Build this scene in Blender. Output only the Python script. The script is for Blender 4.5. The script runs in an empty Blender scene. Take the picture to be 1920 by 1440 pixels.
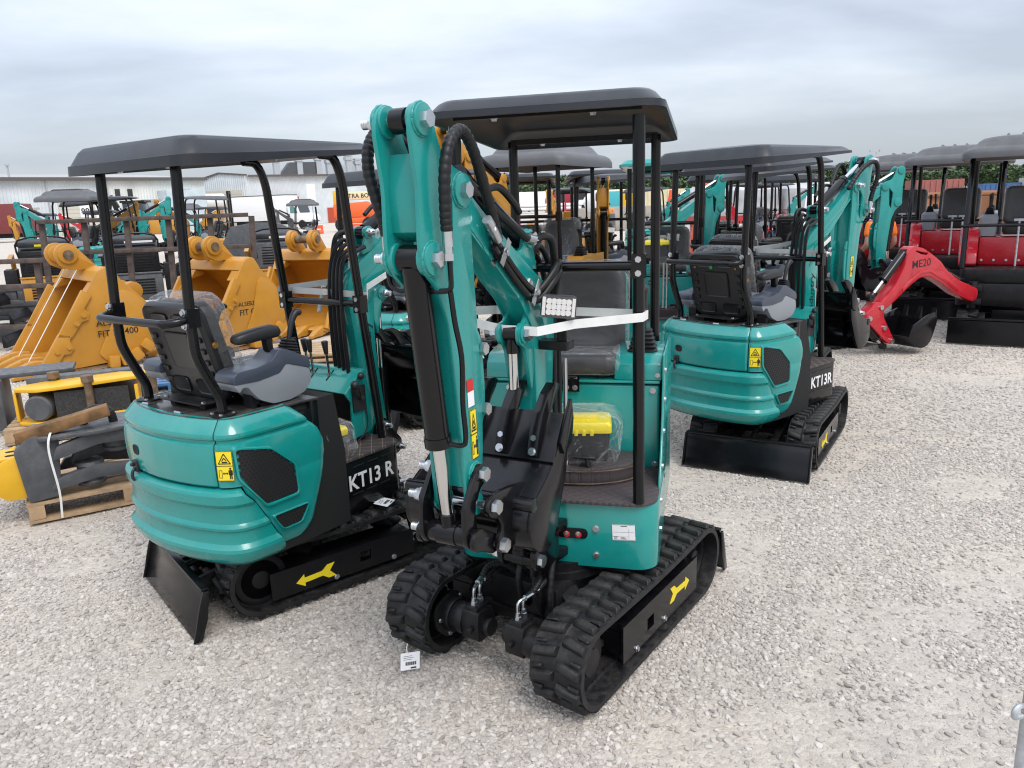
import bpy, bmesh, math, random
import numpy as np
from mathutils import Matrix, Vector, Euler
random.seed(7)
rng = np.random.default_rng(5)
SC = bpy.context.scene
COL = SC.collection
PI = math.pi
R = math.radians

# ---------------------------------------------------------------- camera
CAM_H = 1.9
cam_d = bpy.data.cameras.new('camera')
cam = bpy.data.objects.new('camera', cam_d)
COL.objects.link(cam)
cam_d.sensor_fit = 'HORIZONTAL'
cam_d.angle = 2 * math.atan(960 / 1442)
cam_d.clip_start = 0.05
cam_d.clip_end = 6000
def cam_rot(pitch, roll):
    return (Matrix.Rotation(R(90 - pitch), 3, 'X') @ Matrix.Rotation(R(roll), 3, 'Z'))
NEAR_ROT = cam_rot(13.17, -2.07)
cam.matrix_world = Matrix.Translation((0, 0, CAM_H)) @ NEAR_ROT.to_4x4()
SC.camera = cam
FAR = Matrix.Identity(4)

# ---------------------------------------------------------------- world: overcast sky
SUN_EL, SUN_AZ = 55, 150
w = bpy.data.worlds.new('World'); SC.world = w; w.use_nodes = True
nt = w.node_tree; nt.nodes.clear()
def N(t, x, **k):
    n = t.nodes.new(x)
    for a, b in k.items(): setattr(n, a, b)
    return n
out = N(nt, 'ShaderNodeOutputWorld'); bg = N(nt, 'ShaderNodeBackground')
sky = N(nt, 'ShaderNodeTexSky', sky_type='NISHITA', sun_disc=False)
sky.sun_elevation = R(SUN_EL); sky.sun_rotation = R(SUN_AZ); sky.dust_density = 3.0
tc = N(nt, 'ShaderNodeTexCoord'); sep = N(nt, 'ShaderNodeSeparateXYZ')
nt.links.new(tc.outputs['Generated'], sep.inputs[0])
zz = N(nt, 'ShaderNodeMath', operation='MAXIMUM'); zz.inputs[1].default_value = 0.0
nt.links.new(sep.outputs['Z'], zz.inputs[0])
zo = N(nt, 'ShaderNodeMath', operation='ADD'); zo.inputs[1].default_value = 0.15
nt.links.new(zz.outputs[0], zo.inputs[0])
dx = N(nt, 'ShaderNodeMath', operation='DIVIDE'); dy = N(nt, 'ShaderNodeMath', operation='DIVIDE')
for d, c in ((dx, 'X'), (dy, 'Y')):
    nt.links.new(sep.outputs[c], d.inputs[0]); nt.links.new(zo.outputs[0], d.inputs[1])
cmb = N(nt, 'ShaderNodeCombineXYZ')
nt.links.new(dx.outputs[0], cmb.inputs[0]); nt.links.new(dy.outputs[0], cmb.inputs[1])
def noise(scale, det, rough, off, dist=0.0):
    mp = N(nt, 'ShaderNodeMapping'); mp.inputs['Location'].default_value = off
    mp.inputs['Scale'].default_value = (0.8, 1.25, 1)
    nt.links.new(cmb.outputs[0], mp.inputs[0])
    n = N(nt, 'ShaderNodeTexNoise'); n.inputs['Scale'].default_value = scale
    n.inputs['Detail'].default_value = det; n.inputs['Roughness'].default_value = rough
    n.inputs['Distortion'].default_value = dist
    nt.links.new(mp.outputs[0], n.inputs['Vector']); return n
n1 = noise(0.50, 7, 0.50, (3.1, 1.4, 0), 0.3); n2 = noise(1.5, 6, 0.55, (7.7, 4.2, 2.0), 0.2)
mixn = N(nt, 'ShaderNodeMath', operation='MULTIPLY_ADD'); mixn.inputs[1].default_value = 0.30
nt.links.new(n2.outputs['Fac'], mixn.inputs[0]); nt.links.new(n1.outputs['Fac'], mixn.inputs[2])
rp = N(nt, 'ShaderNodeValToRGB'); e = rp.color_ramp.elements
e[0].position = 0.52; e[0].color = (0.44, 0.48, 0.555, 1)
e[1].position = 0.84; e[1].color = (0.82, 0.855, 0.91, 1)
el = rp.color_ramp.elements.new(0.66); el.color = (0.58, 0.63, 0.71, 1)
nt.links.new(mixn.outputs[0], rp.inputs[0])
sk = N(nt, 'ShaderNodeVectorMath', operation='SCALE'); sk.inputs['Scale'].default_value = 0.045
nt.links.new(sky.outputs[0], sk.inputs[0])
# pale band of distant air close to the horizon
hz = N(nt, 'ShaderNodeMapRange'); hz.inputs['From Min'].default_value = 0.0; hz.inputs['From Max'].default_value = 0.16
hz.inputs['To Min'].default_value = 0.72; hz.inputs['To Max'].default_value = 0.0
nt.links.new(zz.outputs[0], hz.inputs['Value'])
hm = N(nt, 'ShaderNodeMix', data_type='RGBA'); hm.inputs['B'].default_value = (0.66, 0.72, 0.80, 1)
nt.links.new(hz.outputs[0], hm.inputs['Factor']); nt.links.new(rp.outputs[0], hm.inputs['A'])
# standard overcast sky: three times brighter overhead than at the horizon
cie = N(nt, 'ShaderNodeMath', operation='MULTIPLY_ADD'); cie.inputs[1].default_value = 1.9; cie.inputs[2].default_value = 0.66
nt.links.new(zz.outputs[0], cie.inputs[0])
ov = N(nt, 'ShaderNodeVectorMath', operation='SCALE'); nt.links.new(hm.outputs['Result'], ov.inputs[0]); nt.links.new(cie.outputs[0], ov.inputs['Scale'])
ad = N(nt, 'ShaderNodeVectorMath', operation='ADD')
nt.links.new(ov.outputs[0], ad.inputs[0]); nt.links.new(sk.outputs[0], ad.inputs[1])
bg.inputs['Strength'].default_value = 0.80
nt.links.new(ad.outputs[0], bg.inputs['Color']); nt.links.new(bg.outputs[0], out.inputs[0])

# ---------------------------------------------------------------- sun behind the cloud
sd = bpy.data.lights.new('sun', 'SUN'); sun = bpy.data.objects.new('sun', sd); COL.objects.link(sun)
sd.energy = 1.3; sd.angle = R(25); sd.color = (1.0, 0.96, 0.90)
az = R(SUN_AZ)
sv = Vector((math.sin(az) * math.cos(R(SUN_EL)), math.cos(az) * math.cos(R(SUN_EL)), math.sin(R(SUN_EL))))
sun.rotation_euler = (-sv).to_track_quat('-Z', 'Y').to_euler()
sun.location = (0, 0, 40)
SC.view_settings.view_transform = 'Standard'; SC.view_settings.look = 'None'
SC.view_settings.gamma = 1; SC.view_settings.exposure = 0.42
SC.view_settings.use_curve_mapping = False
SC.render.engine = 'CYCLES'; SC.cycles.filter_width = 1.15

# ---------------------------------------------------------------- materials
MATS = {}
def mat(name, col, rough=0.5, metal=0.0, coat=0.0, var=0.0, vscale=6.0, bump=0.0, bscale=60.0, dust=0.0,
        emit=0.0, alpha=1.0, trans=0.0, spec=0.5, dustcol=(0.42, 0.38, 0.33)):
    if name in MATS: return MATS[name]
    m = bpy.data.materials.new(name); m.use_nodes = True; t = m.node_tree
    b = t.nodes['Principled BSDF']
    b.inputs['Base Color'].default_value = (*col, 1); b.inputs['Roughness'].default_value = rough
    b.inputs['Metallic'].default_value = metal; b.inputs['Coat Weight'].default_value = coat
    b.inputs['Coat Roughness'].default_value = 0.08; b.inputs['Specular IOR Level'].default_value = spec
    b.inputs['Alpha'].default_value = alpha; b.inputs['Transmission Weight'].default_value = trans
    if emit:
        b.inputs['Emission Color'].default_value = (*col, 1); b.inputs['Emission Strength'].default_value = emit
    tcn = N(t, 'ShaderNodeTexCoord'); L = t.links.new
    last = None
    if var or dust:
        n = N(t, 'ShaderNodeTexNoise'); n.inputs['Scale'].default_value = vscale; n.inputs['Detail'].default_value = 6
        L(tcn.outputs['Object'], n.inputs['Vector'])
        mr = N(t, 'ShaderNodeMapRange'); mr.inputs['From Min'].default_value = 0.3; mr.inputs['From Max'].default_value = 0.7
        mr.inputs['To Min'].default_value = 1 - var; mr.inputs['To Max'].default_value = 1 + var
        L(n.outputs['Fac'], mr.inputs['Value'])
        vm = N(t, 'ShaderNodeVectorMath', operation='SCALE'); vm.inputs[0].default_value = col
        L(mr.outputs[0], vm.inputs['Scale']); last = vm.outputs[0]
        rr = N(t, 'ShaderNodeMapRange'); rr.inputs['To Min'].default_value = max(0, rough - 0.09); rr.inputs['To Max'].default_value = min(1, rough + 0.12)
        L(n.outputs['Fac'], rr.inputs['Value']); L(rr.outputs[0], b.inputs['Roughness'])
        if dust:
            n2 = N(t, 'ShaderNodeTexNoise'); n2.inputs['Scale'].default_value = vscale * 2.3; n2.inputs['Detail'].default_value = 9; n2.inputs['Roughness'].default_value = 0.7
            L(tcn.outputs['Object'], n2.inputs['Vector'])
            g = N(t, 'ShaderNodeNewGeometry'); sp = N(t, 'ShaderNodeSeparateXYZ'); L(g.outputs['Normal'], sp.inputs[0])
            up = N(t, 'ShaderNodeMapRange'); up.inputs['From Min'].default_value = -0.2; up.inputs['From Max'].default_value = 1
            up.inputs['To Min'].default_value = 0.15; up.inputs['To Max'].default_value = 1.0
            L(sp.outputs['Z'], up.inputs['Value'])
            dm = N(t, 'ShaderNodeMapRange'); dm.inputs['From Min'].default_value = 0.42; dm.inputs['From Max'].default_value = 0.75
            dm.inputs['To Max'].default_value = dust
            L(n2.outputs['Fac'], dm.inputs['Value'])
            mu = N(t, 'ShaderNodeMath', operation='MULTIPLY'); L(dm.outputs[0], mu.inputs[0]); L(up.outputs[0], mu.inputs[1])
            mx = N(t, 'ShaderNodeMix', data_type='RGBA'); mx.inputs['B'].default_value = (*dustcol, 1)
            L(mu.outputs[0], mx.inputs['Factor']); L(last, mx.inputs['A']); last = mx.outputs['Result']
        L(last, b.inputs['Base Color'])
    if bump:
        nb = N(t, 'ShaderNodeTexNoise'); nb.inputs['Scale'].default_value = bscale; nb.inputs['Detail'].default_value = 5
        L(tcn.outputs['Object'], nb.inputs['Vector'])
        bp = N(t, 'ShaderNodeBump'); bp.inputs['Strength'].default_value = bump; bp.inputs['Distance'].default_value = 0.01
        L(nb.outputs['Fac'], bp.inputs['Height']); L(bp.outputs[0], b.inputs['Normal'])
    MATS[name] = m
    return m
TEAL = mat('teal_paint', (0.006, 0.25, 0.228), 0.17, coat=0.4, var=0.06, dust=0.12, bump=0.02, bscale=9)
TEALC = mat('teal_cast_paint', (0.006, 0.24, 0.218), 0.26, coat=0.3, var=0.06, dust=0.06, bump=0.05, bscale=28)
BLK = mat('black_gloss_paint', (0.0045, 0.0045, 0.006), 0.17, coat=0.0, spec=0.34, var=0.15, dust=0.02, bump=0.01, bscale=12)
BLKS = mat('black_satin_paint', (0.007, 0.007, 0.0085), 0.36, spec=0.28, var=0.2, dust=0.07)
DECK = mat('deck_paint', (0.032, 0.028, 0.028), 0.28, coat=0.2, var=0.15, dust=0.25)
RUB = mat('track_rubber', (0.011, 0.011, 0.0125), 0.48, spec=0.3, var=0.25, vscale=9, dust=0.12, bump=0.12, bscale=120)
HOSE = mat('hose_rubber', (0.008, 0.008, 0.0095), 0.42, spec=0.32, var=0.2, dust=0.04)
PLAS = mat('canopy_plastic', (0.016, 0.0175, 0.022), 0.30, spec=0.42, var=0.12, vscale=3, dust=0.04, bump=0.02, bscale=200)
PLASG = mat('grey_canopy_plastic', (0.085, 0.086, 0.092), 0.5, var=0.1, vscale=3, dust=0.12, bump=0.05, bscale=300)
CHR = mat('chrome_rod', (0.62, 0.62, 0.62), 0.14, metal=1.0)
ZINC = mat('zinc_bolt', (0.56, 0.58, 0.60), 0.27, metal=1.0, var=0.1)
BRASS = mat('brass', (0.55, 0.33, 0.14), 0.35, metal=1.0)
GALV = mat('galvanised_steel', (0.46, 0.48, 0.50), 0.5, metal=0.6, var=0.25, vscale=25)
SEAT = mat('seat_vinyl', (0.022, 0.022, 0.024), 0.42, var=0.2, bump=0.05, bscale=40)
SHELL = mat('seat_shell', (0.010, 0.010, 0.012), 0.3, var=0.1)
CONG = mat('console_grey', (0.235, 0.25, 0.275), 0.42, var=0.04)
COND = mat('console_slate', (0.055, 0.066, 0.092), 0.3, var=0.04)
BLKP = mat('black_plastic', (0.015, 0.015, 0.017), 0.45, var=0.1)
WHT = mat('white_paint', (0.78, 0.78, 0.78), 0.45, var=0.03)
PAPER = mat('label_paper', (0.76, 0.77, 0.78), 0.6)
INK = mat('black_ink', (0.012, 0.012, 0.012), 0.6)
YST = mat('yellow_sticker', (0.80, 0.62, 0.015), 0.4)
REDST = mat('red_sticker', (0.55, 0.015, 0.015), 0.4)
STRAP = mat('white_strap', (0.70, 0.71, 0.69), 0.65, var=0.06, vscale=20, bump=0.15, bscale=300)
YEL = mat('digger_yellow', (0.47, 0.215, 0.020), 0.38, coat=0.08, var=0.09, vscale=3, dust=0.18, bump=0.03, bscale=14)
YELB = mat('bright_yellow_paint', (0.72, 0.40, 0.012), 0.4, var=0.08, dust=0.15)
YTB = mat('yellow_lid', (0.82, 0.66, 0.01), 0.35, coat=0.2)
RED = mat('red_paint', (0.46, 0.010, 0.022), 0.25, coat=0.35, var=0.05, dust=0.08)
ORG = mat('orange_plastic', (0.80, 0.09, 0.02), 0.5, var=0.06)
ORGS = mat('safety_orange_cloth', (0.95, 0.20, 0.02), 0.8)
RUST = mat('rusty_steel', (0.075, 0.055, 0.047), 0.75, var=0.5, vscale=8, bump=0.1, bscale=40)
DGREY = mat('dark_grey_paint', (0.068, 0.072, 0.080), 0.5, var=0.2, dust=0.35, vscale=8, bump=0.05, bscale=30)
WOOD = mat('pallet_wood', (0.40, 0.27, 0.155), 0.8, var=0.3, vscale=9, bump=0.15, bscale=50, dust=0.2)
BLUEP = mat('blue_paint', (0.035, 0.14, 0.30), 0.55, var=0.2, dust=0.3)
DIRTY = mat('dirty_steel', (0.16, 0.11, 0.07), 0.55, metal=0.4, var=0.5, vscale=14)
SKIN = mat('skin', (0.42, 0.24, 0.17), 0.55)
DARKHOLE = mat('dark_inside', (0.006, 0.006, 0.006), 0.8)
GLASSD = mat('dark_glass', (0.02, 0.025, 0.03), 0.05, spec=0.8)

# woven/quilted floor mat
def mat_quilt(name, col, stitch, scale, line):
    m = bpy.data.materials.new(name); m.use_nodes = True; t = m.node_tree; b = t.nodes['Principled BSDF']; L = t.links.new
    tcn = N(t, 'ShaderNodeTexCoord'); mp = N(t, 'ShaderNodeMapping'); mp.inputs['Rotation'].default_value = (0, 0, R(45))
    mp.inputs['Scale'].default_value = (scale, scale, 0.0)
    L(tcn.outputs['Object'], mp.inputs[0])
    sp = N(t, 'ShaderNodeSeparateXYZ'); L(mp.outputs[0], sp.inputs[0])
    ds = []
    for c in ('X', 'Y'):
        fr = N(t, 'ShaderNodeMath', operation='FRACT'); L(sp.outputs[c], fr.inputs[0])
        s1 = N(t, 'ShaderNodeMath', operation='SUBTRACT'); s1.inputs[1].default_value = 0.5; L(fr.outputs[0], s1.inputs[0])
        ab = N(t, 'ShaderNodeMath', operation='ABSOLUTE'); L(s1.outputs[0], ab.inputs[0])
        ds.append(ab)
    mxx = N(t, 'ShaderNodeMath', operation='MAXIMUM'); L(ds[0].outputs[0], mxx.inputs[0]); L(ds[1].outputs[0], mxx.inputs[1])
    th = N(t, 'ShaderNodeMath', operation='GREATER_THAN'); th.inputs[1].default_value = 0.5 - line; L(mxx.outputs[0], th.inputs[0])
    wv = N(t, 'ShaderNodeTexChecker'); wv.inputs['Scale'].default_value = 9.0; L(mp.outputs[0], wv.inputs['Vector'])
    dash = N(t, 'ShaderNodeMath', operation='MULTIPLY'); L(th.outputs[0], dash.inputs[0]); L(wv.outputs['Fac'], dash.inputs[1])
    mx = N(t, 'ShaderNodeMix', data_type='RGBA'); mx.inputs['A'].default_value = (*col, 1); mx.inputs['B'].default_value = (*stitch, 1)
    L(dash.outputs[0], mx.inputs['Factor']); L(mx.outputs['Result'], b.inputs['Base Color'])
    inv = N(t, 'ShaderNodeMapRange'); inv.inputs['From Min'].default_value = 0.3; inv.inputs['From Max'].default_value = 0.5
    inv.inputs['To Min'].default_value = 1; inv.inputs['To Max'].default_value = 0; L(mxx.outputs[0], inv.inputs['Value'])
    bp = N(t, 'ShaderNodeBump'); bp.inputs['Strength'].default_value = 0.6; bp.inputs['Distance'].default_value = 0.004
    L(inv.outputs[0], bp.inputs['Height']); L(bp.outputs[0], b.inputs['Normal'])
    b.inputs['Roughness'].default_value = 0.62
    MATS[name] = m; return m
QUILT = mat_quilt('quilted_mat', (0.050, 0.040, 0.040), (0.30, 0.22, 0.15), 17.0, 0.035)
QUILTF = mat_quilt('woven_mat', (0.058, 0.046, 0.048), (0.050, 0.039, 0.040), 26.0, 0.06)
# thin clear plastic film
def mat_film(name, op, tint=(0.8, 0.82, 0.84), nsc=11, bd=0.012, mxr=0.20, det=2):
    m = bpy.data.materials.new(name); m.use_nodes = True; t = m.node_tree; L = t.links.new
    t.nodes.clear(); o = N(t, 'ShaderNodeOutputMaterial'); tr = N(t, 'ShaderNodeBsdfTransparent'); gl = N(t, 'ShaderNodeBsdfPrincipled')
    gl.inputs['Base Color'].default_value = (*tint, 1); gl.inputs['Roughness'].default_value = 0.12
    tcn = N(t, 'ShaderNodeTexCoord'); n = N(t, 'ShaderNodeTexNoise'); n.inputs['Scale'].default_value = nsc; n.inputs['Detail'].default_value = det
    n.inputs['Distortion'].default_value = 1.2
    L(tcn.outputs['Object'], n.inputs['Vector'])
    bp = N(t, 'ShaderNodeBump'); bp.inputs['Strength'].default_value = 1.0; bp.inputs['Distance'].default_value = bd
    L(n.outputs['Fac'], bp.inputs['Height']); L(bp.outputs[0], gl.inputs['Normal'])
    fr = N(t, 'ShaderNodeFresnel'); fr.inputs['IOR'].default_value = 1.45; L(bp.outputs[0], fr.inputs['Normal'])
    ad = N(t, 'ShaderNodeMath', operation='ADD'); ad.inputs[1].default_value = op; L(fr.outputs[0], ad.inputs[0])
    mn = N(t, 'ShaderNodeMath', operation='MINIMUM'); mn.inputs[1].default_value = op + mxr; L(ad.outputs[0], mn.inputs[0])
    mx = N(t, 'ShaderNodeMixShader'); L(mn.outputs[0], mx.inputs[0]); L(tr.outputs[0], mx.inputs[1]); L(gl.outputs[0], mx.inputs[2])
    L(mx.outputs[0], o.inputs[0]); MATS[name] = m; return m
FILM = mat_film('clear_film', 0.0, nsc=12, bd=0.03)
FILMW = mat_film('crumpled_film', 0.02, nsc=7, bd=0.06, mxr=0.34, det=4)
GLASSC = mat_film('clear_lens', 0.0, bd=0.0)

# ---------------------------------------------------------------- mesh builder
class MB:
    def __init__(s): s.v = []; s.f = []; s.m = []; s.mi = 0
    def _add(s, vs, fs):
        o = len(s.v); s.v += [tuple(p) for p in vs]
        for f in fs: s.f.append([i + o for i in f]); s.m.append(s.mi)
        return s
    def box(s, c, d, rot=None):
        M = Matrix(rot.to_3x3() if rot is not None else Matrix.Identity(3)); c = Vector(c)
        vs = [c + M @ Vector((x * d[0] / 2, y * d[1] / 2, z * d[2] / 2)) for x in (-1, 1) for y in (-1, 1) for z in (-1, 1)]
        return s._add(vs, [(0, 1, 3, 2), (4, 6, 7, 5), (0, 4, 5, 1), (2, 3, 7, 6), (0, 2, 6, 4), (1, 5, 7, 3)])
    def bx(s, x0, x1, y0, y1, z0, z1):
        return s.box(((x0 + x1) / 2, (y0 + y1) / 2, (z0 + z1) / 2), (abs(x1 - x0), abs(y1 - y0), abs(z1 - z0)))
    def rings(s, rs, caps=True, close=True):
        n = len(rs[0]); fs = []
        for i in range(len(rs) - 1):
            for j in range(n if close else n - 1):
                k = (j + 1) % n
                fs.append((i * n + j, i * n + k, (i + 1) * n + k, (i + 1) * n + j))
        if caps and close:
            fs.append(tuple(range(n))[::-1]); fs.append(tuple((len(rs) - 1) * n + j for j in range(n)))
        return s._add([p for r in rs for p in r], fs)
    def cyl(s, a, b, r, r2=None, n=16):
        a = Vector(a); b = Vector(b); r2 = r if r2 is None else r2
        d = (b - a).normalized(); u = d.orthogonal().normalized(); w2 = d.cross(u)
        cs = [(math.cos(2 * PI * i / n), math.sin(2 * PI * i / n)) for i in range(n)]
        return s.rings([[a + (u * c + w2 * q) * r for c, q in cs], [b + (u * c + w2 * q) * r2 for c, q in cs]])
    def tube(s, pts, r, n=10, sm=0, r2=None, close=False):
        P = [Vector(p) for p in pts]
        if sm: P = catmull(P, sm)
        m = len(P); rs = []; u = None
        for i in range(m):
            d = (P[min(i + 1, m - 1)] - P[max(i - 1, 0)]).normalized()
            if u is None: u = d.orthogonal().normalized()
            u = (u - d * u.dot(d)).normalized(); w2 = d.cross(u)
            rr = r(i / (m - 1)) if callable(r) else (r if r2 is None else r + (r2 - r) * i / (m - 1))
            rs.append([P[i] + (u * math.cos(2 * PI * j / n) + w2 * math.sin(2 * PI * j / n)) * rr for j in range(n)])
        return s.rings(rs)
    def prism(s, poly, a, b, ax='y'):
        def mk(p, t): return {'y': (p[0], t, p[1]), 'z': (p[0], p[1], t), 'x': (t, p[0], p[1])}[ax]
        n = len(poly)
        ar = sum(poly[i][0] * poly[(i + 1) % n][1] - poly[(i + 1) % n][0] * poly[i][1] for i in range(n))
        if (ar < 0) != (ax == 'y'): poly = poly[::-1]
        vs = [mk(p, min(a, b)) for p in poly] + [mk(p, max(a, b)) for p in poly]
        fs = [tuple(range(n))[::-1], tuple(range(n, 2 * n))] + [(i, (i + 1) % n, n + (i + 1) % n, n + i) for i in range(n)]
        return s._add(vs, fs)
    def lathe(s, prof, a, d, n=20):
        a = Vector(a); d = Vector(d).normalized(); u = d.orthogonal().normalized(); w2 = d.cross(u)
        return s.rings([[a + d * h + (u * math.cos(2 * PI * j / n) + w2 * math.sin(2 * PI * j / n)) * max(r, 1e-4) for j in range(n)] for r, h in prof])
    def sph(s, c, r, n=12, m=8, sc=(1, 1, 1)):
        c = Vector(c)
        return s.rings([[c + Vector((math.sin(PI * i / m) * math.cos(2 * PI * j / n) * r * sc[0], math.sin(PI * i / m) * math.sin(2 * PI * j / n) * r * sc[1], -math.cos(PI * i / m) * r * sc[2])) for j in range(n)] for i in (x if 0 < x < m else (0.02 if x == 0 else m - 0.02) for x in range(m + 1))])
    def quad(s, *p): return s._add(p, [tuple(range(len(p)))])
    def grid(s, rows, flip=False):
        n = len(rows[0]); fs = []
        for i in range(len(rows) - 1):
            for j in range(n - 1):
                f = (i * n + j, i * n + j + 1, (i + 1) * n + j + 1, (i + 1) * n + j); fs.append(f[::-1] if flip else f)
        return s._add([p for r in rows for p in r], fs)
    def join(s, o, M=None, mi=None):
        off = len(s.v); s.v += [tuple(M @ Vector(p)) if M is not None else p for p in o.v]
        s.f += [[i + off for i in f] for f in o.f]; s.m += [(x if mi is None else mi) for x in o.m]; return s
    def tf(s, M): s.v = [tuple(M @ Vector(p)) for p in s.v]; return s
def catmull(P, k):
    P = [Vector(p) for p in P]; o = []
    Q = [P[0] * 2 - P[1]] + P + [P[-1] * 2 - P[-2]]
    for i in range(1, len(Q) - 2):
        for j in range(k):
            t = j / k; a, b, c, d = Q[i - 1], Q[i], Q[i + 1], Q[i + 2]
            o.append(0.5 * ((2 * b) + (c - a) * t + (2 * a - 5 * b + 4 * c - d) * t * t + (3 * b - a - 3 * c + d) * t ** 3))
    o.append(P[-1]); return o
def rrect(x0, x1, y0, y1, r, k=4):
    o = []
    for cx, cy, a in ((x1 - r, y1 - r, 0), (x0 + r, y1 - r, 90), (x0 + r, y0 + r, 180), (x1 - r, y0 + r, 270)):
        for i in range(k + 1):
            t = R(a + 90 * i / k); o.append((cx + r * math.cos(t), cy + r * math.sin(t)))
    return o
def rpoly(poly, r, k=3):
    o = []; n = len(poly)
    for i in range(n):
        p = Vector(poly[i]); a = Vector(poly[i - 1]); b = Vector(poly[(i + 1) % n])
        la = (a - p).length; lb = (b - p).length; rr = min(r, la * 0.45, lb * 0.45)
        s = p + (a - p).normalized() * rr; e2 = p + (b - p).normalized() * rr
        for j in range(k + 1):
            t = j / k; q = s * (1 - t) ** 2 + p * 2 * t * (1 - t) + e2 * t * t; o.append((q[0], q[1]))
    return o
def mesh_from(mb, name, bevel=0, seg=2, ang=35):
    me = bpy.data.meshes.new(name)
    me.from_pydata(mb.v, [], mb.f)
    if any(mb.m): me.polygons.foreach_set('material_index', mb.m)
    bm = bmesh.new(); bm.from_mesh(me)
    bmesh.ops.recalc_face_normals(bm, faces=bm.faces)
    if bevel:
        es = [e for e in bm.edges if len(e.link_faces) == 2 and e.calc_face_angle(0) > R(30)]
        bmesh.ops.bevel(bm, geom=es, offset=bevel, segments=seg, profile=0.5, affect='EDGES', clamp_overlap=True)
    bm.to_mesh(me); bm.free()
    me.polygons.foreach_set('use_smooth', [True] * len(me.polygons))
    me.set_sharp_from_angle(angle=R(ang))
    return me
CACHE = {}
def part(name, src, m, parent=None, M=None, bevel=0, seg=2, key=None, ang=35, label=None, stuff=False):
    """one mesh object; src is an MB, or a function that makes one (then the mesh is shared under key)"""
    if key is not None and key in CACHE: me = CACHE[key]
    else:
        me = mesh_from(src() if callable(src) else src, name, bevel, seg, ang)
        ms = m if isinstance(m, (list, tuple)) else [m]
        for q in ms: me.materials.append(q)
        if key is not None: CACHE[key] = me
    o = bpy.data.objects.new(name, me); COL.objects.link(o)
    ms = m if isinstance(m, (list, tuple)) else [m]
    for i, q in enumerate(ms):
        if me.materials[i] != q:
            o.material_slots[i].link = 'OBJECT'; o.material_slots[i].material = q
    if parent is not None: o.parent = parent
    if M is not None: o.matrix_local = M
    if label: o['label'] = label
    if stuff: o['kind'] = 'stuff'
    return o
def thing(name, label, cat, M=None, group=None, parent=None):
    o = bpy.data.objects.new(name, None); COL.objects.link(o); o.empty_display_size = 0.2
    if M is not None: o.matrix_world = M
    return tag(o, label, cat, group)
def tag(o, label, cat, group=None):
    o['label'] = label; o['category'] = cat
    if group: o['group'] = group
    return o
def TR(x, y, z=0, rz=0): return Matrix.Translation((x, y, z)) @ Matrix.Rotation(R(rz), 4, 'Z')
def far(x, y, rz=0, z=0): return FAR @ TR(x, y, z, rz)
TXT = {}
def text_mb(s, size=0.1, off=0.0, shear=0.0, align='LEFT', sx=1.0):
    """flat letters in the local XY plane"""
    k = (s, off, shear, align)
    if k not in TXT:
        c = bpy.data.curves.new('t', 'FONT'); c.body = s; c.size = 1; c.offset = off; c.shear = shear; c.align_x = align; c.extrude = 0.004
        c.resolution_u = 3
        o = bpy.data.objects.new('t', c); COL.objects.link(o)
        dg = bpy.context.evaluated_depsgraph_get(); me = o.evaluated_get(dg).to_mesh()
        TXT[k] = ([tuple(v.co) for v in me.vertices], [list(p.vertices) for p in me.polygons])
        o.evaluated_get(dg).to_mesh_clear(); bpy.data.objects.remove(o); bpy.data.curves.remove(c)
    v, f = TXT[k]; mb = MB()
    mb._add([(p[0] * size * sx, p[1] * size, p[2] * size * 0.3) for p in v], f); return mb
def face(o, xdir, up):
    """matrix that lays local XY on a plane with origin o, X along xdir, Y along up"""
    x = Vector(xdir).normalized(); u = Vector(up); u = (u - x * u.dot(x)).normalized(); n = x.cross(u)
    return Matrix(((x[0], u[0], n[0], o[0]), (x[1], u[1], n[1], o[1]), (x[2], u[2], n[2], o[2]), (0, 0, 0, 1)))
def bolt_mb():
    b = MB(); b.lathe([(0.0, 0), (1.3, 0), (1.3, 0.18)], (0, 0, 0), (0, 0, 1), 14)
    b.cyl((0, 0, 0.16), (0, 0, 0.85), 1.0, 0.97, 6); return b
def bolt(parent, p, d, r=0.01, m=None, name='bolt'):
    q = Vector(d).to_track_quat('Z', 'Y').to_matrix().to_4x4()
    return part(name, bolt_mb, m or ZINC, parent, Matrix.Translation(p) @ q @ Matrix.Diagonal((r, r, r, 1)), key='bolt')
# ---------------------------------------------------------------- ground
def gz(x, y): return 0.0
xs = np.concatenate([-np.geomspace(1500, 8, 26), np.linspace(-7, 7, 15), np.geomspace(8, 1500, 26)])
ys = np.concatenate([[-300, -60, -20, -8], np.linspace(-4, 40, 45), np.geomspace(44, 2500, 26)])
rows = [[(x, y, gz(x, y) - 0.012) for x in xs] for y in ys]
gm = bpy.data.materials.new('gravel_ground'); gm.use_nodes = True; t = gm.node_tree; b = t.nodes['Principled BSDF']; L = t.links.new
tcn = N(t, 'ShaderNodeTexCoord')
def nz(sc, det=6, ro=0.6):
    n = N(t, 'ShaderNodeTexNoise'); n.inputs['Scale'].default_value = sc; n.inputs['Detail'].default_value = det; n.inputs['Roughness'].default_value = ro
    L(tcn.outputs['Object'], n.inputs['Vector']); return n
vo = N(t, 'ShaderNodeTexVoronoi'); vo.inputs['Scale'].default_value = 42; L(tcn.outputs['Object'], vo.inputs['Vector'])
vo2 = N(t, 'ShaderNodeTexVoronoi'); vo2.inputs['Scale'].default_value = 95; L(tcn.outputs['Object'], vo2.inputs['Vector'])
big = nz(0.55, 5); fine = nz(160, 4); mid = nz(5, 6)
cr = N(t, 'ShaderNodeValToRGB'); e = cr.color_ramp.elements
e[0].position = 0.36; e[0].color = (0.52, 0.475, 0.425, 1); e[1].position = 0.64; e[1].color = (0.58, 0.515, 0.44, 1)
L(big.outputs['Fac'], cr.inputs[0])
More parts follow.
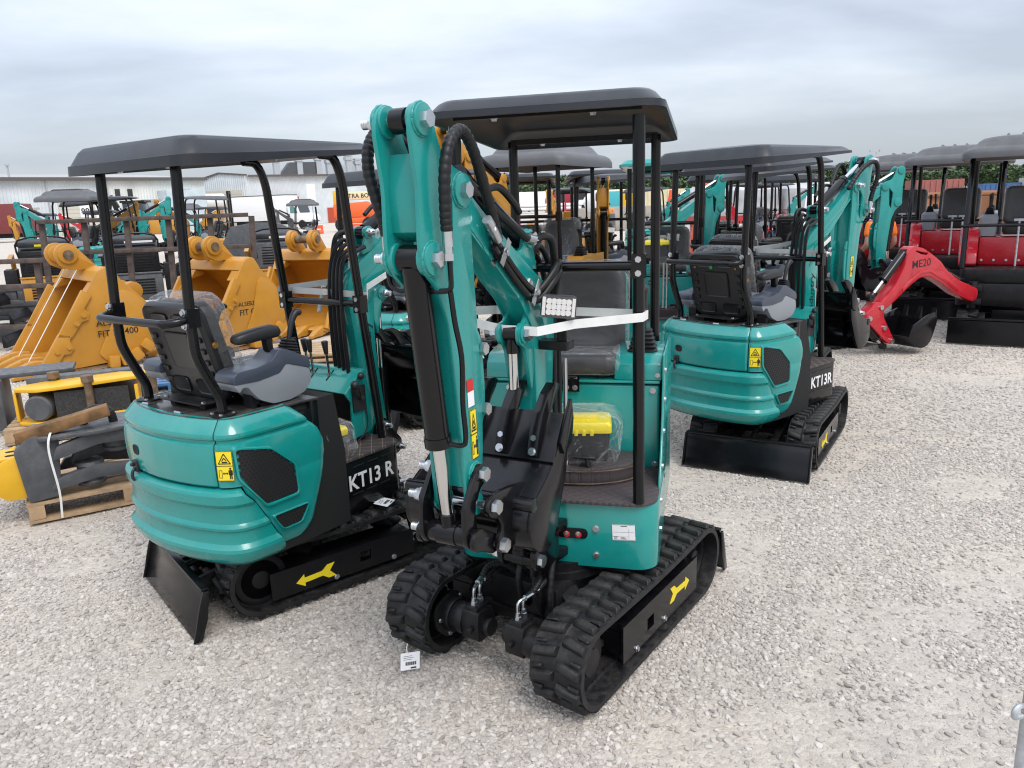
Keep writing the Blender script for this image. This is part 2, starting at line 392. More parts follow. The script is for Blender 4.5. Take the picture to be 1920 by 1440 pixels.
st = N(t, 'ShaderNodeMix', data_type='RGBA', blend_type='MULTIPLY'); st.inputs['Factor'].default_value = 0.38
L(cr.outputs[0], st.inputs['A'])
sg = N(t, 'ShaderNodeValToRGB'); sg.color_ramp.elements[0].color = (0.55, 0.54, 0.53, 1); sg.color_ramp.elements[1].color = (1.15, 1.13, 1.1, 1)
sr = N(t, 'ShaderNodeSeparateColor'); L(vo.outputs['Color'], sr.inputs[0]); L(sr.outputs[0], sg.inputs[0]); L(sg.outputs[0], st.inputs['B'])
s2 = N(t, 'ShaderNodeMix', data_type='RGBA', blend_type='MULTIPLY'); s2.inputs['Factor'].default_value = 0.35
L(st.outputs['Result'], s2.inputs['A'])
mc = N(t, 'ShaderNodeMapRange'); mc.inputs['From Min'].default_value = 0.3; mc.inputs['From Max'].default_value = 0.7; mc.inputs['To Min'].default_value = 0.8; mc.inputs['To Max'].default_value = 1.15
L(mid.outputs['Fac'], mc.inputs['Value']); cc = N(t, 'ShaderNodeCombineColor')
for i in range(3): L(mc.outputs[0], cc.inputs[i])
L(cc.outputs[0], s2.inputs['B']); L(s2.outputs['Result'], b.inputs['Base Color'])
b.inputs['Roughness'].default_value = 0.9; b.inputs['Specular IOR Level'].default_value = 0.2
hh = N(t, 'ShaderNodeMath', operation='MULTIPLY_ADD'); hh.inputs[1].default_value = -1.0
L(vo.outputs['Distance'], hh.inputs[0])
h3 = N(t, 'ShaderNodeMath', operation='MULTIPLY_ADD'); h3.inputs[1].default_value = -0.5; L(vo2.outputs['Distance'], h3.inputs[0]); L(fine.outputs['Fac'], h3.inputs[2])
L(h3.outputs[0], hh.inputs[2])
bp = N(t, 'ShaderNodeBump'); bp.inputs['Strength'].default_value = 0.7; bp.inputs['Distance'].default_value = 0.009
L(hh.outputs[0], bp.inputs['Height']); L(bp.outputs[0], b.inputs['Normal'])
g_mb = MB().grid(rows)
ground = part('ground', g_mb, gm, ang=80); ground['kind'] = 'structure'
ground['label'] = 'pale gravel yard with patches of bare tan dirt'

# loose crushed stone lying on the ground, as geometry-node instances
def vnoise(X, Y, s, seed):
    g = np.random.default_rng(seed).random((256, 256)); x = X * s + 1000; y = Y * s + 1000
    xi = np.floor(x).astype(int); yi = np.floor(y).astype(int); fx = x - xi; fy = y - yi
    fx = fx * fx * (3 - 2 * fx); fy = fy * fy * (3 - 2 * fy)
    A = g[xi % 256, yi % 256]; B_ = g[(xi + 1) % 256, yi % 256]; C_ = g[xi % 256, (yi + 1) % 256]; D = g[(xi + 1) % 256, (yi + 1) % 256]
    return (A * (1 - fx) + B_ * fx) * (1 - fy) + (C_ * (1 - fx) + D * fx) * fy
def gravel_points(n, r0, r1, smin, smax, amax=44, keep=0.62):
    a = np.radians(rng.uniform(-amax, amax, n)); r = np.sqrt(rng.uniform(r0 * r0, r1 * r1, n))
    X = np.sin(a) * r; Y = np.cos(a) * r
    U_ = X * 0.82 + Y * 0.57; V_ = -X * 0.57 + Y * 0.82   # wheel and track lanes run across the yard
    m = 0.42 * vnoise(U_ * 0.35, V_, 1.3, 3) + 0.33 * vnoise(X, Y, 1.7, 4) + 0.25 * vnoise(X, Y, 5, 9)
    k = rng.random(n) < np.clip((keep - m) * 6 + 0.25, 0.10, 1.0)
    X = X[k]; Y = Y[k]; q = len(X)
    s = smin + (smax - smin) * rng.random(q) ** 2.6
    return X, Y, s
PX = []; PY = []; PS = []
for args in ((125000, 1.2, 3.6, 0.0035, 0.0145), (190000, 3.4, 6.5, 0.005, 0.0135), (110000, 6.4, 11.5, 0.008, 0.016), (24000, 11, 17, 0.013, 0.022)):
    X, Y, s = gravel_points(*args); PX.append(X); PY.append(Y); PS.append(s)
PX = np.concatenate(PX); PY = np.concatenate(PY); PS = np.concatenate(PS); q = len(PX)
me = bpy.data.meshes.new('gravel'); me.vertices.add(q)
PZ = np.array([gz(x, y) for x, y in zip(PX, PY)]) - 0.012 + PS * rng.uniform(-0.2, 0.30, q)
me.vertices.foreach_set('co', np.stack([PX, PY, PZ], 1).astype(np.float32).ravel())
def vattr(n_, data):
    at = me.attributes.new(n_, 'FLOAT_VECTOR', 'POINT'); at.data.foreach_set('vector', data.astype(np.float32).ravel())
vattr('rot', np.stack([rng.uniform(-0.5, 0.5, q), rng.uniform(-0.5, 0.5, q), rng.uniform(0, 6.28, q)], 1))
vattr('scl', np.stack([PS * rng.uniform(0.8, 1.35, q), PS * rng.uniform(0.65, 1.05, q), PS * rng.uniform(0.40, 0.72, q)], 1))
sm = bpy.data.materials.new('crushed_stone'); sm.use_nodes = True; t = sm.node_tree; b = t.nodes['Principled BSDF']; L = t.links.new
oi = N(t, 'ShaderNodeObjectInfo'); cr = N(t, 'ShaderNodeValToRGB'); e = cr.color_ramp.elements
e[0].color = (0.285, 0.255, 0.230, 1); e[1].color = (0.56, 0.52, 0.475, 1)
x = e.new(0.2); x.color = (0.395, 0.357, 0.322, 1); x = e.new(0.75); x.color = (0.465, 0.425, 0.385, 1); x = e.new(0.5); x.color = (0.43, 0.385, 0.345, 1)
L(oi.outputs['Random'], cr.inputs[0]); L(cr.outputs[0], b.inputs['Base Color']); b.inputs['Roughness'].default_value = 0.85
b.inputs['Specular IOR Level'].default_value = 0.25
grv = bpy.data.objects.new('gravel', me); COL.objects.link(grv); grv['kind'] = 'stuff'
grv['label'] = 'loose crushed grey and tan stones covering the yard'
ng = bpy.data.node_groups.new('gravel_nodes', 'GeometryNodeTree')
ng.interface.new_socket('Geometry', in_out='INPUT', socket_type='NodeSocketGeometry')
ng.interface.new_socket('Geometry', in_out='OUTPUT', socket_type='NodeSocketGeometry')
gi = ng.nodes.new('NodeGroupInput'); go = ng.nodes.new('NodeGroupOutput'); L = ng.links.new
ip = ng.nodes.new('GeometryNodeInstanceOnPoints'); L(gi.outputs[0], ip.inputs['Points'])
gt = ng.nodes.new('GeometryNodeGeometryToInstance')
for k in range(6):
    ic = ng.nodes.new('GeometryNodeMeshIcoSphere'); ic.inputs['Radius'].default_value = 1; ic.inputs['Subdivisions'].default_value = 2
    sp = ng.nodes.new('GeometryNodeSetPosition'); L(ic.outputs[0], sp.inputs['Geometry'])
    ps = ng.nodes.new('GeometryNodeInputPosition'); nn = ng.nodes.new('ShaderNodeTexVoronoi'); nn.inputs['Scale'].default_value = 0.85
    ad = ng.nodes.new('ShaderNodeVectorMath'); ad.operation = 'ADD'; ad.inputs[1].default_value = (k * 7.3, k * 3.1, 1.7)
    L(ps.outputs[0], ad.inputs[0]); L(ad.outputs[0], nn.inputs['Vector'])
    sc = ng.nodes.new('ShaderNodeVectorMath'); sc.operation = 'SCALE'; L(ps.outputs[0], sc.inputs[0])
    mr = ng.nodes.new('ShaderNodeMapRange'); mr.inputs['From Max'].default_value = 0.9; mr.inputs['To Min'].default_value = -0.34; mr.inputs['To Max'].default_value = 0.26
    L(nn.outputs['Distance'], mr.inputs['Value']); L(mr.outputs[0], sc.inputs['Scale'])
    L(sc.outputs[0], sp.inputs['Offset'])
    sh = ng.nodes.new('GeometryNodeSetMaterial'); sh.inputs['Material'].default_value = sm; L(sp.outputs[0], sh.inputs[0])
    L(sh.outputs[0], gt.inputs[0])
L(gt.outputs[0], ip.inputs['Instance']); ip.inputs['Pick Instance'].default_value = True
for nm, sock in (('rot', 'Rotation'), ('scl', 'Scale')):
    na = ng.nodes.new('GeometryNodeInputNamedAttribute'); na.data_type = 'FLOAT_VECTOR'; na.inputs['Name'].default_value = nm
    L([o for o in na.outputs if o.enabled][0], ip.inputs[sock])
rv = ng.nodes.new('FunctionNodeRandomValue'); rv.data_type = 'INT'
[i for i in rv.inputs if i.enabled and i.name == 'Max'][0].default_value = 5
[i for i in rv.inputs if i.enabled and i.name == 'Min'][0].default_value = 0
L([o for o in rv.outputs if o.enabled][0], ip.inputs['Instance Index'])
L(ip.outputs[0], go.inputs[0])
grv.modifiers.new('gravel', 'NODES').node_group = ng
# ================================================================ mini excavators
def sticker_mb():
    m = MB(); m.bx(0, 0.0735, 0, 0.135, 0, 0.0012)
    m.mi = 1
    t = 0.0022
    def pz(poly): m.prism(poly, 0.0, t, 'z')
    def bar(x0, y0, x1, y1, w):
        d = Vector((x1 - x0, y1 - y0)).normalized() * w / 2; q = Vector((-d.y, d.x))
        a = Vector((x0, y0)); b = Vector((x1, y1)); pz([a - q, b - q, b + q, a + q])
    bar(0.010, 0.078, 0.0635, 0.078, 0.004); bar(0.0635, 0.077, 0.0368, 0.123, 0.004); bar(0.0368, 0.123, 0.010, 0.077, 0.004)
    bar(0.026, 0.085, 0.050, 0.085, 0.006); bar(0.026, 0.09, 0.036, 0.104, 0.004); bar(0.036, 0.104, 0.046, 0.092, 0.004)
    bar(0, 0.068, 0.0735, 0.068, 0.0025)
    for a, b in (((0.001, 0.001), (0.0725, 0.001)), ((0.001, 0.134), (0.0725, 0.134)), ((0.001, 0.001), (0.001, 0.134)), ((0.0725, 0.001), (0.0725, 0.134))): bar(*a, *b, 0.0016)
    for a, b in (((0.009, 0.014), (0.022, 0.014)), ((0.009, 0.048), (0.022, 0.048)), ((0.009, 0.014), (0.009, 0.048)), ((0.022, 0.014), (0.022, 0.048))): bar(*a, *b, 0.0018)
    bar(0.028, 0.034, 0.046, 0.034, 0.004); pz([(0.025, 0.034), (0.031, 0.028), (0.031, 0.040)]); pz([(0.049, 0.034), (0.043, 0.028), (0.043, 0.040)])
    pz([(0.060 + 0.005 * math.cos(i), 0.056 + 0.005 * math.sin(i)) for i in (0, 1, 2, 3, 4, 5)]); bar(0.060, 0.026, 0.060, 0.050, 0.011)
    bar(0.0565, 0.008, 0.0565, 0.03, 0.005); bar(0.0635, 0.008, 0.0635, 0.03, 0.005); bar(0.053, 0.028, 0.053, 0.048, 0.004); bar(0.067, 0.028, 0.067, 0.048, 0.004)
    return m
# ---- crawler track
ZC, RO = 0.187, 0.165
def loop_pt(L_, xr, xf):
    """point on the outer face of the belt at length L_: x, z, heading"""
    s = xf - xr; c = PI * RO; L_ %= 2 * (s + c)
    if L_ < s: return xf - L_, ZC - RO, PI
    L_ -= s
    if L_ < c:
        a = -PI / 2 - L_ / RO; return xr + RO * math.cos(a), ZC + RO * math.sin(a), a - PI / 2
    L_ -= c
    if L_ < s: return xr + L_, ZC + RO - 0.012 * math.sin(PI * L_ / s), 0
    L_ -= s; a = PI / 2 - L_ / RO; return xf + RO * math.cos(a), ZC + RO * math.sin(a), a - PI / 2
def belt_mb(xr, xf, y0, y1):
    P = 2 * (xf - xr + PI * RO); n = 110; rs = []
    for i in range(n + 1):
        x, z, h = loop_pt(P * i / n, xr, xf); nx, nz = -math.sin(h), math.cos(h); t = 0.022
        ym = (y0 + y1) / 2
        rs.append([(x, y0, z), (x, ym - 0.012, z), (x + nx * 0.004, ym, z + nz * 0.004), (x, ym + 0.012, z), (x, y1, z), (x - nx * t, y1 , z - nz * t),
                   (x - nx * t, ym + 0.035, z - nz * t), (x - nx * (t + 0.012), ym + 0.03, z - nz * (t + 0.012)), (x - nx * (t + 0.012), ym - 0.03, z - nz * (t + 0.012)), (x - nx * t, ym - 0.035, z - nz * t), (x - nx * t, y0, z - nz * t)])
    return MB().rings(rs, caps=False)
def lug_mb(sy, w):
    m = MB(); a = w * 0.47; sk = 0.018
    b = [(-0.024, 0.004), (0.022, 0.004), (0.022 + sk, a), (-0.022 + sk, a)]
    tp = [(-0.012, 0.012), (0.010, 0.012), (0.010 + sk, a - 0.006), (-0.010 + sk, a - 0.006)]
    r0 = [(x, y * sy, -0.002) for x, y in b]; r1 = [(x * 0.5 + q * 0.5, (y * 0.5 + v * 0.5) * sy, 0.015) for (x, y), (q, v) in zip(b, tp)]; r2 = [(x, y * sy, 0.021) for x, y in tp]
    m.rings([r0, r1, r2])
    m.rings([[(x, y * sy, -0.002) for x, y in ((-0.034, a * 0.55), (-0.02, a * 0.5), (-0.014, a), (-0.028, a))], [(x, y * sy, 0.011) for x, y in ((-0.031, a * 0.6), (-0.02, a * 0.55), (-0.012, a - 0.004), (-0.024, a - 0.004))]])
    return m
def sprocket_mb(s):
    m = MB(); m.lathe([(0.0, -0.02), (0.115, -0.02), (0.118, 0), (0.115, 0.02), (0, 0.02)], (0, 0, 0), (0, 1, 0), 28)
    for i in range(12):
        a = 2 * PI * i / 12; m.box((math.cos(a) * 0.125, 0, math.sin(a) * 0.125), (0.04, 0.026, 0.026), Matrix.Rotation(-a, 3, 'Y'))
    m.lathe([(0, -0.045), (0.05, -0.045), (0.055, 0.045), (0.0, 0.05)], (0, 0, 0), (0, 1, 0), 20); return m
def idler_mb():
    m = MB(); r = 0.128
    m.lathe([(0.10, -0.03), (r, -0.03), (r, 0.03), (0.10, 0.03), (0.10, -0.03)], (0, 0, 0), (0, 1, 0), 32)
    m.lathe([(0, -0.035), (0.045, -0.035), (0.045, 0.035), (0, 0.035)], (0, 0, 0), (0, 1, 0), 20)
    for i in range(5):
        a = 2 * PI * i / 5; m.box((math.cos(a) * 0.072, 0, math.sin(a) * 0.072), (0.07, 0.03, 0.034), Matrix.Rotation(-a, 3, 'Y'))
    return m
def arrow_mb():
    p = [(-0.105, 0.0), (-0.06, 0.032), (-0.06, 0.013), (0.035, 0.013), (0.065, 0.036), (0.105, 0.036), (0.075, 0.0), (0.105, -0.036), (0.065, -0.036), (0.035, -0.013), (-0.06, -0.013), (-0.06, -0.032)]
    return MB().prism(p, -0.0012, 0.0012, 'y')
def motor_mb(s):
    m = MB(); d = -s
    m.prism(rpoly([(-0.105, 0.02), (-0.03, 0.105), (0.10, 0.07), (0.105, -0.03), (0.03, -0.105), (-0.08, -0.09)], 0.03), 0, d * 0.016)
    m.cyl((0, d * 0.014, 0), (0, d * 0.05, 0), 0.074, 0.074, 24); m.cyl((0, d * 0.05, 0), (0, d * 0.115, 0), 0.066, 0.066, 24)
    m.prism(rpoly([(-0.055, -0.055), (0.055, -0.055), (0.06, 0.02), (0.05, 0.075), (-0.045, 0.075), (-0.06, 0.02)], 0.012), d * 0.115, d * 0.205)
    m.cyl((0, d * 0.2, 0), (0, d * 0.235, 0), 0.04, 0.038, 16); m.box((0, d * 0.16, 0.06), (0.085, 0.06, 0.06))
    m.cyl((0.055, d * 0.17, 0.0), (0.08, d * 0.17, 0.0), 0.014, n=8); m.cyl((-0.05, d * 0.17, -0.03), (-0.075, d * 0.17, -0.03), 0.014, n=8)
    return m
def fit_mb(s):
    m = MB(); d = -s
    for k in (-1, 1):
        x = k * 0.02
        m.cyl((x, d * 0.16, 0.085), (x, d * 0.16, 0.105), 0.015, n=6); m.cyl((x, d * 0.16, 0.105), (x, d * 0.16, 0.122), 0.011, n=6)
        m.tube([(x, d * 0.16, 0.12), (x, d * 0.16, 0.15), (x - 0.012, d * 0.158, 0.167), (x - 0.045, d * 0.15, 0.172)], 0.007, 8, 3)
        m.cyl((x - 0.04, d * 0.151, 0.172), (x - 0.085, d * 0.142, 0.176), 0.012, n=10)
    return m
def undercarriage(root, st, hero):
    yo = st['yo']; wt = st['wt']; xr, xf = st['xr'], st['xf']; kid = st['kid']
    P = 2 * (xf - xr + PI * RO)
    for s in (1, -1):
        y1 = s * yo; y0 = s * (yo - wt); ym = (y0 + y1) / 2
        tr = part('track', lambda: belt_mb(xr, xf, y0, y1), RUB, root, key=('belt', kid, s))
        nl = 2 * int(P / (2 * 0.045))
        if hero:
            for i in range(nl):
                sy = 1 if i % 2 else -1
                x, z, h = loop_pt(P * i / nl, xr, xf)
                M = Matrix.Translation((x, ym, z)) @ Matrix.Rotation(-h, 4, 'Y')
                part('lug', lambda: lug_mb(sy, wt), RUB, tr, M, bevel=0.003, seg=1, key=('lug', wt, sy))
        else:
            def lugs():
                m = MB()
                for i in range(nl):
                    sy = 1 if i % 2 else -1; x, z, h = loop_pt(P * i / nl, xr, xf)
                    m.join(lug_mb(sy, wt), Matrix.Translation((x, ym, z)) @ Matrix.Rotation(-h, 4, 'Y'))
                return m
            part('tread', lugs, RUB, tr, key=('lugs', kid, s), stuff=True)
        part('sprocket', lambda: sprocket_mb(s), BLKS, root, Matrix.Translation((xf, ym + s * 0.02, ZC)), key=('spr', s))
        part('idler', idler_mb, BLKS, root, Matrix.Translation((xr, ym + s * 0.02, ZC)), key='idler', bevel=0.003)
        for x in (-0.33, -0.08, 0.17):
            part('roller', lambda: MB().lathe([(0, -0.06), (0.05, -0.06), (0.052, -0.03), (0.035, -0.02), (0.035, 0.02), (0.052, 0.03), (0.05, 0.06), (0, 0.06)], (0, 0, 0), (0, 1, 0), 18), BLKS, root, Matrix.Translation((x, ym, 0.092)), key='roller')
        g0, g1, zt = st['g0'], st['g1'], st['gz']
        gy = s * (yo - 0.022)
        def guard():
            m = MB(); hx = st['hole']; hw = 0.032; y_ = sorted((gy, gy - s * 0.01)); ym_ = sorted((gy - s * 0.01, gy - s * 0.16))
            m.bx(g0, hx - hw, *y_, 0.07, zt); m.bx(hx + hw, g1, *y_, 0.07, zt); m.bx(hx - hw, hx + hw, *y_, 0.07, 0.115); m.bx(hx - hw, hx + hw, *y_, 0.17, zt)
            m.bx(g0 + 0.02, g1 - 0.02, *ym_, zt - 0.035, zt - 0.002); m.bx(g0 + 0.02, hx - 0.12, *ym_, 0.1, zt - 0.04); m.bx(hx + 0.12, g1 - 0.02, *ym_, 0.1, zt - 0.04)
            return m
        gp = part('guard_plate', guard, BLK, root, key=('guard', kid, s))
        part('arrow_sticker', arrow_mb, YST, gp, Matrix.Translation((st['arrow'], gy + s * 0.0016, st['az'])) @ Matrix.Rotation(R(-3), 4, 'Y'), key='arrow')
        for bx_, bz in st['gb']: bolt(gp, (bx_, gy, bz), (0, s, 0), 0.011)
        def axle():
            m = MB(); q = sorted((y0, ym)); m.bx(xr - 0.02, xr + 0.14, *q, ZC - 0.035, ZC + 0.035); return m
        part('tensioner_fork', axle, BLKS, root, key=('fork', kid, s), bevel=0.006)
        mo = part('drive_motor', lambda: motor_mb(s), BLKS, root, Matrix.Translation((xf, y0 + s * 0.01, ZC)), key=('motor', s), bevel=0.003)
        if hero:
            part('hose_fitting', lambda: fit_mb(s), ZINC, mo, key=('fit', s))
            for (dx_, dz_) in ((0.075, 0.0), (-0.06, 0.06), (0.02, -0.085), (-0.07, -0.07)): bolt(mo, (dx_, -s * 0.016, dz_), (0, -s, 0), 0.0085)
            for k in (-1, 1):
                def hz():
                    x = k * 0.02; d = -s
                    return MB().tube([(x - 0.08, d * 0.143, 0.176), (x - 0.13, d * 0.145, 0.195 + 0.012 * k), (x - 0.19, d * (0.17 + 0.02 * k), 0.19 + 0.012 * k), (x - 0.24, d * (0.23 + 0.02 * k), 0.13), (x - 0.27, d * 0.27, 0.05), (x - 0.36, d * 0.29, 0.02)],
                                     lambda t: 0.0150 + 0.0012 * math.sin(t * 150), 10, 14)
                part('hydraulic_hose', hz, HOSE, mo, key=('mh', s, k))
    def body():
        m = MB(); m.bx(-0.30, 0.28, -0.17, 0.17, 0.19, 0.33); yi = yo - wt
        for sx in (-1, 1):
            for s in (1, -1):
                a = Vector((sx * 0.17, s * 0.14, 0.26)); b_ = Vector((sx * 0.27 - 0.03, s * (yi + 0.03), 0.17)); d = (b_ - a)
                m.box((a + b_) / 2, (0.09, d.length, 0.10), d.to_track_quat('Y', 'Z').to_matrix())
            m.bx(sx * 0.27 - 0.045, sx * 0.27 + 0.02, -yi, yi, 0.14, 0.185)
        return m
    part('track_frame', body, BLKS, root, key=('body', kid), bevel=0.005)
    part('swing_ring', lambda: MB().lathe([(0.20, 0.325), (0.235, 0.325), (0.235, 0.36), (0.225, 0.362), (0.225, 0.40), (0.20, 0.40)], (0, 0, 0), (0, 0, 1), 40), BLKS, root, key='ring')
    bw = st['bw']
    def blade():
        prof = [(-0.835, 0.235), (-0.85, 0.19), (-0.868, 0.13), (-0.882, 0.07), (-0.905, 0.006)]; inn = [(x + 0.014, z) for x, z in prof[::-1]]
        m = MB().prism(prof + inn, -bw, bw)
        for s in (1, -1): m.prism([(-0.815, 0.238), (-0.845, 0.238), (-0.862, 0.19), (-0.88, 0.13), (-0.895, 0.07), (-0.915, 0.003), (-0.875, 0.003), (-0.84, 0.10)], s * bw, s * (bw + 0.012))
        m.bx(-0.85, -0.815, -bw, bw, 0.236, 0.25); return m
    bl = part('dozer_blade', blade, BLK, root, key=('blade', kid), bevel=0.003)
    def arms():
        m = MB()
        for s in (1, -1):
            a = Vector((-0.28, s * 0.13, 0.235)); b_ = Vector((-0.835, s * 0.16, 0.135)); d = b_ - a
            m.box((a + b_) / 2, (0.05, d.length, 0.07), d.to_track_quat('Y', 'Z').to_matrix())
        m.bx(-0.78, -0.74, -0.17, 0.17, 0.12, 0.17); return m
    part('blade_arm', arms, BLKS, root, key=('barm', kid), bevel=0.004)
    part('blade_cylinder', lambda: MB().cyl((-0.30, 0.0, 0.30), (-0.58, 0, 0.24), 0.03).cyl((-0.58, 0, 0.24), (-0.82, 0, 0.19), 0.016), BLKS, root, key='bcyl')

# ---- canopy roofs
def canopy_mb(x0, x1, w, zr, zf, hr, hf, r=0.09, inset=0.075, dome=0.02):
    def ring(d, h, extra=0.0):
        o = []
        for x, y in rrect(x0 + d, x1 - d, -w + d, w - d, max(r - d * 0.3, 0.03), 5):
            t = (x - x0) / (x1 - x0); zb = zr + (zf - zr) * t; hh = hr + (hf - hr) * t
            o.append((x, y, zb + h * hh + extra * (1 - (2 * t - 1) ** 2) * (1 - (y / w) ** 2)))
        return o
    L_ = [ring(0.30, 0.70, dome), ring(inset + 0.03, 0.66), ring(0.022, 0.10), ring(0.014, 0.0), ring(0.0, 0.0), ring(0.002, 0.34), ring(0.012, 0.37), ring(inset * 0.55, 0.80), ring(inset * 0.8, 0.95), ring(inset * 1.25, 1.0, dome * 0.3), ring(0.30, 1.04, dome)]
    return MB().rings(L_)
def dome_mb(x0, x1, w, z):
    m = MB()
    def ring(d, h): return [(x, y, z + h + 0.035 * (1 - ((y) / w) ** 2)) for x, y in rrect(x0 + d, x1 - d, -w + d, w - d, 0.13, 6)]
    m.rings([ring(0.25, 0.045), ring(0.10, 0.05), ring(0.025, 0.01), ring(0.012, 0.0), ring(0, 0.0), ring(0.0, 0.06), ring(0.02, 0.10), ring(0.06, 0.125), ring(0.12, 0.135), ring(0.17, 0.20), ring(0.22, 0.235), ring(0.34, 0.25)])
    for k in range(4):
        y = (k - 1.5) * 0.16; m.tube([(x0 + 0.3, y, z + 0.27), (x0 + 0.36, y, z + 0.295), (x1 - 0.42, y, z + 0.295), (x1 - 0.36, y, z + 0.27)], 0.016, 6)
    return m
# ---- tail panels
TAILC = [(-0.20, -0.47), (-0.33, -0.47), (-0.45, -0.469), (-0.56, -0.466), (-0.67, -0.460), (-0.76, -0.450), (-0.815, -0.430), (-0.852, -0.392), (-0.878, -0.335), (-0.905, -0.24), (-0.925, -0.12), (-0.933, 0.0)]
_h = catmull([(x, y, 0) for x, y in TAILC], 7)
TC = [(p.x, p.y) for p in _h] + [(p.x, -p.y) for p in _h[::-1][1:]]
NT = len(TC)
def tail_pt(t, d, z):
    """t in 0..1 from front right round the rear to front left; d = outward offset"""
    f = min(max(t, 0), 1) * (NT - 1); i = min(int(f), NT - 2); u = f - i
    a = Vector(TC[i]); b = Vector(TC[i + 1]); p = a + (b - a) * u
    i0 = max(i - 2, 0); i1 = min(i + 3, NT - 1); tg = (Vector(TC[i1]) - Vector(TC[i0])).normalized(); n = Vector((tg.y, -tg.x))
    if n.dot(p - Vector((-0.45, 0))) < 0: n = -n
    return (p.x + n.x * d, p.y + n.y * d, z)
def t_of_x(x):
    for i in range(NT // 2):
        if TC[i + 1][0] <= x: u = (TC[i][0] - x) / (TC[i][0] - TC[i + 1][0]); return (i + u) / (NT - 1)
    return 0.5
def t_of_y(y):
    for i in range(NT - 1):
        if TC[i + 1][1] >= y and TC[i + 1][0] < -0.8: u = (y - TC[i][1]) / (TC[i + 1][1] - TC[i][1]); return (i + u) / (NT - 1)
    return 0.5
def lin(x, tab):
    if x >= tab[0][0]: return tab[0][1]
    for (a, p), (b, q) in zip(tab, tab[1:]):
        if x >= b: return p + (q - p) * (a - x) / (a - b)
    return tab[-1][1]
HOODP = [(1.035, -0.075), (1.030, -0.058), (1.018, -0.046), (0.985, -0.016), (0.975, -0.010), (0.962, -0.008), (0.953, -0.010), (0.946, -0.020), (0.936, -0.020), (0.928, -0.006), (0.90, 0.0), (0.84, 0.002), (0.78, 0.0), (0.748, -0.004), (0.739, -0.012)]
CWP = [(0.731, -0.022), (0.727, 0.000), (0.718, 0.016), (0.705, 0.022), (0.665, 0.020), (0.655, 0.012), (0.645, 0.003), (0.60, 0.002), (0.57, 0.004), (0.562, 0.010), (0.552, 0.015), (0.540, 0.013), (0.532, 0.004), (0.50, 0.003), (0.475, 0.006), (0.465, 0.014), (0.455, 0.024), (0.44, 0.026), (0.41, 0.018), (0.385, 0.0), (0.36, -0.035), (0.345, -0.08), (0.335, -0.16)]
LOWP = [(0.7365, -0.003), (0.70, -0.002), (0.66, -0.002), (0.56, -0.004), (0.47, -0.006), (0.43, -0.012), (0.405, -0.025), (0.392, -0.05)]
XF = [(1.04, -0.50), (1.0, -0.46), (0.885, -0.355), (0.80, -0.335), (0.67, -0.362), (0.45, -0.445), (0.40, -0.50), (0.38, -0.56)]
XD = [(0.74, -0.80), (0.70, -0.785), (0.64, -0.735), (0.46, -0.645), (0.40, -0.62), (0.30, -0.60)]
FRONT = [(0, 0.016), (0.004, 0.008), (0.009, 0.003), (0.016, 0.0)]
def panel(prof, ta, tb, n, mirror=False, thick=0.012, roll=False):
    rows = []; back = []
    for z, d in prof:
        a, b = ta(z), tb(z); r = []; q = []
        for i in range(n + 1):
            t = a + (b - a) * i / n; e_ = 0.0
            if roll:
                t = a + FRONT[i][0] if i < 4 else a + 0.016 + (b - a - 0.016) * (i - 3) / (n - 3); e_ = FRONT[i][1] if i < 4 else 0.0
            if (i == 0 and not roll) or i == n: e_ = 0.006
            t2 = 1 - t if mirror else t
            r.append(tail_pt(t2, d - e_, z)); q.append(tail_pt(t2, d - thick - e_, z))
        rows.append(r); back.append(q)
    m = MB(); nr = len(rows); nc = n + 1
    v = [p for r in rows for p in r] + [p for r in back for p in r]; o = nr * nc; fs = []
    for i in range(nr - 1):
        for j in range(n):
            k = i * nc + j; fs.append((k, k + 1, k + nc + 1, k + nc)); fs.append((o + k, o + k + nc, o + k + nc + 1, o + k + 1))
    for i in range(nr - 1):
        for j in (0, n): k = i * nc + j; fs.append((k, k + nc, o + k + nc, o + k))
    for j in range(n):
        for i in (0, nr - 1): k = i * nc + j; fs.append((k, k + 1, o + k + 1, o + k))
    return m._add(v, fs)
SEAM_Y = -0.362
def dense(prof, k=2): return prof
GRA = [(-0.806, 0.91), (-0.652, 0.875), (-0.536, 0.769), (-0.530, 0.632), (-0.696, 0.627), (-0.80, 0.775)]
GRB = [(-0.672, 0.561), (-0.478, 0.562), (-0.528, 0.487), (-0.625, 0.484)]
def inside(p, poly):
    c = False; n = len(poly)
    for i in range(n):
        a = poly[i]; b = poly[i - 1]
        if (a[1] > p[1]) != (b[1] > p[1]) and p[0] < (b[0] - a[0]) * (p[1] - a[1]) / (b[1] - a[1]) + a[0]: c = not c
    return c
def on_tail(x, z, d): return tail_pt(t_of_x(x), d, z)
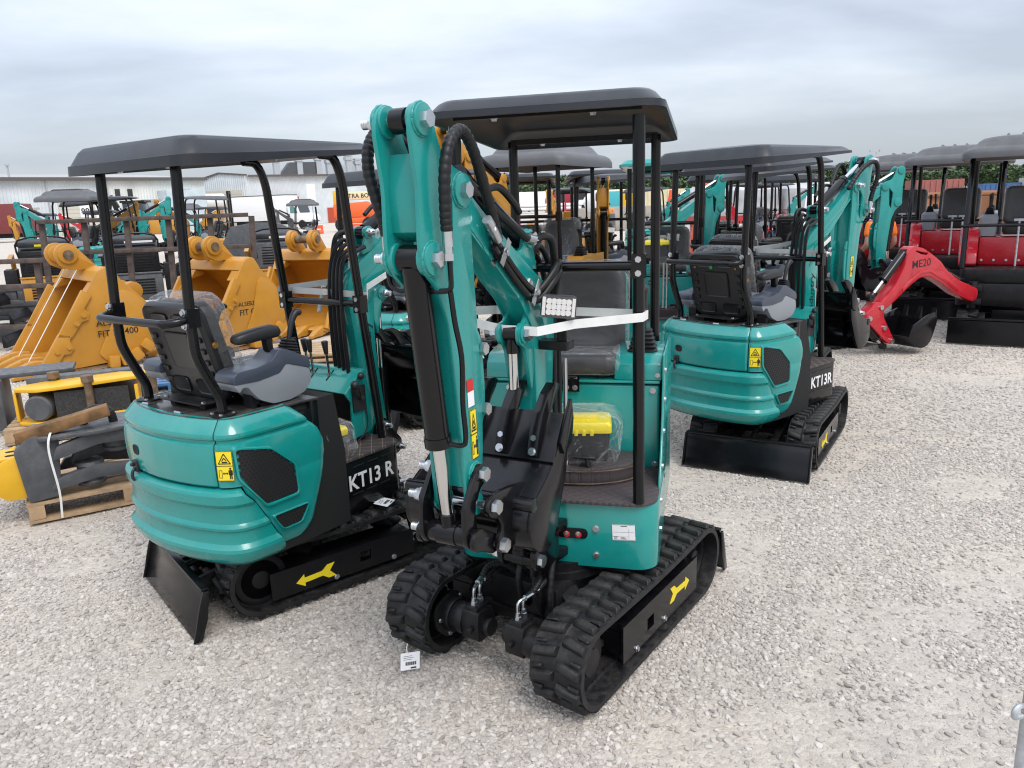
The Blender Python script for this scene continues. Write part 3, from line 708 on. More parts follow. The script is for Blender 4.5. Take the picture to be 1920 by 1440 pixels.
def grille_mb(poly):
    m = MB(); r = 0.0105
    n = len(poly); cx = sum(p[0] for p in poly) / n; cz = sum(p[1] for p in poly) / n
    P = rpoly(poly, 0.018, 3)
    j = 0; z = min(p[1] for p in poly)
    while z < max(p[1] for p in poly):
        x = min(p[0] for p in poly) + (j % 2) * r * 0.866
        while x < max(p[0] for p in poly):
            if inside((x, z), poly):
                m.mi = 1; m._add([on_tail(x + r * 1.05 * math.sin(a), z + r * 1.05 * math.cos(a), 0.0052) for a in [PI / 3 * i for i in range(6)]], [(0, 1, 2, 3, 4, 5)]); m.mi = 0
                o_ = [on_tail(x + r * 1.0 * math.sin(a), z + r * 1.0 * math.cos(a), 0.0065) for a in [PI / 3 * i for i in range(6)]]
                i_ = [on_tail(x + r * 0.76 * math.sin(a), z + r * 0.76 * math.cos(a), 0.0065) for a in [PI / 3 * i for i in range(6)]]
                m._add(o_ + i_, [(i, (i + 1) % 6, 6 + (i + 1) % 6, 6 + i) for i in range(6)])
            x += r * 1.732
        z += r * 1.5; j += 1
    return m
def grille_rim_mb(poly):
    m = MB(); n = len(poly); cx = sum(p[0] for p in poly) / n; cz = sum(p[1] for p in poly) / n
    P = rpoly(poly, 0.02, 4); k = len(P); rs = []
    for sc, d in ((1.0, 0.004), (1.02, 0.012), (1.075, 0.012), (1.13, -0.002)): rs.append([on_tail(cx + (x - cx) * sc, cz + (z - cz) * sc, d) for x, z in P])
    v = [p for r in rs for p in r]
    return m._add(v, [(i * k + j, i * k + (j + 1) % k, (i + 1) * k + (j + 1) % k, (i + 1) * k + j) for i in range(3) for j in range(k)])
# ---- seat
def seatback_mb(w, h, t):
    m = MB(); o = rrect(-w / 2, w / 2, 0, h, 0.07, 5); n = len(o)
    def ring(sc, y): return [(y, x * sc, h / 2 + (z - h / 2) * sc) for x, z in o]
    return m.rings([ring(0.9, -t * 0.5), ring(0.98, -t * 0.4), ring(1.0, 0), ring(0.98, t * 0.35), ring(0.90, t * 0.5), ring(0.72, t * 0.42), ring(0.66, t * 0.32)])
def shell_mb(w, h):
    m = MB(); o = rrect(-w / 2, w / 2, 0, h, 0.06, 5)
    def ring(sc, x, dz=0): return [(x, y * sc, h / 2 + (z - h / 2) * sc) for y, z in o]
    m.rings([ring(1.0, 0.045), ring(1.02, 0.02), ring(0.97, -0.004), ring(0.90, 0.0)])
    for y0, y1, z0, z1 in ((-0.10, 0.10, 0.16, 0.36), (-0.15, -0.02, 0.40, 0.455), (0.02, 0.15, 0.40, 0.455), (-0.16, -0.03, 0.03, 0.11), (0.03, 0.16, 0.03, 0.11)):
        q = rrect(y0 * w / 0.44, y1 * w / 0.44, z0 * h / 0.5, z1 * h / 0.5, 0.02, 3)
        m.rings([[(x, y, z) for y, z in q] if False else [(-0.002, y, z) for y, z in q], [(-0.010, y * 0.97 + 0.015 * (y0 + y1), z) for y, z in q], [(-0.004, y * 0.9 + 0.05 * (y0 + y1), z * 0.94 + 0.03 * (z0 + z1)) for y, z in q]])
    for i in range(5):
        for s in (1, -1): m.box((-0.004, s * w * 0.40, h * (0.18 + 0.12 * i)), (0.014, w * 0.09, 0.022))
    return m
def boot_mb(h, n=6, w0=0.062, w1=0.034):
    m = MB(); rs = []
    for i in range(n * 2 + 1):
        t = i / (2 * n); w_ = w0 + (w1 - w0) * t; w_ *= (1.06 if i % 2 else 0.92)
        rs.append([(x, y, t * h) for x, y in rrect(-w_, w_, -w_, w_, w_ * 0.45, 3)])
    return m.rings(rs)
def joystick(parent, p, tilt, key):
    M = Matrix.Translation(p) @ Matrix.Rotation(R(tilt), 4, 'Y')
    j = part('joystick', lambda: MB().tube([(0, 0, 0.08), (0.005, 0, 0.14), (0.012, 0, 0.20), (0.028, 0, 0.245), (0.045, 0, 0.262)], lambda t: 0.013 + 0.011 * t, 12, 4).sph((0.047, 0, 0.262), 0.026, sc=(1.2, 1, 0.85)), BLKP, parent, M, key=('joy', key))
    part('boot', lambda: boot_mb(0.10), HOSE, j, key='boot')
    return j
def flange_bolts(parent, p, r=0.045):
    part('post_flange', lambda: MB().cyl((0, 0, 0), (0, 0, 0.009), 0.058, n=24), BLKS, parent, Matrix.Translation(p), key='flange', bevel=0.0015)
    for i in range(4):
        a = PI / 4 + PI / 2 * i; bolt(parent, (p[0] + r * math.cos(a), p[1] + r * math.sin(a), p[2] + 0.009), (0, 0, 1), 0.0085)
def toolbox(label, M, group='toolboxes riding on the excavators'):
    t = thing('toolbox', label, 'toolbox', M, group)
    part('box_body', lambda: MB().rings([[(x, y, z) for x, y in rrect(-0.075 * k, 0.075 * k, -0.115 * k, 0.115 * k, 0.012)] for z, k in ((0, 0.9), (0.11, 1.0), (0.115, 1.0))]), BLKP, t, key='tb_body')
    def lid():
        m = MB(); m.rings([[(x, y, z) for x, y in rrect(-0.082 * k, 0.082 * k, -0.122 * k, 0.122 * k, 0.015)] for z, k in ((0.115, 1.0), (0.145, 1.0), (0.158, 0.93))])
        m.box((0.0, 0.0, 0.163), (0.05, 0.13, 0.014))
        for k in range(4): m.box((0.083, -0.045 + 0.03 * k, 0.118), (0.006, 0.014, 0.022))
        return m
    part('lid', lid, YTB, t, key='tb_lid', bevel=0.002)
    def film():
        m = MB(); g = random.Random(3); rs = []
        for z, k in ((-0.001, 1.05), (0.05, 1.28), (0.11, 1.22), (0.15, 1.25), (0.178, 1.12), (0.195, 0.8)):
            rs.append([(x * k + g.uniform(-0.009, 0.009), y * k + g.uniform(-0.012, 0.012), z + g.uniform(-0.006, 0.006)) for x, y in rrect(-0.085, 0.085, -0.125, 0.125, 0.02, 5)])
        return m.rings(rs)
    part('plastic_wrap', film, FILM, t, key='tb_film', ang=60)
    return t
def strip_mb(pts, w=0.036, th=0.002, sm=0, tilt=None):
    P = catmull(pts, sm) if sm else [Vector(p) for p in pts]; rs = []
    for i, p in enumerate(P):
        d = (P[min(i + 1, len(P) - 1)] - P[max(i - 1, 0)]).normalized(); up = Vector((0, 0, 1)) if tilt is None else tilt[i]
        up = (up - d * up.dot(d)).normalized(); n = d.cross(up) * th / 2; u = up * w / 2
        rs.append([p - u - n, p + u - n, p + u + n, p - u + n])
    return MB().rings(rs)
# ---- boom, dipper and bucket, in the plane of the boom (x forward, z up, origin under the king pin)
BOOMP = [(-0.07, 0.64), (-0.088, 0.90), (-0.10, 1.18), (-0.128, 1.40), (-0.128, 1.50), (-0.085, 1.585), (0.02, 1.645), (0.12, 1.705), (0.32, 1.83), (0.50, 1.955), (0.545, 1.99), (0.595, 1.975), (0.605, 1.93),
         (0.58, 1.895), (0.40, 1.755), (0.12, 1.53), (0.072, 1.46), (0.05, 1.36), (0.045, 1.15), (0.065, 0.92), (0.09, 0.70), (0.08, 0.65), (0.03, 0.625)]
STKP = [(0.705, 2.175), (0.745, 2.19), (0.785, 2.165), (0.80, 2.11), (0.775, 1.95), (0.782, 1.78), (0.765, 1.715), (0.70, 1.66), (0.655, 1.55), (0.628, 1.30), (0.612, 1.08), (0.60, 0.93), (0.575, 0.885), (0.535, 0.89), (0.513, 0.94),
        (0.49, 1.10), (0.478, 1.30), (0.49, 1.55), (0.50, 1.80), (0.498, 1.92), (0.52, 1.99), (0.57, 2.01), (0.63, 2.03), (0.665, 2.09), (0.685, 2.15)]
def plate_hole(poly, hole, a, b):
    """plate with one hole: the hole is let into the outline through a slit"""
    h = hole[::-1] if (sum(hole[i][0] * hole[(i + 1) % len(hole)][1] - hole[(i + 1) % len(hole)][0] * hole[i][1] for i in range(len(hole))) > 0) == (sum(poly[i][0] * poly[(i + 1) % len(poly)][1] - poly[(i + 1) % len(poly)][0] * poly[i][1] for i in range(len(poly))) > 0) else hole
    bi, bj = min(((i, j) for i in range(len(poly)) for j in range(len(h))), key=lambda q: (Vector(poly[q[0]]) - Vector(h[q[1]])).length)
    ring = poly[:bi + 1] + h[bj:] + h[:bj + 1] + poly[bi:]
    return MB().prism(ring, a, b)
def boss(m, x, z, y0, y1, r, n=20): return m.cyl((x, y0, z), (x, y1, z), r, n=n)
def weld(m, x, z, y, r, n=56):
    """bead of weld round a boss"""
    return m.tube([(x + r * math.cos(2 * PI * i / n), y, z + r * math.sin(2 * PI * i / n)) for i in range(n + 1)], lambda t: 0.0046 * (0.8 + 0.35 * abs(math.sin(t * PI * 14))), 6)
def pin(parent, x, z, hw, r=0.019, key=None):
    """bolted pivot pin: hex head on one end, locknut with thread on the other"""
    def f():
        m = MB(); m.cyl((0, hw, 0), (0, hw + 0.020, 0), r * 1.35, r * 1.3, 6); m.cyl((0, -hw, 0), (0, -hw - 0.018, 0), r * 1.35, r * 1.3, 6)
        m.lathe([(0, -hw - 0.018), (r * 1.15, -hw - 0.018), (r * 1.1, -hw - 0.03), (r * 0.8, -hw - 0.034)] + [(r * (0.8 if i % 2 else 0.72), -hw - 0.036 - 0.003 * i) for i in range(8)] + [(0, -hw - 0.062)], (0, 0, 0), (0, 1, 0), 16)
        m.cyl((0, -hw, 0), (0, hw, 0), r * 0.8, n=12); return m
    return part('pivot_bolt', f, ZINC, parent, Matrix.Translation((x, 0, z)), key=('pin', round(hw, 3), r), ang=30)
def cyl_mb(a, b, rb, rr, f, eye=0.03, ew=0.05, both=True):
    """hydraulic cylinder barrel, from pin a (barrel end) as fraction f of the way to b"""
    a = Vector(a); b = Vector(b); d = (b - a).normalized(); e = a + (b - a) * f
    m = MB(); m.cyl(a + d * 0.02, e, rb, n=22); m.cyl(e - d * 0.035, e, rb * 1.1, n=22); m.cyl(a + d * 0.02, a + d * 0.04, rb * 1.06, n=22)
    m.cyl(a - Vector((0, ew / 2, 0)), a + Vector((0, ew / 2, 0)), eye, n=18)
    return m
def rodend_mb(a, b, rb, eye=0.03, ew=0.05):
    a = Vector(a); b = Vector(b); d = (b - a).normalized()
    return MB().cyl(b - Vector((0, ew / 2, 0)), b + Vector((0, ew / 2, 0)), eye, n=18).cyl(b - d * 0.075, b - d * 0.01, rb * 0.72, n=16)
def rod_mb(a, b, rr, f):
    a = Vector(a); b = Vector(b); return MB().cyl(a + (b - a) * f, b - (b - a).normalized() * 0.04, rr, n=16)
def wrap_hose(pts, r, turns=30, sm=26):
    return MB().tube(pts, lambda t: r * (0.94 + 0.16 * abs(math.sin(t * PI * turns)) ** 0.6), 12, sm)
def boom_group(root, MU, col, colc, hero, cylcol=None):
    """MU: matrix of the boom plane inside the root"""
    P = lambda name, f, m, key, parent=None, bevel=0, seg=2, ang=35, M=None: part(name, f, m, parent if parent is not None else root, (MU if parent is None else M), bevel, seg, ('bm', key), ang)
    def sw():
        m = MB()
        for z0, z1 in ((0.44, 0.475), (0.565, 0.60)): m.prism(rpoly([(-0.16, -0.09), (0.03, -0.055), (0.055, 0.0), (0.03, 0.055), (-0.16, 0.09)], 0.03), z0, z1, 'z')
        return m
    P('swing_bracket', sw, BLK, 'sw', bevel=0.004)
    def kp():
        m = MB(); m.cyl((0, 0, 0.40), (0, 0, 0.64), 0.038, n=20); m.bx(-0.045, 0.045, -0.055, 0.055, 0.485, 0.555)
        for s in (1, -1): m.prism(rpoly([(-0.05, 0.47), (0.06, 0.47), (0.16, 0.50), (0.17, 0.57), (0.10, 0.64), (0.075, 0.70), (0.03, 0.735), (-0.02, 0.71), (-0.055, 0.62)], 0.025), s * 0.062, s * 0.086)
        m.cyl((0.13, -0.07, 0.535), (0.13, 0.07, 0.535), 0.03, n=18)
        return m
    k_ = P('king_post', kp, BLK, 'kp', bevel=0.003)
    def bo():
        m = MB(); m.prism(rpoly(BOOMP, 0.05, 4), -0.05, 0.05)
        boss(m, 0.55, 1.946, -0.062, 0.062, 0.046); boss(m, 0.03, 0.69, -0.06, 0.06, 0.046)
        for s in (1, -1):
            m.prism(rpoly([(0.0, 1.655), (0.03, 1.74), (0.045, 1.80), (0.075, 1.815), (0.10, 1.79), (0.11, 1.74), (0.16, 1.735), (0.15, 1.70)], 0.018), s * 0.03, s * 0.046)
            boss(m, 0.06, 1.775, s * 0.028, s * 0.052, 0.034)
            m.prism(rpoly([(0.07, 1.54), (0.05, 1.30), (0.075, 1.20), (0.10, 1.30), (0.12, 1.38), (0.165, 1.40), (0.172, 1.45), (0.15, 1.475), (0.12, 1.475)], 0.02), s * 0.032, s * 0.048)
            boss(m, 0.129, 1.434, s * 0.03, s * 0.056, 0.036); weld(m, 0.55, 1.946, s * 0.056, 0.047)
            m.tube([(0.10, s * 0.0505, 1.53), (0.25, s * 0.0505, 1.648), (0.40, s * 0.0505, 1.768), (0.55, s * 0.0505, 1.885)], lambda t: 0.004 * (0.8 + 0.35 * abs(math.sin(t * 60))), 6, 24)
            m.prism(rpoly([(-0.07, 1.35), (0.03, 1.40), (0.16, 1.56), (0.40, 1.755), (0.41, 1.775), (0.12, 1.60), (0.0, 1.52)], 0.01), s * 0.048, s * 0.054)
        return m
    bm_ = P('boom', bo, col, 'boom', bevel=0.005)
    a, b, f = (0.13, 0, 0.535), (0.129, 0, 1.434), 0.52
    bc = P('boom_cylinder', lambda: cyl_mb(a, b, 0.034, 0.018, f, 0.032), BLK, 'bc'); P('cylinder_rod', lambda: rod_mb(a, b, 0.019, f), CHR, 'bcr', parent=bc); P('rod_end', lambda: rodend_mb(a, b, 0.034, 0.032), BLK, 'bce', parent=bc)
    a2, b2, f2 = (0.06, 0, 1.775), (0.742, 0, 2.138), 0.60
    ac = P('arm_cylinder', lambda: cyl_mb(a2, b2, 0.036, 0.018, f2, 0.036, 0.048), BLK, 'ac'); P('cylinder_rod', lambda: rod_mb(a2, b2, 0.02, f2), CHR, 'acr', parent=ac); P('rod_end', lambda: rodend_mb(a2, b2, 0.036, 0.036, 0.048), BLK, 'ace', parent=ac)
    # dipper arm
    def st():
        m = MB(); sp = rpoly(STKP, 0.03, 4)
        for s in (1, -1):
            m.join(plate_hole(sp, rpoly([(0.60, 1.93), (0.655, 1.87), (0.64, 1.68), (0.615, 1.72)], 0.012), s * 0.052, s * 0.066))
            for x, z, r in ((0.742, 2.138, 0.045), (0.727, 1.752, 0.05), (0.55, 1.946, 0.05), (0.548, 1.036, 0.036), (0.556, 0.93, 0.036)): boss(m, x, z, s * 0.042, s * 0.078, r); weld(m, x, z, s * 0.067, r + 0.001)
        for q in ((0.62, 1.585), (0.60, 1.36)):
            pass
        m.prism([(0.735, 2.05), (0.755, 1.95), (0.752, 1.83), (0.70, 1.80), (0.69, 1.81), (0.735, 1.84), (0.74, 1.94), (0.72, 2.045)], -0.053, 0.053)
        m.prism([(0.655, 1.60), (0.618, 1.30), (0.60, 1.0), (0.587, 1.0), (0.605, 1.30), (0.64, 1.60), (0.69, 1.67), (0.70, 1.66)], -0.053, 0.053)
        m.prism([(0.515, 1.88), (0.505, 1.55), (0.493, 1.30), (0.505, 1.05), (0.517, 1.05), (0.506, 1.30), (0.518, 1.55), (0.53, 1.88)], -0.053, 0.053)
        for s in (1, -1):
            m.join(plate_hole(rpoly([(0.50, 1.52), (0.47, 1.50), (0.452, 1.46), (0.445, 1.30), (0.452, 1.22), (0.48, 1.17), (0.50, 1.16)], 0.02), [(0.465 + 0.012 * math.cos(i), 1.44 + 0.012 * math.sin(i)) for i in range(6)], s * 0.045, s * 0.058))
        return m
    dp = P('dipper_arm', st, colc, 'stick', bevel=0.004)
    a3, b3, f3 = (0.727, 0, 1.752), (0.617, 0, 0.839), 0.655
    kc = P('bucket_cylinder', lambda: cyl_mb(a3, b3, 0.040, 0.02, f3, 0.042, 0.072), BLK, 'kc'); P('cylinder_rod', lambda: rod_mb(a3, b3, 0.023, f3), CHR, 'kcr', parent=kc); P('rod_end', lambda: rodend_mb(a3, b3, 0.040, 0.042, 0.072), BLK, 'kce', parent=kc)
    def rocker():
        m = MB()
        for s in (1, -1):
            m.prism(rpoly([(0.52, 1.06), (0.56, 1.075), (0.60, 1.03), (0.66, 0.95), (0.665, 0.84), (0.645, 0.80), (0.60, 0.795), (0.585, 0.83), (0.60, 0.92), (0.56, 0.99), (0.525, 1.0)], 0.02, 3), s * 0.074, s * 0.092)
        m.cyl((0.617, -0.075, 0.839), (0.617, 0.075, 0.839), 0.037, n=18); return m
    P('rocker_link', rocker, BLK, 'rock', bevel=0.003)
    def link():
        m = MB()
        for s in (1, -1):
            m.prism(rpoly([(0.60, 0.87), (0.655, 0.86), (0.655, 0.80), (0.60, 0.785), (0.53, 0.745), (0.49, 0.75), (0.485, 0.80), (0.53, 0.825)], 0.025, 3), s * 0.096, s * 0.114)
        m.cyl((0.508, -0.11, 0.775), (0.508, 0.11, 0.775), 0.026, n=16); return m
    P('bucket_link', link, BLK, 'link', bevel=0.003)
    def bucket():
        W0, W = -0.31, 0.205
        out_ = [(0.13, 1.125), (0.17, 1.065), (0.235, 0.99), (0.32, 0.935), (0.395, 0.895), (0.435, 0.835), (0.43, 0.765), (0.385, 0.71), (0.32, 0.685), (0.26, 0.69)]
        sh = catmull([(x, 0, z) for x, z in out_], 4); so = [(p.x, p.z) for p in sh]
        c = Vector((0.22, 0.84)); si = [tuple(Vector(p) + (c - Vector(p)).normalized() * 0.012) for p in so[::-1]]
        m = MB().prism(so + si, W0, W)
        for s in (1, -1):
            Ws = W if s > 0 else -W0
            m.prism(so + [(0.20, 0.78), (0.13, 0.93), (0.10, 1.06)], s * (Ws - 0.012), s * (Ws + 0.004))
            m.prism(rpoly([(0.105, 1.03), (0.085, 1.12), (0.10, 1.20), (0.145, 1.14), (0.20, 1.05), (0.17, 1.0)], 0.01), s * (Ws + 0.004), s * (Ws + 0.018))
            m.prism(rpoly([(0.30, 0.93), (0.42, 0.955), (0.56, 0.975), (0.60, 0.93), (0.575, 0.895), (0.53, 0.88), (0.50, 0.83), (0.535, 0.79), (0.52, 0.745), (0.48, 0.735), (0.40, 0.74)], 0.02), s * 0.118, s * 0.138)
        m.prism([(0.125, 1.14), (0.142, 1.15), (0.25, 0.995), (0.235, 0.985)], W0 - 0.003, W + 0.003)
        m.cyl((0.405, W0 - 0.006, 0.888), (0.405, W + 0.006, 0.888), 0.026, n=18)
        return m
    bk = P('bucket', bucket, BLK, 'bucket', bevel=0.003)
    for k, y in enumerate((-0.265, -0.13, 0.0, 0.135)):
        t_ = P('tooth', lambda: MB().prism(rpoly([(0.238, 1.0), (0.268, 1.012), (0.245, 1.09), (0.205, 1.165), (0.15, 1.22), (0.09, 1.25), (0.05, 1.235), (0.075, 1.205), (0.115, 1.17), (0.14, 1.13), (0.15, 1.12)], 0.010), -0.019, 0.019), BLK, 'tooth', parent=bk, bevel=0.003, M=Matrix.Translation((0, y, 0)))
    if hero:
        for y in (-0.265, -0.13, 0.0, 0.135):
            for x_, z in ((0.262, 1.03), (0.243, 1.075)): bolt(bk, (x_, y, z), (0.92, 0, 0.38), 0.012)
        for x, z, hw in ((0.742, 2.138, 0.078), (0.727, 1.752, 0.078), (0.55, 1.946, 0.078), (0.548, 1.036, 0.093), (0.617, 0.839, 0.093), (0.556, 0.93, 0.14), (0.508, 0.775, 0.138), ):
            pin(dp, x, z, hw)
        for x, z, hw in ((0.06, 1.775, 0.052), (0.129, 1.434, 0.056), (0.03, 0.69, 0.086), (0.13, 0.535, 0.086)): pin(bm_, x, z, hw)
        for x, z in ((0.465, 1.44), (0.465, 1.235)): part('pivot_bolt', lambda: MB().cyl((0, 0.058, 0), (0, 0.082, 0), 0.022, 0.021, 6), ZINC, dp, Matrix.Translation((x, 0, z)), key='hexb')
        # pipes on the bucket cylinder and wrapped hoses over the arm
        P('steel_pipe', lambda: MB().tube([(0.70, 0.03, 1.655), (0.695, 0.075, 1.655), (0.692, 0.098, 1.66), (0.692, 0.104, 1.68), (0.694, 0.104, 1.75)], 0.0085, 8, 3).tube([(0.692, 0.10, 1.655), (0.684, 0.105, 1.56), (0.672, 0.115, 1.45), (0.655, 0.10, 1.30), (0.648, 0.10, 1.19), (0.64, 0.08, 1.16), (0.655, 0.04, 1.165)], 0.0085, 8, 5), BLK, 'pipe1', parent=kc)
        P('steel_pipe', lambda: MB().tube([(0.70, -0.03, 1.66), (0.70, -0.075, 1.655), (0.702, -0.105, 1.67), (0.703, -0.112, 1.70), (0.703, -0.113, 1.73)], 0.0085, 8, 4), BLK, 'pipe2', parent=kc)
        def ends():
            m = MB()
            for y, z in ((0.104, 1.745), (-0.113, 1.735)):
                m.cyl((0.697, y, z), (0.697, y, z + 0.02), 0.0145, n=6); m.cyl((0.697, y, z + 0.02), (0.698, y, z + 0.04), 0.012, n=6); m.cyl((0.698, y, z + 0.04), (0.70, y, z + 0.10), 0.0165, 0.0155, 12)
            return m
        P('hose_fitting', ends, ZINC, 'ends', parent=kc)
        P('hydraulic_hose', lambda: wrap_hose([(0.70, 0.104, 1.83), (0.705, 0.106, 1.90), (0.70, 0.108, 2.00), (0.665, 0.108, 2.08), (0.60, 0.106, 2.115), (0.53, 0.10, 2.07), (0.46, 0.09, 1.98), (0.38, 0.078, 1.86), (0.34, 0.072, 1.78)], 0.017), HOSE, 'hose1', parent=kc)
        P('hydraulic_hose', lambda: wrap_hose([(0.70, -0.113, 1.82), (0.71, -0.125, 1.90), (0.715, -0.15, 2.0), (0.70, -0.155, 2.08), (0.65, -0.15, 2.125), (0.57, -0.125, 2.10), (0.48, -0.10, 2.02), (0.40, -0.08, 1.92)], 0.017), HOSE, 'hose2', parent=kc)
        for q, dz in enumerate((0.0, 0.034)):
            P('hydraulic_hose', lambda: MB().tube([(0.37, 0.070, 1.765 + dz), (0.30, 0.068, 1.705 + dz), (0.20, 0.068, 1.625 + dz), (0.10, 0.070, 1.56 + dz), (0.06, 0.085, 1.555 + dz), (0.0, 0.11, 1.61 + dz), (-0.06, 0.11, 1.645 + dz), (-0.10, 0.085, 1.62), (-0.135, 0.05, 1.5), (-0.14, 0.04, 1.2), (-0.13, 0.04, 0.75), (-0.12, 0.02, 0.5)], 0.0125, 10, 6), HOSE, ('sh', q), parent=bm_)
        for q in range(3):
            P('hydraulic_hose', lambda: wrap_hose([(-0.10, 0.05 - 0.05 * q, 0.50), (-0.03 + 0.03 * q, 0.06 - 0.06 * q, 0.42), (0.01, 0.07 - 0.065 * q, 0.28), (-0.02 - 0.03 * q, 0.07 - 0.06 * q, 0.155 + 0.03 * q), (-0.10, 0.06 - 0.05 * q, 0.15 + 0.03 * q), (-0.20, 0.03 - 0.03 * q, 0.24)], 0.014, 26, 20), HOSE, ('dh', q), parent=k_)
        for q in range(4):
            P('hydraulic_hose', lambda: MB().tube([(0.0, 0.02 - 0.03 * q, 1.70), (-0.08, 0.02 - 0.035 * q, 1.74 - 0.02 * q), (-0.16 - 0.01 * q, 0.03 - 0.04 * q, 1.62), (-0.185 - 0.012 * q, 0.04 - 0.045 * q, 1.35), (-0.175 - 0.01 * q, 0.04 - 0.045 * q, 0.95), (-0.15, 0.03 - 0.04 * q, 0.62), (-0.12, 0.02 - 0.03 * q, 0.46)], 0.0115, 8, 6), HOSE, ('vh', q), parent=bm_)
        P('hose_fitting', lambda: MB().cyl((0.40, 0.085, 1.825), (0.355, 0.08, 1.785), 0.0165, n=12).cyl((0.41, 0.086, 1.834), (0.40, 0.085, 1.825), 0.013, n=12).cyl((0.435, 0.087, 1.855), (0.41, 0.086, 1.834), 0.017, n=12), ZINC, 'sfit', parent=bm_)
        for x, z in ((0.325, 1.735), (0.10, 1.575)):
            P('hose_clamp', lambda: MB().bx(-0.014, 0.014, 0.05, 0.054, -0.04, 0.06).bx(-0.014, 0.014, 0.086, 0.0885, -0.04, 0.06).cyl((0, 0.05, 0.01), (0, 0.10, 0.01), 0.007, n=8).cyl((0, 0.088, 0.01), (0, 0.098, 0.01), 0.013, n=6), ZINC, 'clamp', parent=bm_, M=Matrix.Translation((x, 0, z)) @ Matrix.Rotation(R(-38), 4, 'Y'))
        P('hydraulic_hose', lambda: MB().tube([(0.13, 0.045, 1.87), (0.19, 0.05, 1.91), (0.28, 0.05, 1.955), (0.36, 0.05, 1.95)], 0.0125, 10, 6).tube([(0.36, 0.05, 1.90), (0.2, 0.05, 1.83), (0.08, 0.06, 1.77), (0.0, 0.075, 1.78), (-0.06, 0.08, 1.76), (-0.10, 0.07, 1.68), (-0.13, 0.05, 1.58), (-0.15, 0.03, 1.4)], 0.0145, 10, 6), HOSE, 'ach', parent=ac)
        P('hose_fitting', lambda: MB().cyl((0.10, 0.058, 1.78), (0.06, 0.064, 1.77), 0.0185, n=12).cyl((0.06, 0.064, 1.77), (0.045, 0.066, 1.77), 0.015, n=6), ZINC, 'afit', parent=ac)
        # stickers on the side of the arm
        sl = P('warning_sticker', sticker_mb, [YST, INK], 'sticker0', parent=dp, M=face((0.562, 0.0675, 1.085), (-1, 0, 0.03), (0.06, 0, 1)) @ Matrix.Diagonal((0.52, 1.25, 1, 1)))
        P('red_sticker', lambda: MB().bx(0, 0.038, 0, 0.05, 0, 0.001), PAPER, 'rs0', parent=dp, M=face((0.572, 0.0675, 1.265), (-1, 0, 0.03), (0.06, 0, 1)))
        P('red_sticker', lambda: MB().bx(0, 0.038, 0, 0.04, 0, 0.001), REDST, 'rs1', parent=dp, M=face((0.575, 0.0675, 1.315), (-1, 0, 0.03), (0.06, 0, 1)))
        sl = P('warning_sticker', sticker_mb, [YST, INK], 'sticker0', parent=dp, M=face((0.53, -0.0675, 1.22), (1, 0, -0.03), (0.06, 0, 1)) @ Matrix.Diagonal((0.6, 1.25, 1, 1)))
    return bm_, dp

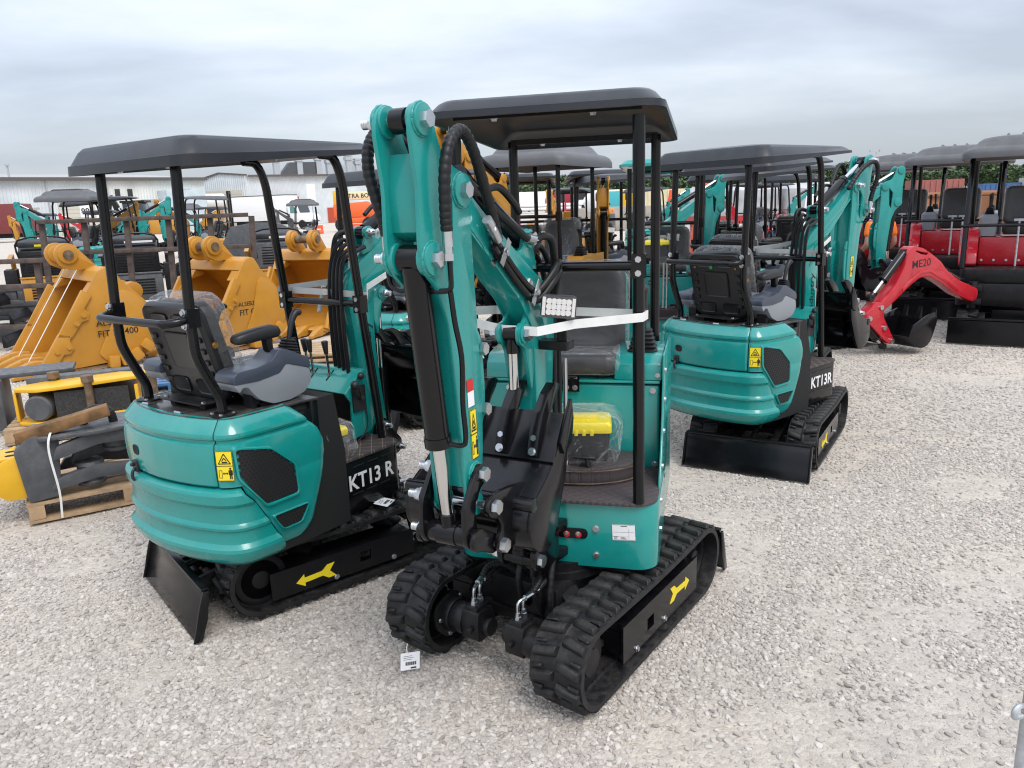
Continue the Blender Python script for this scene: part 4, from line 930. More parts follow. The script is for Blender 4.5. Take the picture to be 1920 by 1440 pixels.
# ---- complete machines
ST_R = dict(kid='r', yo=0.447, wt=0.20, xr=-0.565, xf=0.44, g0=-0.53, g1=0.27, gz=0.208, hole=-0.02, arrow=-0.30, az=0.125, gb=((-0.19, 0.082), (0.145, 0.082)), bw=0.43)
ST_F = dict(kid='f', yo=0.487, wt=0.225, xr=-0.565, xf=0.455, g0=-0.50, g1=0.25, gz=0.238, hole=0.0, arrow=-0.30, az=0.165, gb=((-0.14, 0.09), (0.13, 0.085)), bw=0.455)
GRP_R = 'teal and black mini excavators standing on the gravel'
def excavator(label, x, y, yT, yU, yB=None, style='R', hero=True, col=None, canopy='flat', boom=True, group=GRP_R, z=0.0, king=(0.32, -0.03), cm=None, name_text=None, tb=None, film=True, M=None, scale=1.0, bscale=1.0):
    col = col or TEAL; colc = TEALC if col is TEAL else col
    root = thing('mini_excavator', label, 'excavator', (M if M is not None else TR(x, y, z, yT)) @ Matrix.Scale(scale, 4), group)
    st = ST_F if style == 'F' else ST_R
    undercarriage(root, st, hero)
    U = Matrix.Rotation(R(yU - yT), 4, 'Z')
    c = 0.03 if style == 'F' else 0.05
    UC = U @ Matrix.Translation((0, c, 0))
    P = lambda name, f, m, key, parent=None, bevel=0, seg=2, ang=35, M=None, label=None: part(name, f, m, parent if parent is not None else root, (M if M is not None else (UC if parent is None else None)), bevel, seg, key, ang, label)
    cmat = cm or (PLAS if canopy == 'flat' else PLASG)
    if boom:
        MB_ = U @ TR(king[0], king[1], 0, (yB if yB is not None else yU) - yU) @ Matrix.Scale(bscale, 4)
        bm_, dp = boom_group(root, MB_, col, colc, hero)
    if style == 'R':
        # ---- tail and hood
        P('counterweight', lambda: panel(CWP, lambda z: t_of_x(lin(z, XD) - 0.006), lambda z: 1 - t_of_x(lin(z, XD) - 0.006), 56, thick=0.02), colc, 'cw', ang=21)
        hd = P('hood_door', lambda: panel(HOODP, lambda z: t_of_y(SEAM_Y + 0.003), lambda z: 1 - t_of_y(SEAM_Y + 0.003), 34), col, 'hood', ang=21)
        for s in (0, 1):
            def sc_():
                return panel(HOODP[:-1] + [(0.7395, -0.004)] + LOWP, lambda z: t_of_x(lin(z, XF)), lambda z: t_of_y(SEAM_Y - 0.003) if z > 0.738 else t_of_x(lin(z, XD) + 0.002), 26, mirror=bool(s), roll=True)
            sd_ = P('side_cover', sc_, col, ('side', s), ang=21)
            for gi_, g in enumerate((GRA, GRB)):
                Mm = Matrix.Diagonal((1, -1, 1, 1)) if s else Matrix.Identity(4)
                def gm_(f=grille_mb, g=g): return f(g).tf(Mm)
                P('grille', lambda: grille_mb(g).tf(Mm), [BLKP, DARKHOLE], ('gr', s, gi_), parent=sd_)
                P('grille_rim', lambda: grille_rim_mb(g).tf(Mm), col, ('grr', s, gi_), parent=sd_, ang=40)
        a_ = tail_pt(t_of_y(-0.372), 0.0045, 0.775); b_ = tail_pt(t_of_y(-0.372) - 0.035, 0.0045, 0.775)
        P('warning_sticker', sticker_mb, [YST, INK], 'sticker', M=UC @ face(a_, Vector(b_) - Vector(a_), (0, 0, 1)))
        def hole_():
            o = rrect(-0.028, 0.028, -0.02, 0.02, 0.018, 4); t0 = t_of_y(0.18); m = MB(); k = len(o)
            rs = [[tail_pt(t0 + q[0] * sc / 2.6, d, 0.845 + q[1] * sc) for q in o] for sc, d in ((1.15, 0.002), (1.15, 0.0045), (1.0, 0.004), (0.95, 0.003))]
            m.rings(rs); return m
        P('vent_hole', hole_, DARKHOLE, 'hole', parent=hd)
        def latch():
            p = Vector(tail_pt(t_of_y(0.20), 0, 0.755)); m = MB()
            m.bx(p.x - 0.014, p.x + 0.01, p.y - 0.02, p.y + 0.02, 0.735, 0.79); m.tube([(p.x - 0.016, p.y, 0.75), (p.x - 0.028, p.y, 0.735), (p.x - 0.03, p.y, 0.71), (p.x - 0.022, p.y - 0.004, 0.695)], 0.008, 8, 3)
            m.cyl((p.x - 0.014, p.y + 0.004, 0.772), (p.x - 0.03, p.y + 0.004, 0.772), 0.009, n=10); return m
        P('latch', latch, BLKP, 'latch', parent=hd, bevel=0.003)
        P('engine_bay', lambda: MB().rings([[tail_pt(i / 40, -0.03 - (0.05 if z > 1.0 else 0), z) for i in range(41)] for z in (0.36, 0.74, 1.02)]), DARKHOLE, 'bay')
        def deck():
            m = MB(); o = [tail_pt(i / 40, -0.062, 0) for i in range(3, 38)]; o = [(p[0], p[1]) for p in o]
            m.prism([(-0.322, -0.43)] + o + [(-0.322, 0.43)], 1.022, 1.034, 'z'); return m
        P('deck_plate', deck, DECK, 'deck', bevel=0.002)
        P('bulkhead', lambda: MB().bx(-0.37, -0.325, -0.418, 0.418, 0.40, 1.0215).bx(-0.46, -0.3705, -0.40, -0.425, 0.50, 0.99).bx(-0.46, -0.3705, 0.40, 0.425, 0.50, 0.99), BLK, 'bulk', bevel=0.003)
        for y_ in (0.22, -0.08):
            P('hinge', lambda: MB().box((0, 0, 0.004), (0.03, 0.05, 0.004)).cyl((-0.018, -0.025, 0.004), (-0.018, 0.025, 0.004), 0.006, n=8), ZINC, 'hinge', M=UC @ Matrix.Translation((-0.80 - 0.02 * (y_ < 0), y_, 1.034)))
        # ---- platform
        def plat():
            o = rrect(-0.33, 0.215, -0.42, 0.42, 0.06, 5); o = [(max(x, -0.324), y) for x, y in o]
            m = MB().prism(o, 0.395, 0.655, 'z'); return m
        pf = P('platform', plat, BLK, 'plat', bevel=0.004)
        P('base_plate', lambda: MB().prism(rpoly([(-0.86, -0.30), (-0.70, -0.40), (0.19, -0.39), (0.19, 0.39), (-0.70, 0.40), (-0.86, 0.30)], 0.06), 0.365, 0.393, 'z'), BLKS, 'basep', bevel=0.003)
        P('floor_mat', lambda: MB().prism([(max(x, -0.323), y) for x, y in rrect(-0.36, 0.222, -0.428, 0.428, 0.07, 6)], 0.656, 0.674, 'z'), QUILT, 'mat', bevel=0.004)
        for z_ in (0.61, 0.457): bolt(pf, (-0.285, -0.42, z_), (0, -1, 0), 0.012)
        tx = name_text or 'KT13 R'
        P('lettering', lambda: text_mb(tx, 0.114, 0.022, 0.0, sx=0.90 if ' ' in tx else 0.90), WHT, ('txt', tx), parent=pf, M=face((-0.178 if ' ' in tx else -0.145, -0.4205, 0.502), (1, 0, 0.0), (0, 0, 1)))
        for z_ in (0.612, 0.605, 0.475):
            pass
        for q in range(3):
            P('vent_slot', lambda: MB().box((0, 0, 0), (0.075, 0.004, 0.006)), DARKHOLE, 'slot', parent=pf, M=Matrix.Translation((-0.10 + 0.1 * q, -0.4195, 0.622)))
            P('vent_slot', lambda: MB().box((0, 0, 0), (0.075, 0.004, 0.006)), DARKHOLE, 'slot', parent=pf, M=Matrix.Translation((-0.12 + 0.1 * q, -0.4195, 0.478)))
        # ---- dash with levers
        def dash():
            s = [(-0.01, 0.955), (0.125, 1.062), (0.185, 1.058), (0.20, 0.90), (0.165, 0.72), (0.11, 0.70), (0.11, 0.93)]
            m = MB().prism(rpoly(s, 0.012), -0.25, 0.26)
            e_ = [(-0.01, 0.955), (0.125, 1.062), (0.185, 1.058), (0.20, 0.90), (0.165, 0.72), (0.02, 0.70), (0.03, 0.90)]
            for a in (-0.262, 0.25): m.prism(rpoly(e_, 0.014), a, a + 0.012)
            return m
        ds = P('control_dash', dash, col, 'dash', bevel=0.002)
        P('inner_panel', lambda: MB().bx(0.095, 0.108, -0.249, 0.249, 0.69, 0.93), BLKS, 'inpan', parent=ds)
        for k, y_ in enumerate((0.20, 0.11, 0.07, -0.06)):
            lv = P('lever', lambda: MB().cyl((0, 0, -0.03), (-0.012, 0, 0.12), 0.0075, n=10), CHR, 'lever', parent=ds, M=Matrix.Translation((0.075, y_, 1.03)))
            P('knob', lambda: MB().lathe([(0, 0), (0.011, 0), (0.0185, 0.065), (0.016, 0.072), (0, 0.074)], (-0.012, 0, 0.115), (-0.08, 0, 1), 14), BLKP, 'knob', parent=lv)
            P('lever_slot', lambda: MB().box((0, 0, 0), (0.075, 0.006, 0.004), Matrix.Rotation(R(-38.4), 3, 'Y')), DARKHOLE, 'lslot', parent=ds, M=Matrix.Translation((0.075, y_, 1.0245)))
        def thr():
            m = MB(); m.bx(0.035, 0.125, -0.274, -0.263, 0.85, 0.985); m.cyl((0.08, -0.27, 0.92), (0.08, -0.30, 0.925), 0.012, n=8)
            m.tube([(0.08, -0.29, 0.925), (0.06, -0.30, 0.97), (0.03, -0.305, 1.0)], 0.006, 8); m.sph((0.025, -0.305, 1.005), 0.024); m.sph((0.09, -0.285, 1.04), 0.02); m.tube([(0.115, -0.274, 0.86), (0.12, -0.28, 0.8), (0.10, -0.285, 0.74), (0.04, -0.28, 0.69)], 0.004, 6, 4); return m
        P('throttle_lever', thr, BLKP, 'throttle', parent=ds)
        # ---- seat
        mp_ = P('seat_mount', lambda: MB().bx(-0.78, -0.40, -0.17, 0.17, 1.06, 1.068), BLKS, 'smount', bevel=0.002)
        P('seat_rail', lambda: MB().bx(-0.74, -0.42, -0.14, -0.10, 1.035, 1.0595).bx(-0.74, -0.42, 0.10, 0.14, 1.035, 1.0595).bx(-0.66, -0.36, -0.16, 0.16, 1.069, 1.09), BLKS, 'srail', parent=mp_)
        for y_ in (-0.15, 0.15):
            for x_ in (-0.75, -0.60): bolt(mp_, (x_, y_, 1.068), (0, 0, 1), 0.010)
        bt = Matrix.Translation((-0.615, 0, 1.10)) @ Matrix.Rotation(R(-14), 4, 'Y')
        bk = P('seat_back', lambda: seatback_mb(0.42, 0.44, 0.09), SEAT, 'sback', M=UC @ bt, ang=60)
        P('back_shell', lambda: shell_mb(0.44, 0.46), SHELL, 'sshell', parent=bk, M=Matrix.Translation((-0.065, 0, -0.02)), bevel=0.003)
        if hero:
            for y_, z_ in ((-0.17, 0.34), (0.17, 0.34), (-0.17, 0.06), (0.17, 0.06)): bolt(bk, (-0.068, y_, z_), (-1, 0, 0), 0.006, BRASS)
            for z_ in (0.12, 0.25): bolt(bk, (-0.03, -0.225, z_), (0, -1, 0), 0.012, BRASS)
            P('round_sticker', lambda: MB().cyl((0, 0, 0), (-0.0015, 0, 0), 0.014, n=18), mat('green_sticker', (0.02, 0.30, 0.10), 0.5), 'rst', parent=bk, M=Matrix.Translation((-0.0705, 0.03, 0.345)))
        def cush():
            m = MB(); o = rrect(-0.58, -0.18, -0.205, 0.205, 0.06, 5)
            def r_(sc, z): return [(-0.38 + (x + 0.38) * sc, y * sc, z + (0.02 * (x + 0.58))) for x, y in o]
            return m.rings([r_(0.92, 1.09), r_(0.99, 1.10), r_(1.0, 1.135), r_(0.97, 1.16), r_(0.86, 1.168), r_(0.7, 1.158)])
        cu = P('seat_cushion', cush, SEAT, 'cush', ang=60)
        if film:
            P('plastic_wrap', lambda: seatback_mb(0.455, 0.475, 0.125), FILMW, 'bfilm', parent=bk, M=Matrix.Translation((0.03, 0, -0.01)), ang=180)
            P('plastic_wrap', lambda: cush().tf(Matrix.Translation((-0.38, 0, 1.13)) @ Matrix.Diagonal((1.07, 1.07, 1.2, 1)) @ Matrix.Translation((0.38, 0, -1.13))), FILMW, 'cfilm', parent=cu, ang=180)
        for s in (1, -1):
            lo = [(-0.725, 1.165), (-0.705, 1.19), (-0.60, 1.185), (-0.48, 1.20), (-0.445, 1.235), (-0.305, 1.165), (-0.30, 1.11), (-0.345, 1.06), (-0.43, 1.04), (-0.53, 1.042), (-0.60, 1.075), (-0.635, 1.115), (-0.655, 1.145), (-0.685, 1.148), (-0.70, 1.125)]
            up = [(-0.728, 1.168), (-0.725, 1.205), (-0.70, 1.222), (-0.60, 1.225), (-0.52, 1.24), (-0.475, 1.285), (-0.44, 1.285), (-0.315, 1.225), (-0.302, 1.205), (-0.303, 1.168), (-0.44, 1.215), (-0.48, 1.178), (-0.60, 1.163)]
            y0 = s * 0.225; y1 = s * 0.365
            cn = P('console', lambda: MB().prism(rpoly(lo, 0.015), y0 + s * 0.003, y1 - s * 0.003), CONG, ('cons', s), bevel=0.010, seg=3)
            P('console_top', lambda: MB().prism(rpoly(up, 0.012), y0, y1), COND, ('const', s), parent=cn, bevel=0.012, seg=3)
            P('console_bracket', lambda: MB().bx(-0.62, -0.58, s * 0.26, s * 0.33, 1.035, 1.13).bx(-0.60, -0.44, s * 0.24, s * 0.33, 1.0345, 1.05), BLKS, ('consb', s), parent=cn)
            ym = (y0 + y1) / 2
            def arm():
                rs = []
                for x_, w_, h_, zc in ((-0.66, 0.02, 0.012, 1.352), (-0.645, 0.033, 0.022, 1.353), (-0.60, 0.036, 0.028, 1.356), (-0.54, 0.037, 0.030, 1.362), (-0.46, 0.036, 0.032, 1.365), (-0.43, 0.033, 0.028, 1.362), (-0.415, 0.02, 0.014, 1.358)):
                    rs.append([(x_, ym + q[0], zc + q[1]) for q in rrect(-w_, w_, -h_, h_, min(w_, h_) * 0.8, 4)])
                return MB().rings(rs)
            am = P('armrest', arm, BLKP, ('arm', s), ang=60)
            P('armrest_bracket', lambda: MB().prism([(-0.50, 1.34), (-0.465, 1.34), (-0.465, 1.29), (-0.44, 1.24), (-0.465, 1.235), (-0.495, 1.285)], ym - 0.02, ym + 0.02), BLKS, ('armb', s), parent=am, bevel=0.002)
            joystick(root, UC @ Vector((-0.37, ym, 1.245)), 8, 0).matrix_local = UC @ Matrix.Translation((-0.375, ym, 1.235)) @ Matrix.Rotation(R(12), 4, 'Y') @ Matrix.Scale(0.80, 4)
    else:
        # ---- front machine: open platform, seat box, side consoles
        def front():
            o = [(max(x, -0.27), y) for x, y in rrect(-0.5, 0.185, -0.44, 0.43, 0.09, 6)]
            return MB().prism(o, 0.385, 0.672, 'z')
        fc = P('front_cover', front, col, 'ffront', bevel=0.005)
        P('base_plate', lambda: MB().prism(rpoly([(-0.80, -0.30), (-0.70, -0.40), (0.15, -0.40), (0.15, 0.39), (-0.70, 0.40), (-0.80, 0.30)], 0.06), 0.36, 0.3845, 'z'), BLKS, 'fbase')
        for y_ in (-0.29, 0.175):
            for z_ in ((0.56, 0.44) if y_ > 0 else (0.44,)): bolt(fc, (0.185, y_, z_), (1, 0, 0), 0.012)
        for y_, z_ in ((0.03, 0.52),):
            P('port_plate', lambda: MB().prism(rrect(-0.065, 0.065, -0.022, 0.022, 0.021, 5), 0, 0.006, 'x'), BLK, 'ports', parent=fc, M=Matrix.Translation((0.185, 0.075, 0.535)))
            for q in (0.05, 0.10):
                bolt(fc, (0.191, q, 0.531), (1, 0, 0), 0.011, REDST); bolt(fc, (0.197, q, 0.537), (1, 0, 0), 0.0075)
        def lot():
            m = MB(); m.bx(0, 0.094, 0, 0.07, 0, 0.0008); m.mi = 1; t = 0.0014
            for a in ((0.002, 0.068, 0.092, 0.0688), (0.002, 0.036, 0.092, 0.0366), (0.068, 0.002, 0.0686, 0.05), (0.002, 0.016, 0.068, 0.0165), (0.002, 0.002, 0.092, 0.0026)): m.bx(a[0], a[2], a[1], a[3], 0, t)
            m.join(text_mb('LE4-153', 0.016, 0.012, 0.25), Matrix.Translation((0.034, 0.045, 0)))
            m.join(text_mb('7/1.5', 0.012, 0.01, 0.3), Matrix.Translation((0.071, 0.006, 0)))
            for q in range(4): m.bx(0.006, 0.006 + 0.012 + 0.006 * (q % 2), 0.006 + 0.0035 * q, 0.0072 + 0.0035 * q, 0, t)
            for q in range(3): m.bx(0.034, 0.060 - 0.005 * q, 0.006 + 0.0035 * q, 0.0072 + 0.0035 * q, 0, t)
            m.bx(0.035, 0.062, 0.0615, 0.064, 0, t)
            return m
        P('lot_label', lot, [PAPER, INK], 'lotlabel', parent=fc, M=face((0.1865, 0.245, 0.515), (0, 1, 0.04), (0, -0.04, 1)))
        P('floor_mat', lambda: MB().prism([(max(x, -0.26), y) for x, y in rrect(-0.5, 0.205, -0.445, 0.425, 0.10, 7)], 0.673, 0.688, 'z'), QUILTF, 'fmat', bevel=0.005)
        def step():
            o = [(-0.258, -0.30), (-0.258, 0.33), (-0.16, 0.345), (-0.05, 0.28), (0.02, 0.16), (0.04, 0.02), (0.04, -0.30)]
            return MB().prism(rpoly(o, 0.05, 4), 0.689, 0.765, 'z')
        P('floor_step', step, QUILTF, 'fstep', bevel=0.006)
        P('mat_hem', lambda: MB().tube([(0.045, -0.3, 0.70), (0.045, 0.02, 0.70), (0.025, 0.165, 0.70), (-0.045, 0.285, 0.70), (-0.16, 0.35, 0.70)], 0.003, 6, 4).tube([(0.042, -0.3, 0.755), (0.042, 0.02, 0.755), (0.022, 0.165, 0.755), (-0.048, 0.285, 0.755), (-0.16, 0.348, 0.755)], 0.003, 6, 4), DIRTY, 'hem')
        for y_, x_ in ((-0.02, 0.0), (0.10, -0.03)):
            P('mat_cutout', lambda: MB().box((0, 0, 0), (0.07, 0.045, 0.004)), DARKHOLE, 'cut', M=UC @ Matrix.Translation((x_, y_, 0.7655)))
        P('pedal', lambda: MB().box((0, 0, 0.03), (0.05, 0.10, 0.008), Matrix.Rotation(R(-25), 3, 'Y')).cyl((0, 0.02, -0.02), (0, 0.01, 0.03), 0.01, n=8), BLKP, 'pedal', M=UC @ Matrix.Translation((0.0, 0.10, 0.775)), bevel=0.003)
        # seat box
        def sb():
            return MB().bx(-0.84, -0.272, -0.41, 0.405, 0.387, 1.075)
        bx_ = P('seat_box', sb, col, 'sbox', bevel=0.012, seg=3)
        P('box_lid', lambda: MB().bx(-0.84, -0.262, -0.412, 0.407, 1.084, 1.096), col, 'sboxlid', bevel=0.003)
        P('lid_catch', lambda: MB().bx(-0.261, -0.256, -0.04, 0.04, 1.04, 1.097).bx(-0.30, -0.256, -0.04, 0.04, 1.0965, 1.101), BLK, 'catch')
        for y_ in (-0.02, 0.02):
            bolt(bx_, (-0.256, y_, 1.06), (1, 0, 0), 0.010); bolt(bx_, (-0.275, y_, 1.101), (0, 0, 1), 0.009)
        for y_, z_ in ((0.375, 1.05), (-0.30, 1.05), (0.385, 0.70)): bolt(bx_, (-0.272, y_, z_), (1, 0, 0), 0.011)
        P('data_plate', lambda: MB().bx(-0.272, -0.2705, -0.20, -0.135, 0.99, 1.035), INK, 'dplate', parent=bx_)
        P('data_plate_text', lambda: text_mb('KTC 1.3', 0.016, 0.02, align='CENTER'), PAPER, 'dpt', parent=bx_, M=face((-0.27, -0.167, 1.007), (0, 1, 0), (0, 0, 1)))
        # side wall with folded edge
        def wall():
            m = MB(); pl = [(-0.86, 0.42), (0.02, 0.42), (0.03, 0.62), (-0.02, 0.72), (-0.13, 0.84), (-0.20, 0.96), (-0.24, 1.10), (-0.25, 1.22), (-0.86, 1.22)]
            m.prism(pl, 0.418, 0.428); return m
        wl = P('side_wall', wall, col, 'swall', bevel=0.003)
        for k in range(6):
            z_ = 0.50 + 0.13 * k; x_ = lin(z_, [(1.3, -0.26), (1.1, -0.26), (0.96, -0.22), (0.84, -0.15), (0.72, -0.04), (0.62, 0.0), (0.4, 0.0)])
            bolt(wl, (x_, 0.428, z_), (0, 1, 0), 0.011)
        for q in range(7):
            for j in range(2): P('vent_slot', lambda: MB().box((0, 0, 0), (0.05, 0.004, 0.008)), DARKHOLE, 'slotf', parent=wl, M=Matrix.Translation((-0.25 - 0.1 * j, 0.428, 0.62 + 0.035 * q)))
        for s, ya, yb in ((1, 0.20, 0.415), (-1, -0.41, -0.14)):
            cs = P('console', lambda: MB().prism([(-0.27, 1.0975), (-0.285, 1.17), (-0.33, 1.205), (-0.58, 1.225), (-0.62, 1.0975)], ya, yb), col, ('fcons', s), bevel=0.006)
            bolt(cs, (-0.275, (yb - 0.02) if s > 0 else yb - 0.02, 1.12), (1, 0, 0), 0.009)
            joystick(root, (0, 0, 0), 0, 1).matrix_local = UC @ Matrix.Translation((-0.43, (ya + yb) / 2 + 0.01, 1.20)) @ Matrix.Rotation(R(-4), 4, 'Y') @ Matrix.Scale(1.12, 4)
        # seat
        Ms = UC @ Matrix.Translation((-0.56, 0.02, 1.16)) @ Matrix.Rotation(R(-9), 4, 'Y')
        bk = P('seat_back', lambda: seatback_mb(0.40, 0.44, 0.10), SEAT, 'fback', M=Ms, ang=60)
        P('plastic_wrap', lambda: seatback_mb(0.44, 0.475, 0.13), FILMW, 'fbfilm', parent=bk, M=Matrix.Translation((0.012, 0, -0.01)), ang=180)
        def cush():
            m = MB(); o = rrect(-0.58, -0.26, -0.19, 0.19, 0.05, 5)
            def r_(sc, z): return [(-0.42 + (x + 0.42) * sc, y * sc, z) for x, y in o]
            return m.rings([r_(0.92, 1.13), r_(0.99, 1.14), r_(1.0, 1.175), r_(0.97, 1.20), r_(0.86, 1.21), r_(0.7, 1.20)])
        cu = P('seat_cushion', cush, SEAT, 'fcush', M=UC @ Matrix.Translation((0, 0.02, 0)), ang=60)
        P('seat_rail', lambda: MB().bx(-0.56, -0.30, -0.12, -0.09, 1.0965, 1.13).bx(-0.56, -0.30, 0.12, 0.15, 1.0965, 1.13).tube([(-0.30, -0.06, 1.11), (-0.24, -0.055, 1.115), (-0.235, 0.03, 1.115)], 0.006, 6), BLKS, 'frail')
        P('plastic_wrap', lambda: cush().tf(Matrix.Translation((-0.42, 0, 1.17)) @ Matrix.Diagonal((1.08, 1.08, 1.25, 1)) @ Matrix.Translation((0.42, 0, -1.17))), FILMW, 'fcfilm', parent=cu, ang=180)
        for y_, x_ in ((0.012, -0.02), (-0.025, -0.05)):
            P('steering_lever', lambda: MB().tube([(0, 0, 0.76), (-0.03, 0.0, 1.05), (-0.035, 0.0, 1.24)], 0.0105, 10, 3).cyl((-0.002, 0, 0.76), (-0.004, 0, 0.785), 0.018, n=10), ZINC, 'steer', M=UC @ Matrix.Translation((x_, y_, 0)))
        # work light on its bracket beside the boom
        Ml = U @ TR(king[0], king[1], 0, (yB if yB is not None else yU) - yU)
        wlb = P('lamp_bracket', lambda: MB().bx(-0.05, 0.02, 0.052, 0.17, 1.355, 1.39).bx(0.0, 0.012, 0.125, 0.165, 1.39, 1.485), BLKS, 'lampb', M=Ml, bevel=0.003)
        def lamp():
            m = MB(); m.rings([[(x, y, z) for y, z in rrect(-0.066 * k, 0.066 * k, -0.043 * k, 0.043 * k, 0.012, 3)] for x, k in ((-0.04, 0.7), (-0.015, 0.98), (0.012, 1.0), (0.014, 0.98))]); return m
        Mw = Ml @ Matrix.Translation((0.03, 0.145, 1.525)) @ Matrix.Rotation(R(26), 4, 'Z') @ Matrix.Rotation(R(-6), 4, 'X')
        lm = P('work_lamp', lamp, BLKP, 'lamp', M=Mw, bevel=0.002)
        def leds():
            m = MB()
            for i in range(5):
                for j in range(3): m.lathe([(0.0115, 0.0), (0.009, -0.004), (0.004, -0.010), (0.002, -0.011)], (0.024, -0.036 + 0.018 * i, -0.02 + 0.02 * j), (1, 0, 0), 10)
            for s in (-1, 1): m.bx(0.012, 0.02, s * 0.055 - 0.006, s * 0.055 + 0.006, -0.034, 0.034)
            return m
        P('reflector', leds, mat('led_reflector', (0.85, 0.85, 0.86), 0.15, metal=0.6), 'leds', parent=lm)
        P('lamp_backing', lambda: MB().bx(0.012, 0.0135, -0.06, 0.06, -0.038, 0.038), mat('lamp_white', (0.8, 0.8, 0.8), 0.25), 'ledb', parent=lm)
        P('lens', lambda: MB().bx(0.0255, 0.0275, -0.063, 0.063, -0.04, 0.04), GLASSC, 'lens', parent=lm)
    # ---- canopy and its posts
    if style == 'F':
        py = 0.352; tz = 2.20
        rear = [(-0.72, 1.0955), (-0.72, 1.6), (-0.715, tz)]; front = [(0.185, 0.689), (0.20, 1.2), (0.215, 1.8), (0.215, 2.2)]
        cb = (0.21, 1.655); pr = 0.0235
        CZ = dict(x0=-0.83, x1=0.33, w=0.452, zr=2.168, zf=2.218, hr=0.105, hf=0.073)
    else:
        py = 0.298
        rear = [(-0.755, 1.036), (-0.76, 1.11), (-0.80, 1.20), (-0.845, 1.31), (-0.852, 1.40), (-0.85, 1.55), (-0.83, 2.10)]
        front = [(0.198, 0.675), (0.16, 1.05), (0.117, 1.42), (0.075, 1.85), (0.055, 2.05), (0.01, 2.15), (-0.07, 2.165)]
        cb = (0.115, 1.42); pr = 0.0225
        CZ = dict(x0=-0.915, x1=0.20, w=0.48, zr=2.088, zf=2.172, hr=0.125, hf=0.045)
    for s in (1, -1):
        for nm, pts in (('r', rear), ('f', front)):
            po = P('canopy_post', lambda: MB().tube([(a, s * py, b) for a, b in pts], pr, 12, 4 if style == 'R' else 3), BLK, ('post', style, nm, s))
            if style == 'R' and nm == 'r' and hero:
                part('post_flange', lambda: MB().cyl((0, 0, 0), (0, 0, 0.009), 0.058, n=24), BLKS, po, Matrix.Translation((rear[0][0], s * py, 1.0345)), key='flange', bevel=0.0015)
                for i in range(4):
                    a = PI / 4 + PI / 2 * i; bolt(po, (rear[0][0] + 0.045 * math.cos(a), s * py + 0.045 * math.sin(a), 1.0435), (0, 0, 1), 0.0085)
            if hero:
                if nm == 'f':
                    for dz in (-0.026, 0.026): bolt(po, (cb[0] + pr * 0.9, s * py, cb[1] + dz), (1, 0, 0), 0.013); bolt(po, (cb[0] - pr * 0.9, s * py, cb[1] + dz), (-1, 0, 0), 0.013)
                elif style == 'R':
                    for dz in (-0.024, 0.03): bolt(po, (-0.852 - pr * 1.25, s * py, 1.475 + dz), (-1, 0, 0), 0.013)
    P('cross_bar', lambda: MB().cyl((cb[0], -py, cb[1]), (cb[0], py, cb[1]), 0.0185, n=14).bx(cb[0] - 0.026, cb[0] + 0.026, -py - 0.027, -py + 0.027, cb[1] - 0.045, cb[1] + 0.045).bx(cb[0] - 0.026, cb[0] + 0.026, py - 0.027, py + 0.027, cb[1] - 0.045, cb[1] + 0.045), BLK, ('cbar', style))
    if style == 'R':
        P('hand_rail', lambda: MB().tube([(-0.85, -py, 1.475), (-0.905, -py + 0.005, 1.47), (-0.945, -py + 0.04, 1.465), (-0.955, -py + 0.10, 1.465), (-0.955, py - 0.10, 1.465), (-0.945, py - 0.04, 1.465), (-0.905, py - 0.005, 1.47), (-0.85, py, 1.475)], 0.0175, 12, 5).bx(-0.88, -0.822, -py - 0.028, -py + 0.028, 1.44, 1.52).bx(-0.88, -0.822, py - 0.028, py + 0.028, 1.44, 1.52), BLK, 'hrail')
    if canopy == 'flat':
        ca = P('canopy', lambda: canopy_mb(**CZ), cmat, ('can', style), ang=28)
        P('canopy_beam', lambda: MB().bx(CZ['x0'] + 0.1, CZ['x0'] + 0.13, -0.36, 0.36, CZ['zr'] + 0.015, CZ['zr'] + 0.04), BLKS, ('cfr', style), parent=ca)
        P('canopy_beam', lambda: MB().bx(CZ['x1'] - 0.16, CZ['x1'] - 0.13, -0.36, 0.36, CZ['zf'] + 0.002, CZ['zf'] + 0.022), BLKS, ('cfr2', style), parent=ca)
        if hero:
            for x_, y_ in ((CZ['x1'] - 0.145, 0.18), (CZ['x1'] - 0.145, -0.2), (CZ['x0'] + 0.115, 0.18), (CZ['x0'] + 0.115, -0.2)):
                bolt(ca, (x_, y_, (CZ['zf'] + 0.002) if x_ > -0.2 else CZ['zr'] + 0.015), (0, 0, -1), 0.012)
    elif canopy == 'dome':
        P('canopy', lambda: dome_mb(-0.98, 0.42, 0.53, 2.14), cmat, ('dome',), ang=40)
    return root, U, UC
# ================================================================ the three machines in front
KX = 1.1515
LX, LY, LT, LU_ = -0.907 * KX, 3.522 * KX, 38.54, 54.27
RX, RY, RT_, RU_ = 1.799 * KX, 5.084 * KX, 57.97, 38.89
FX, FY, FT_, FU_ = 0.179, 3.235, 234.04, 255.45
EF, UF, UFC = excavator('teal mini excavator nearest the viewer, facing forward with its boom folded up in front', FX, FY, FT_, FU_, 241.57, style='F')
EL, UL, ULC = excavator('teal mini excavator with big yellow arrow seen from its tail beside the yellow buckets', LX, LY, LT, LU_)
ER, UR, URC = excavator('teal mini excavator seen from behind with its wide black blade towards the viewer', RX, RY, RT_, RU_, name_text='KT13R')
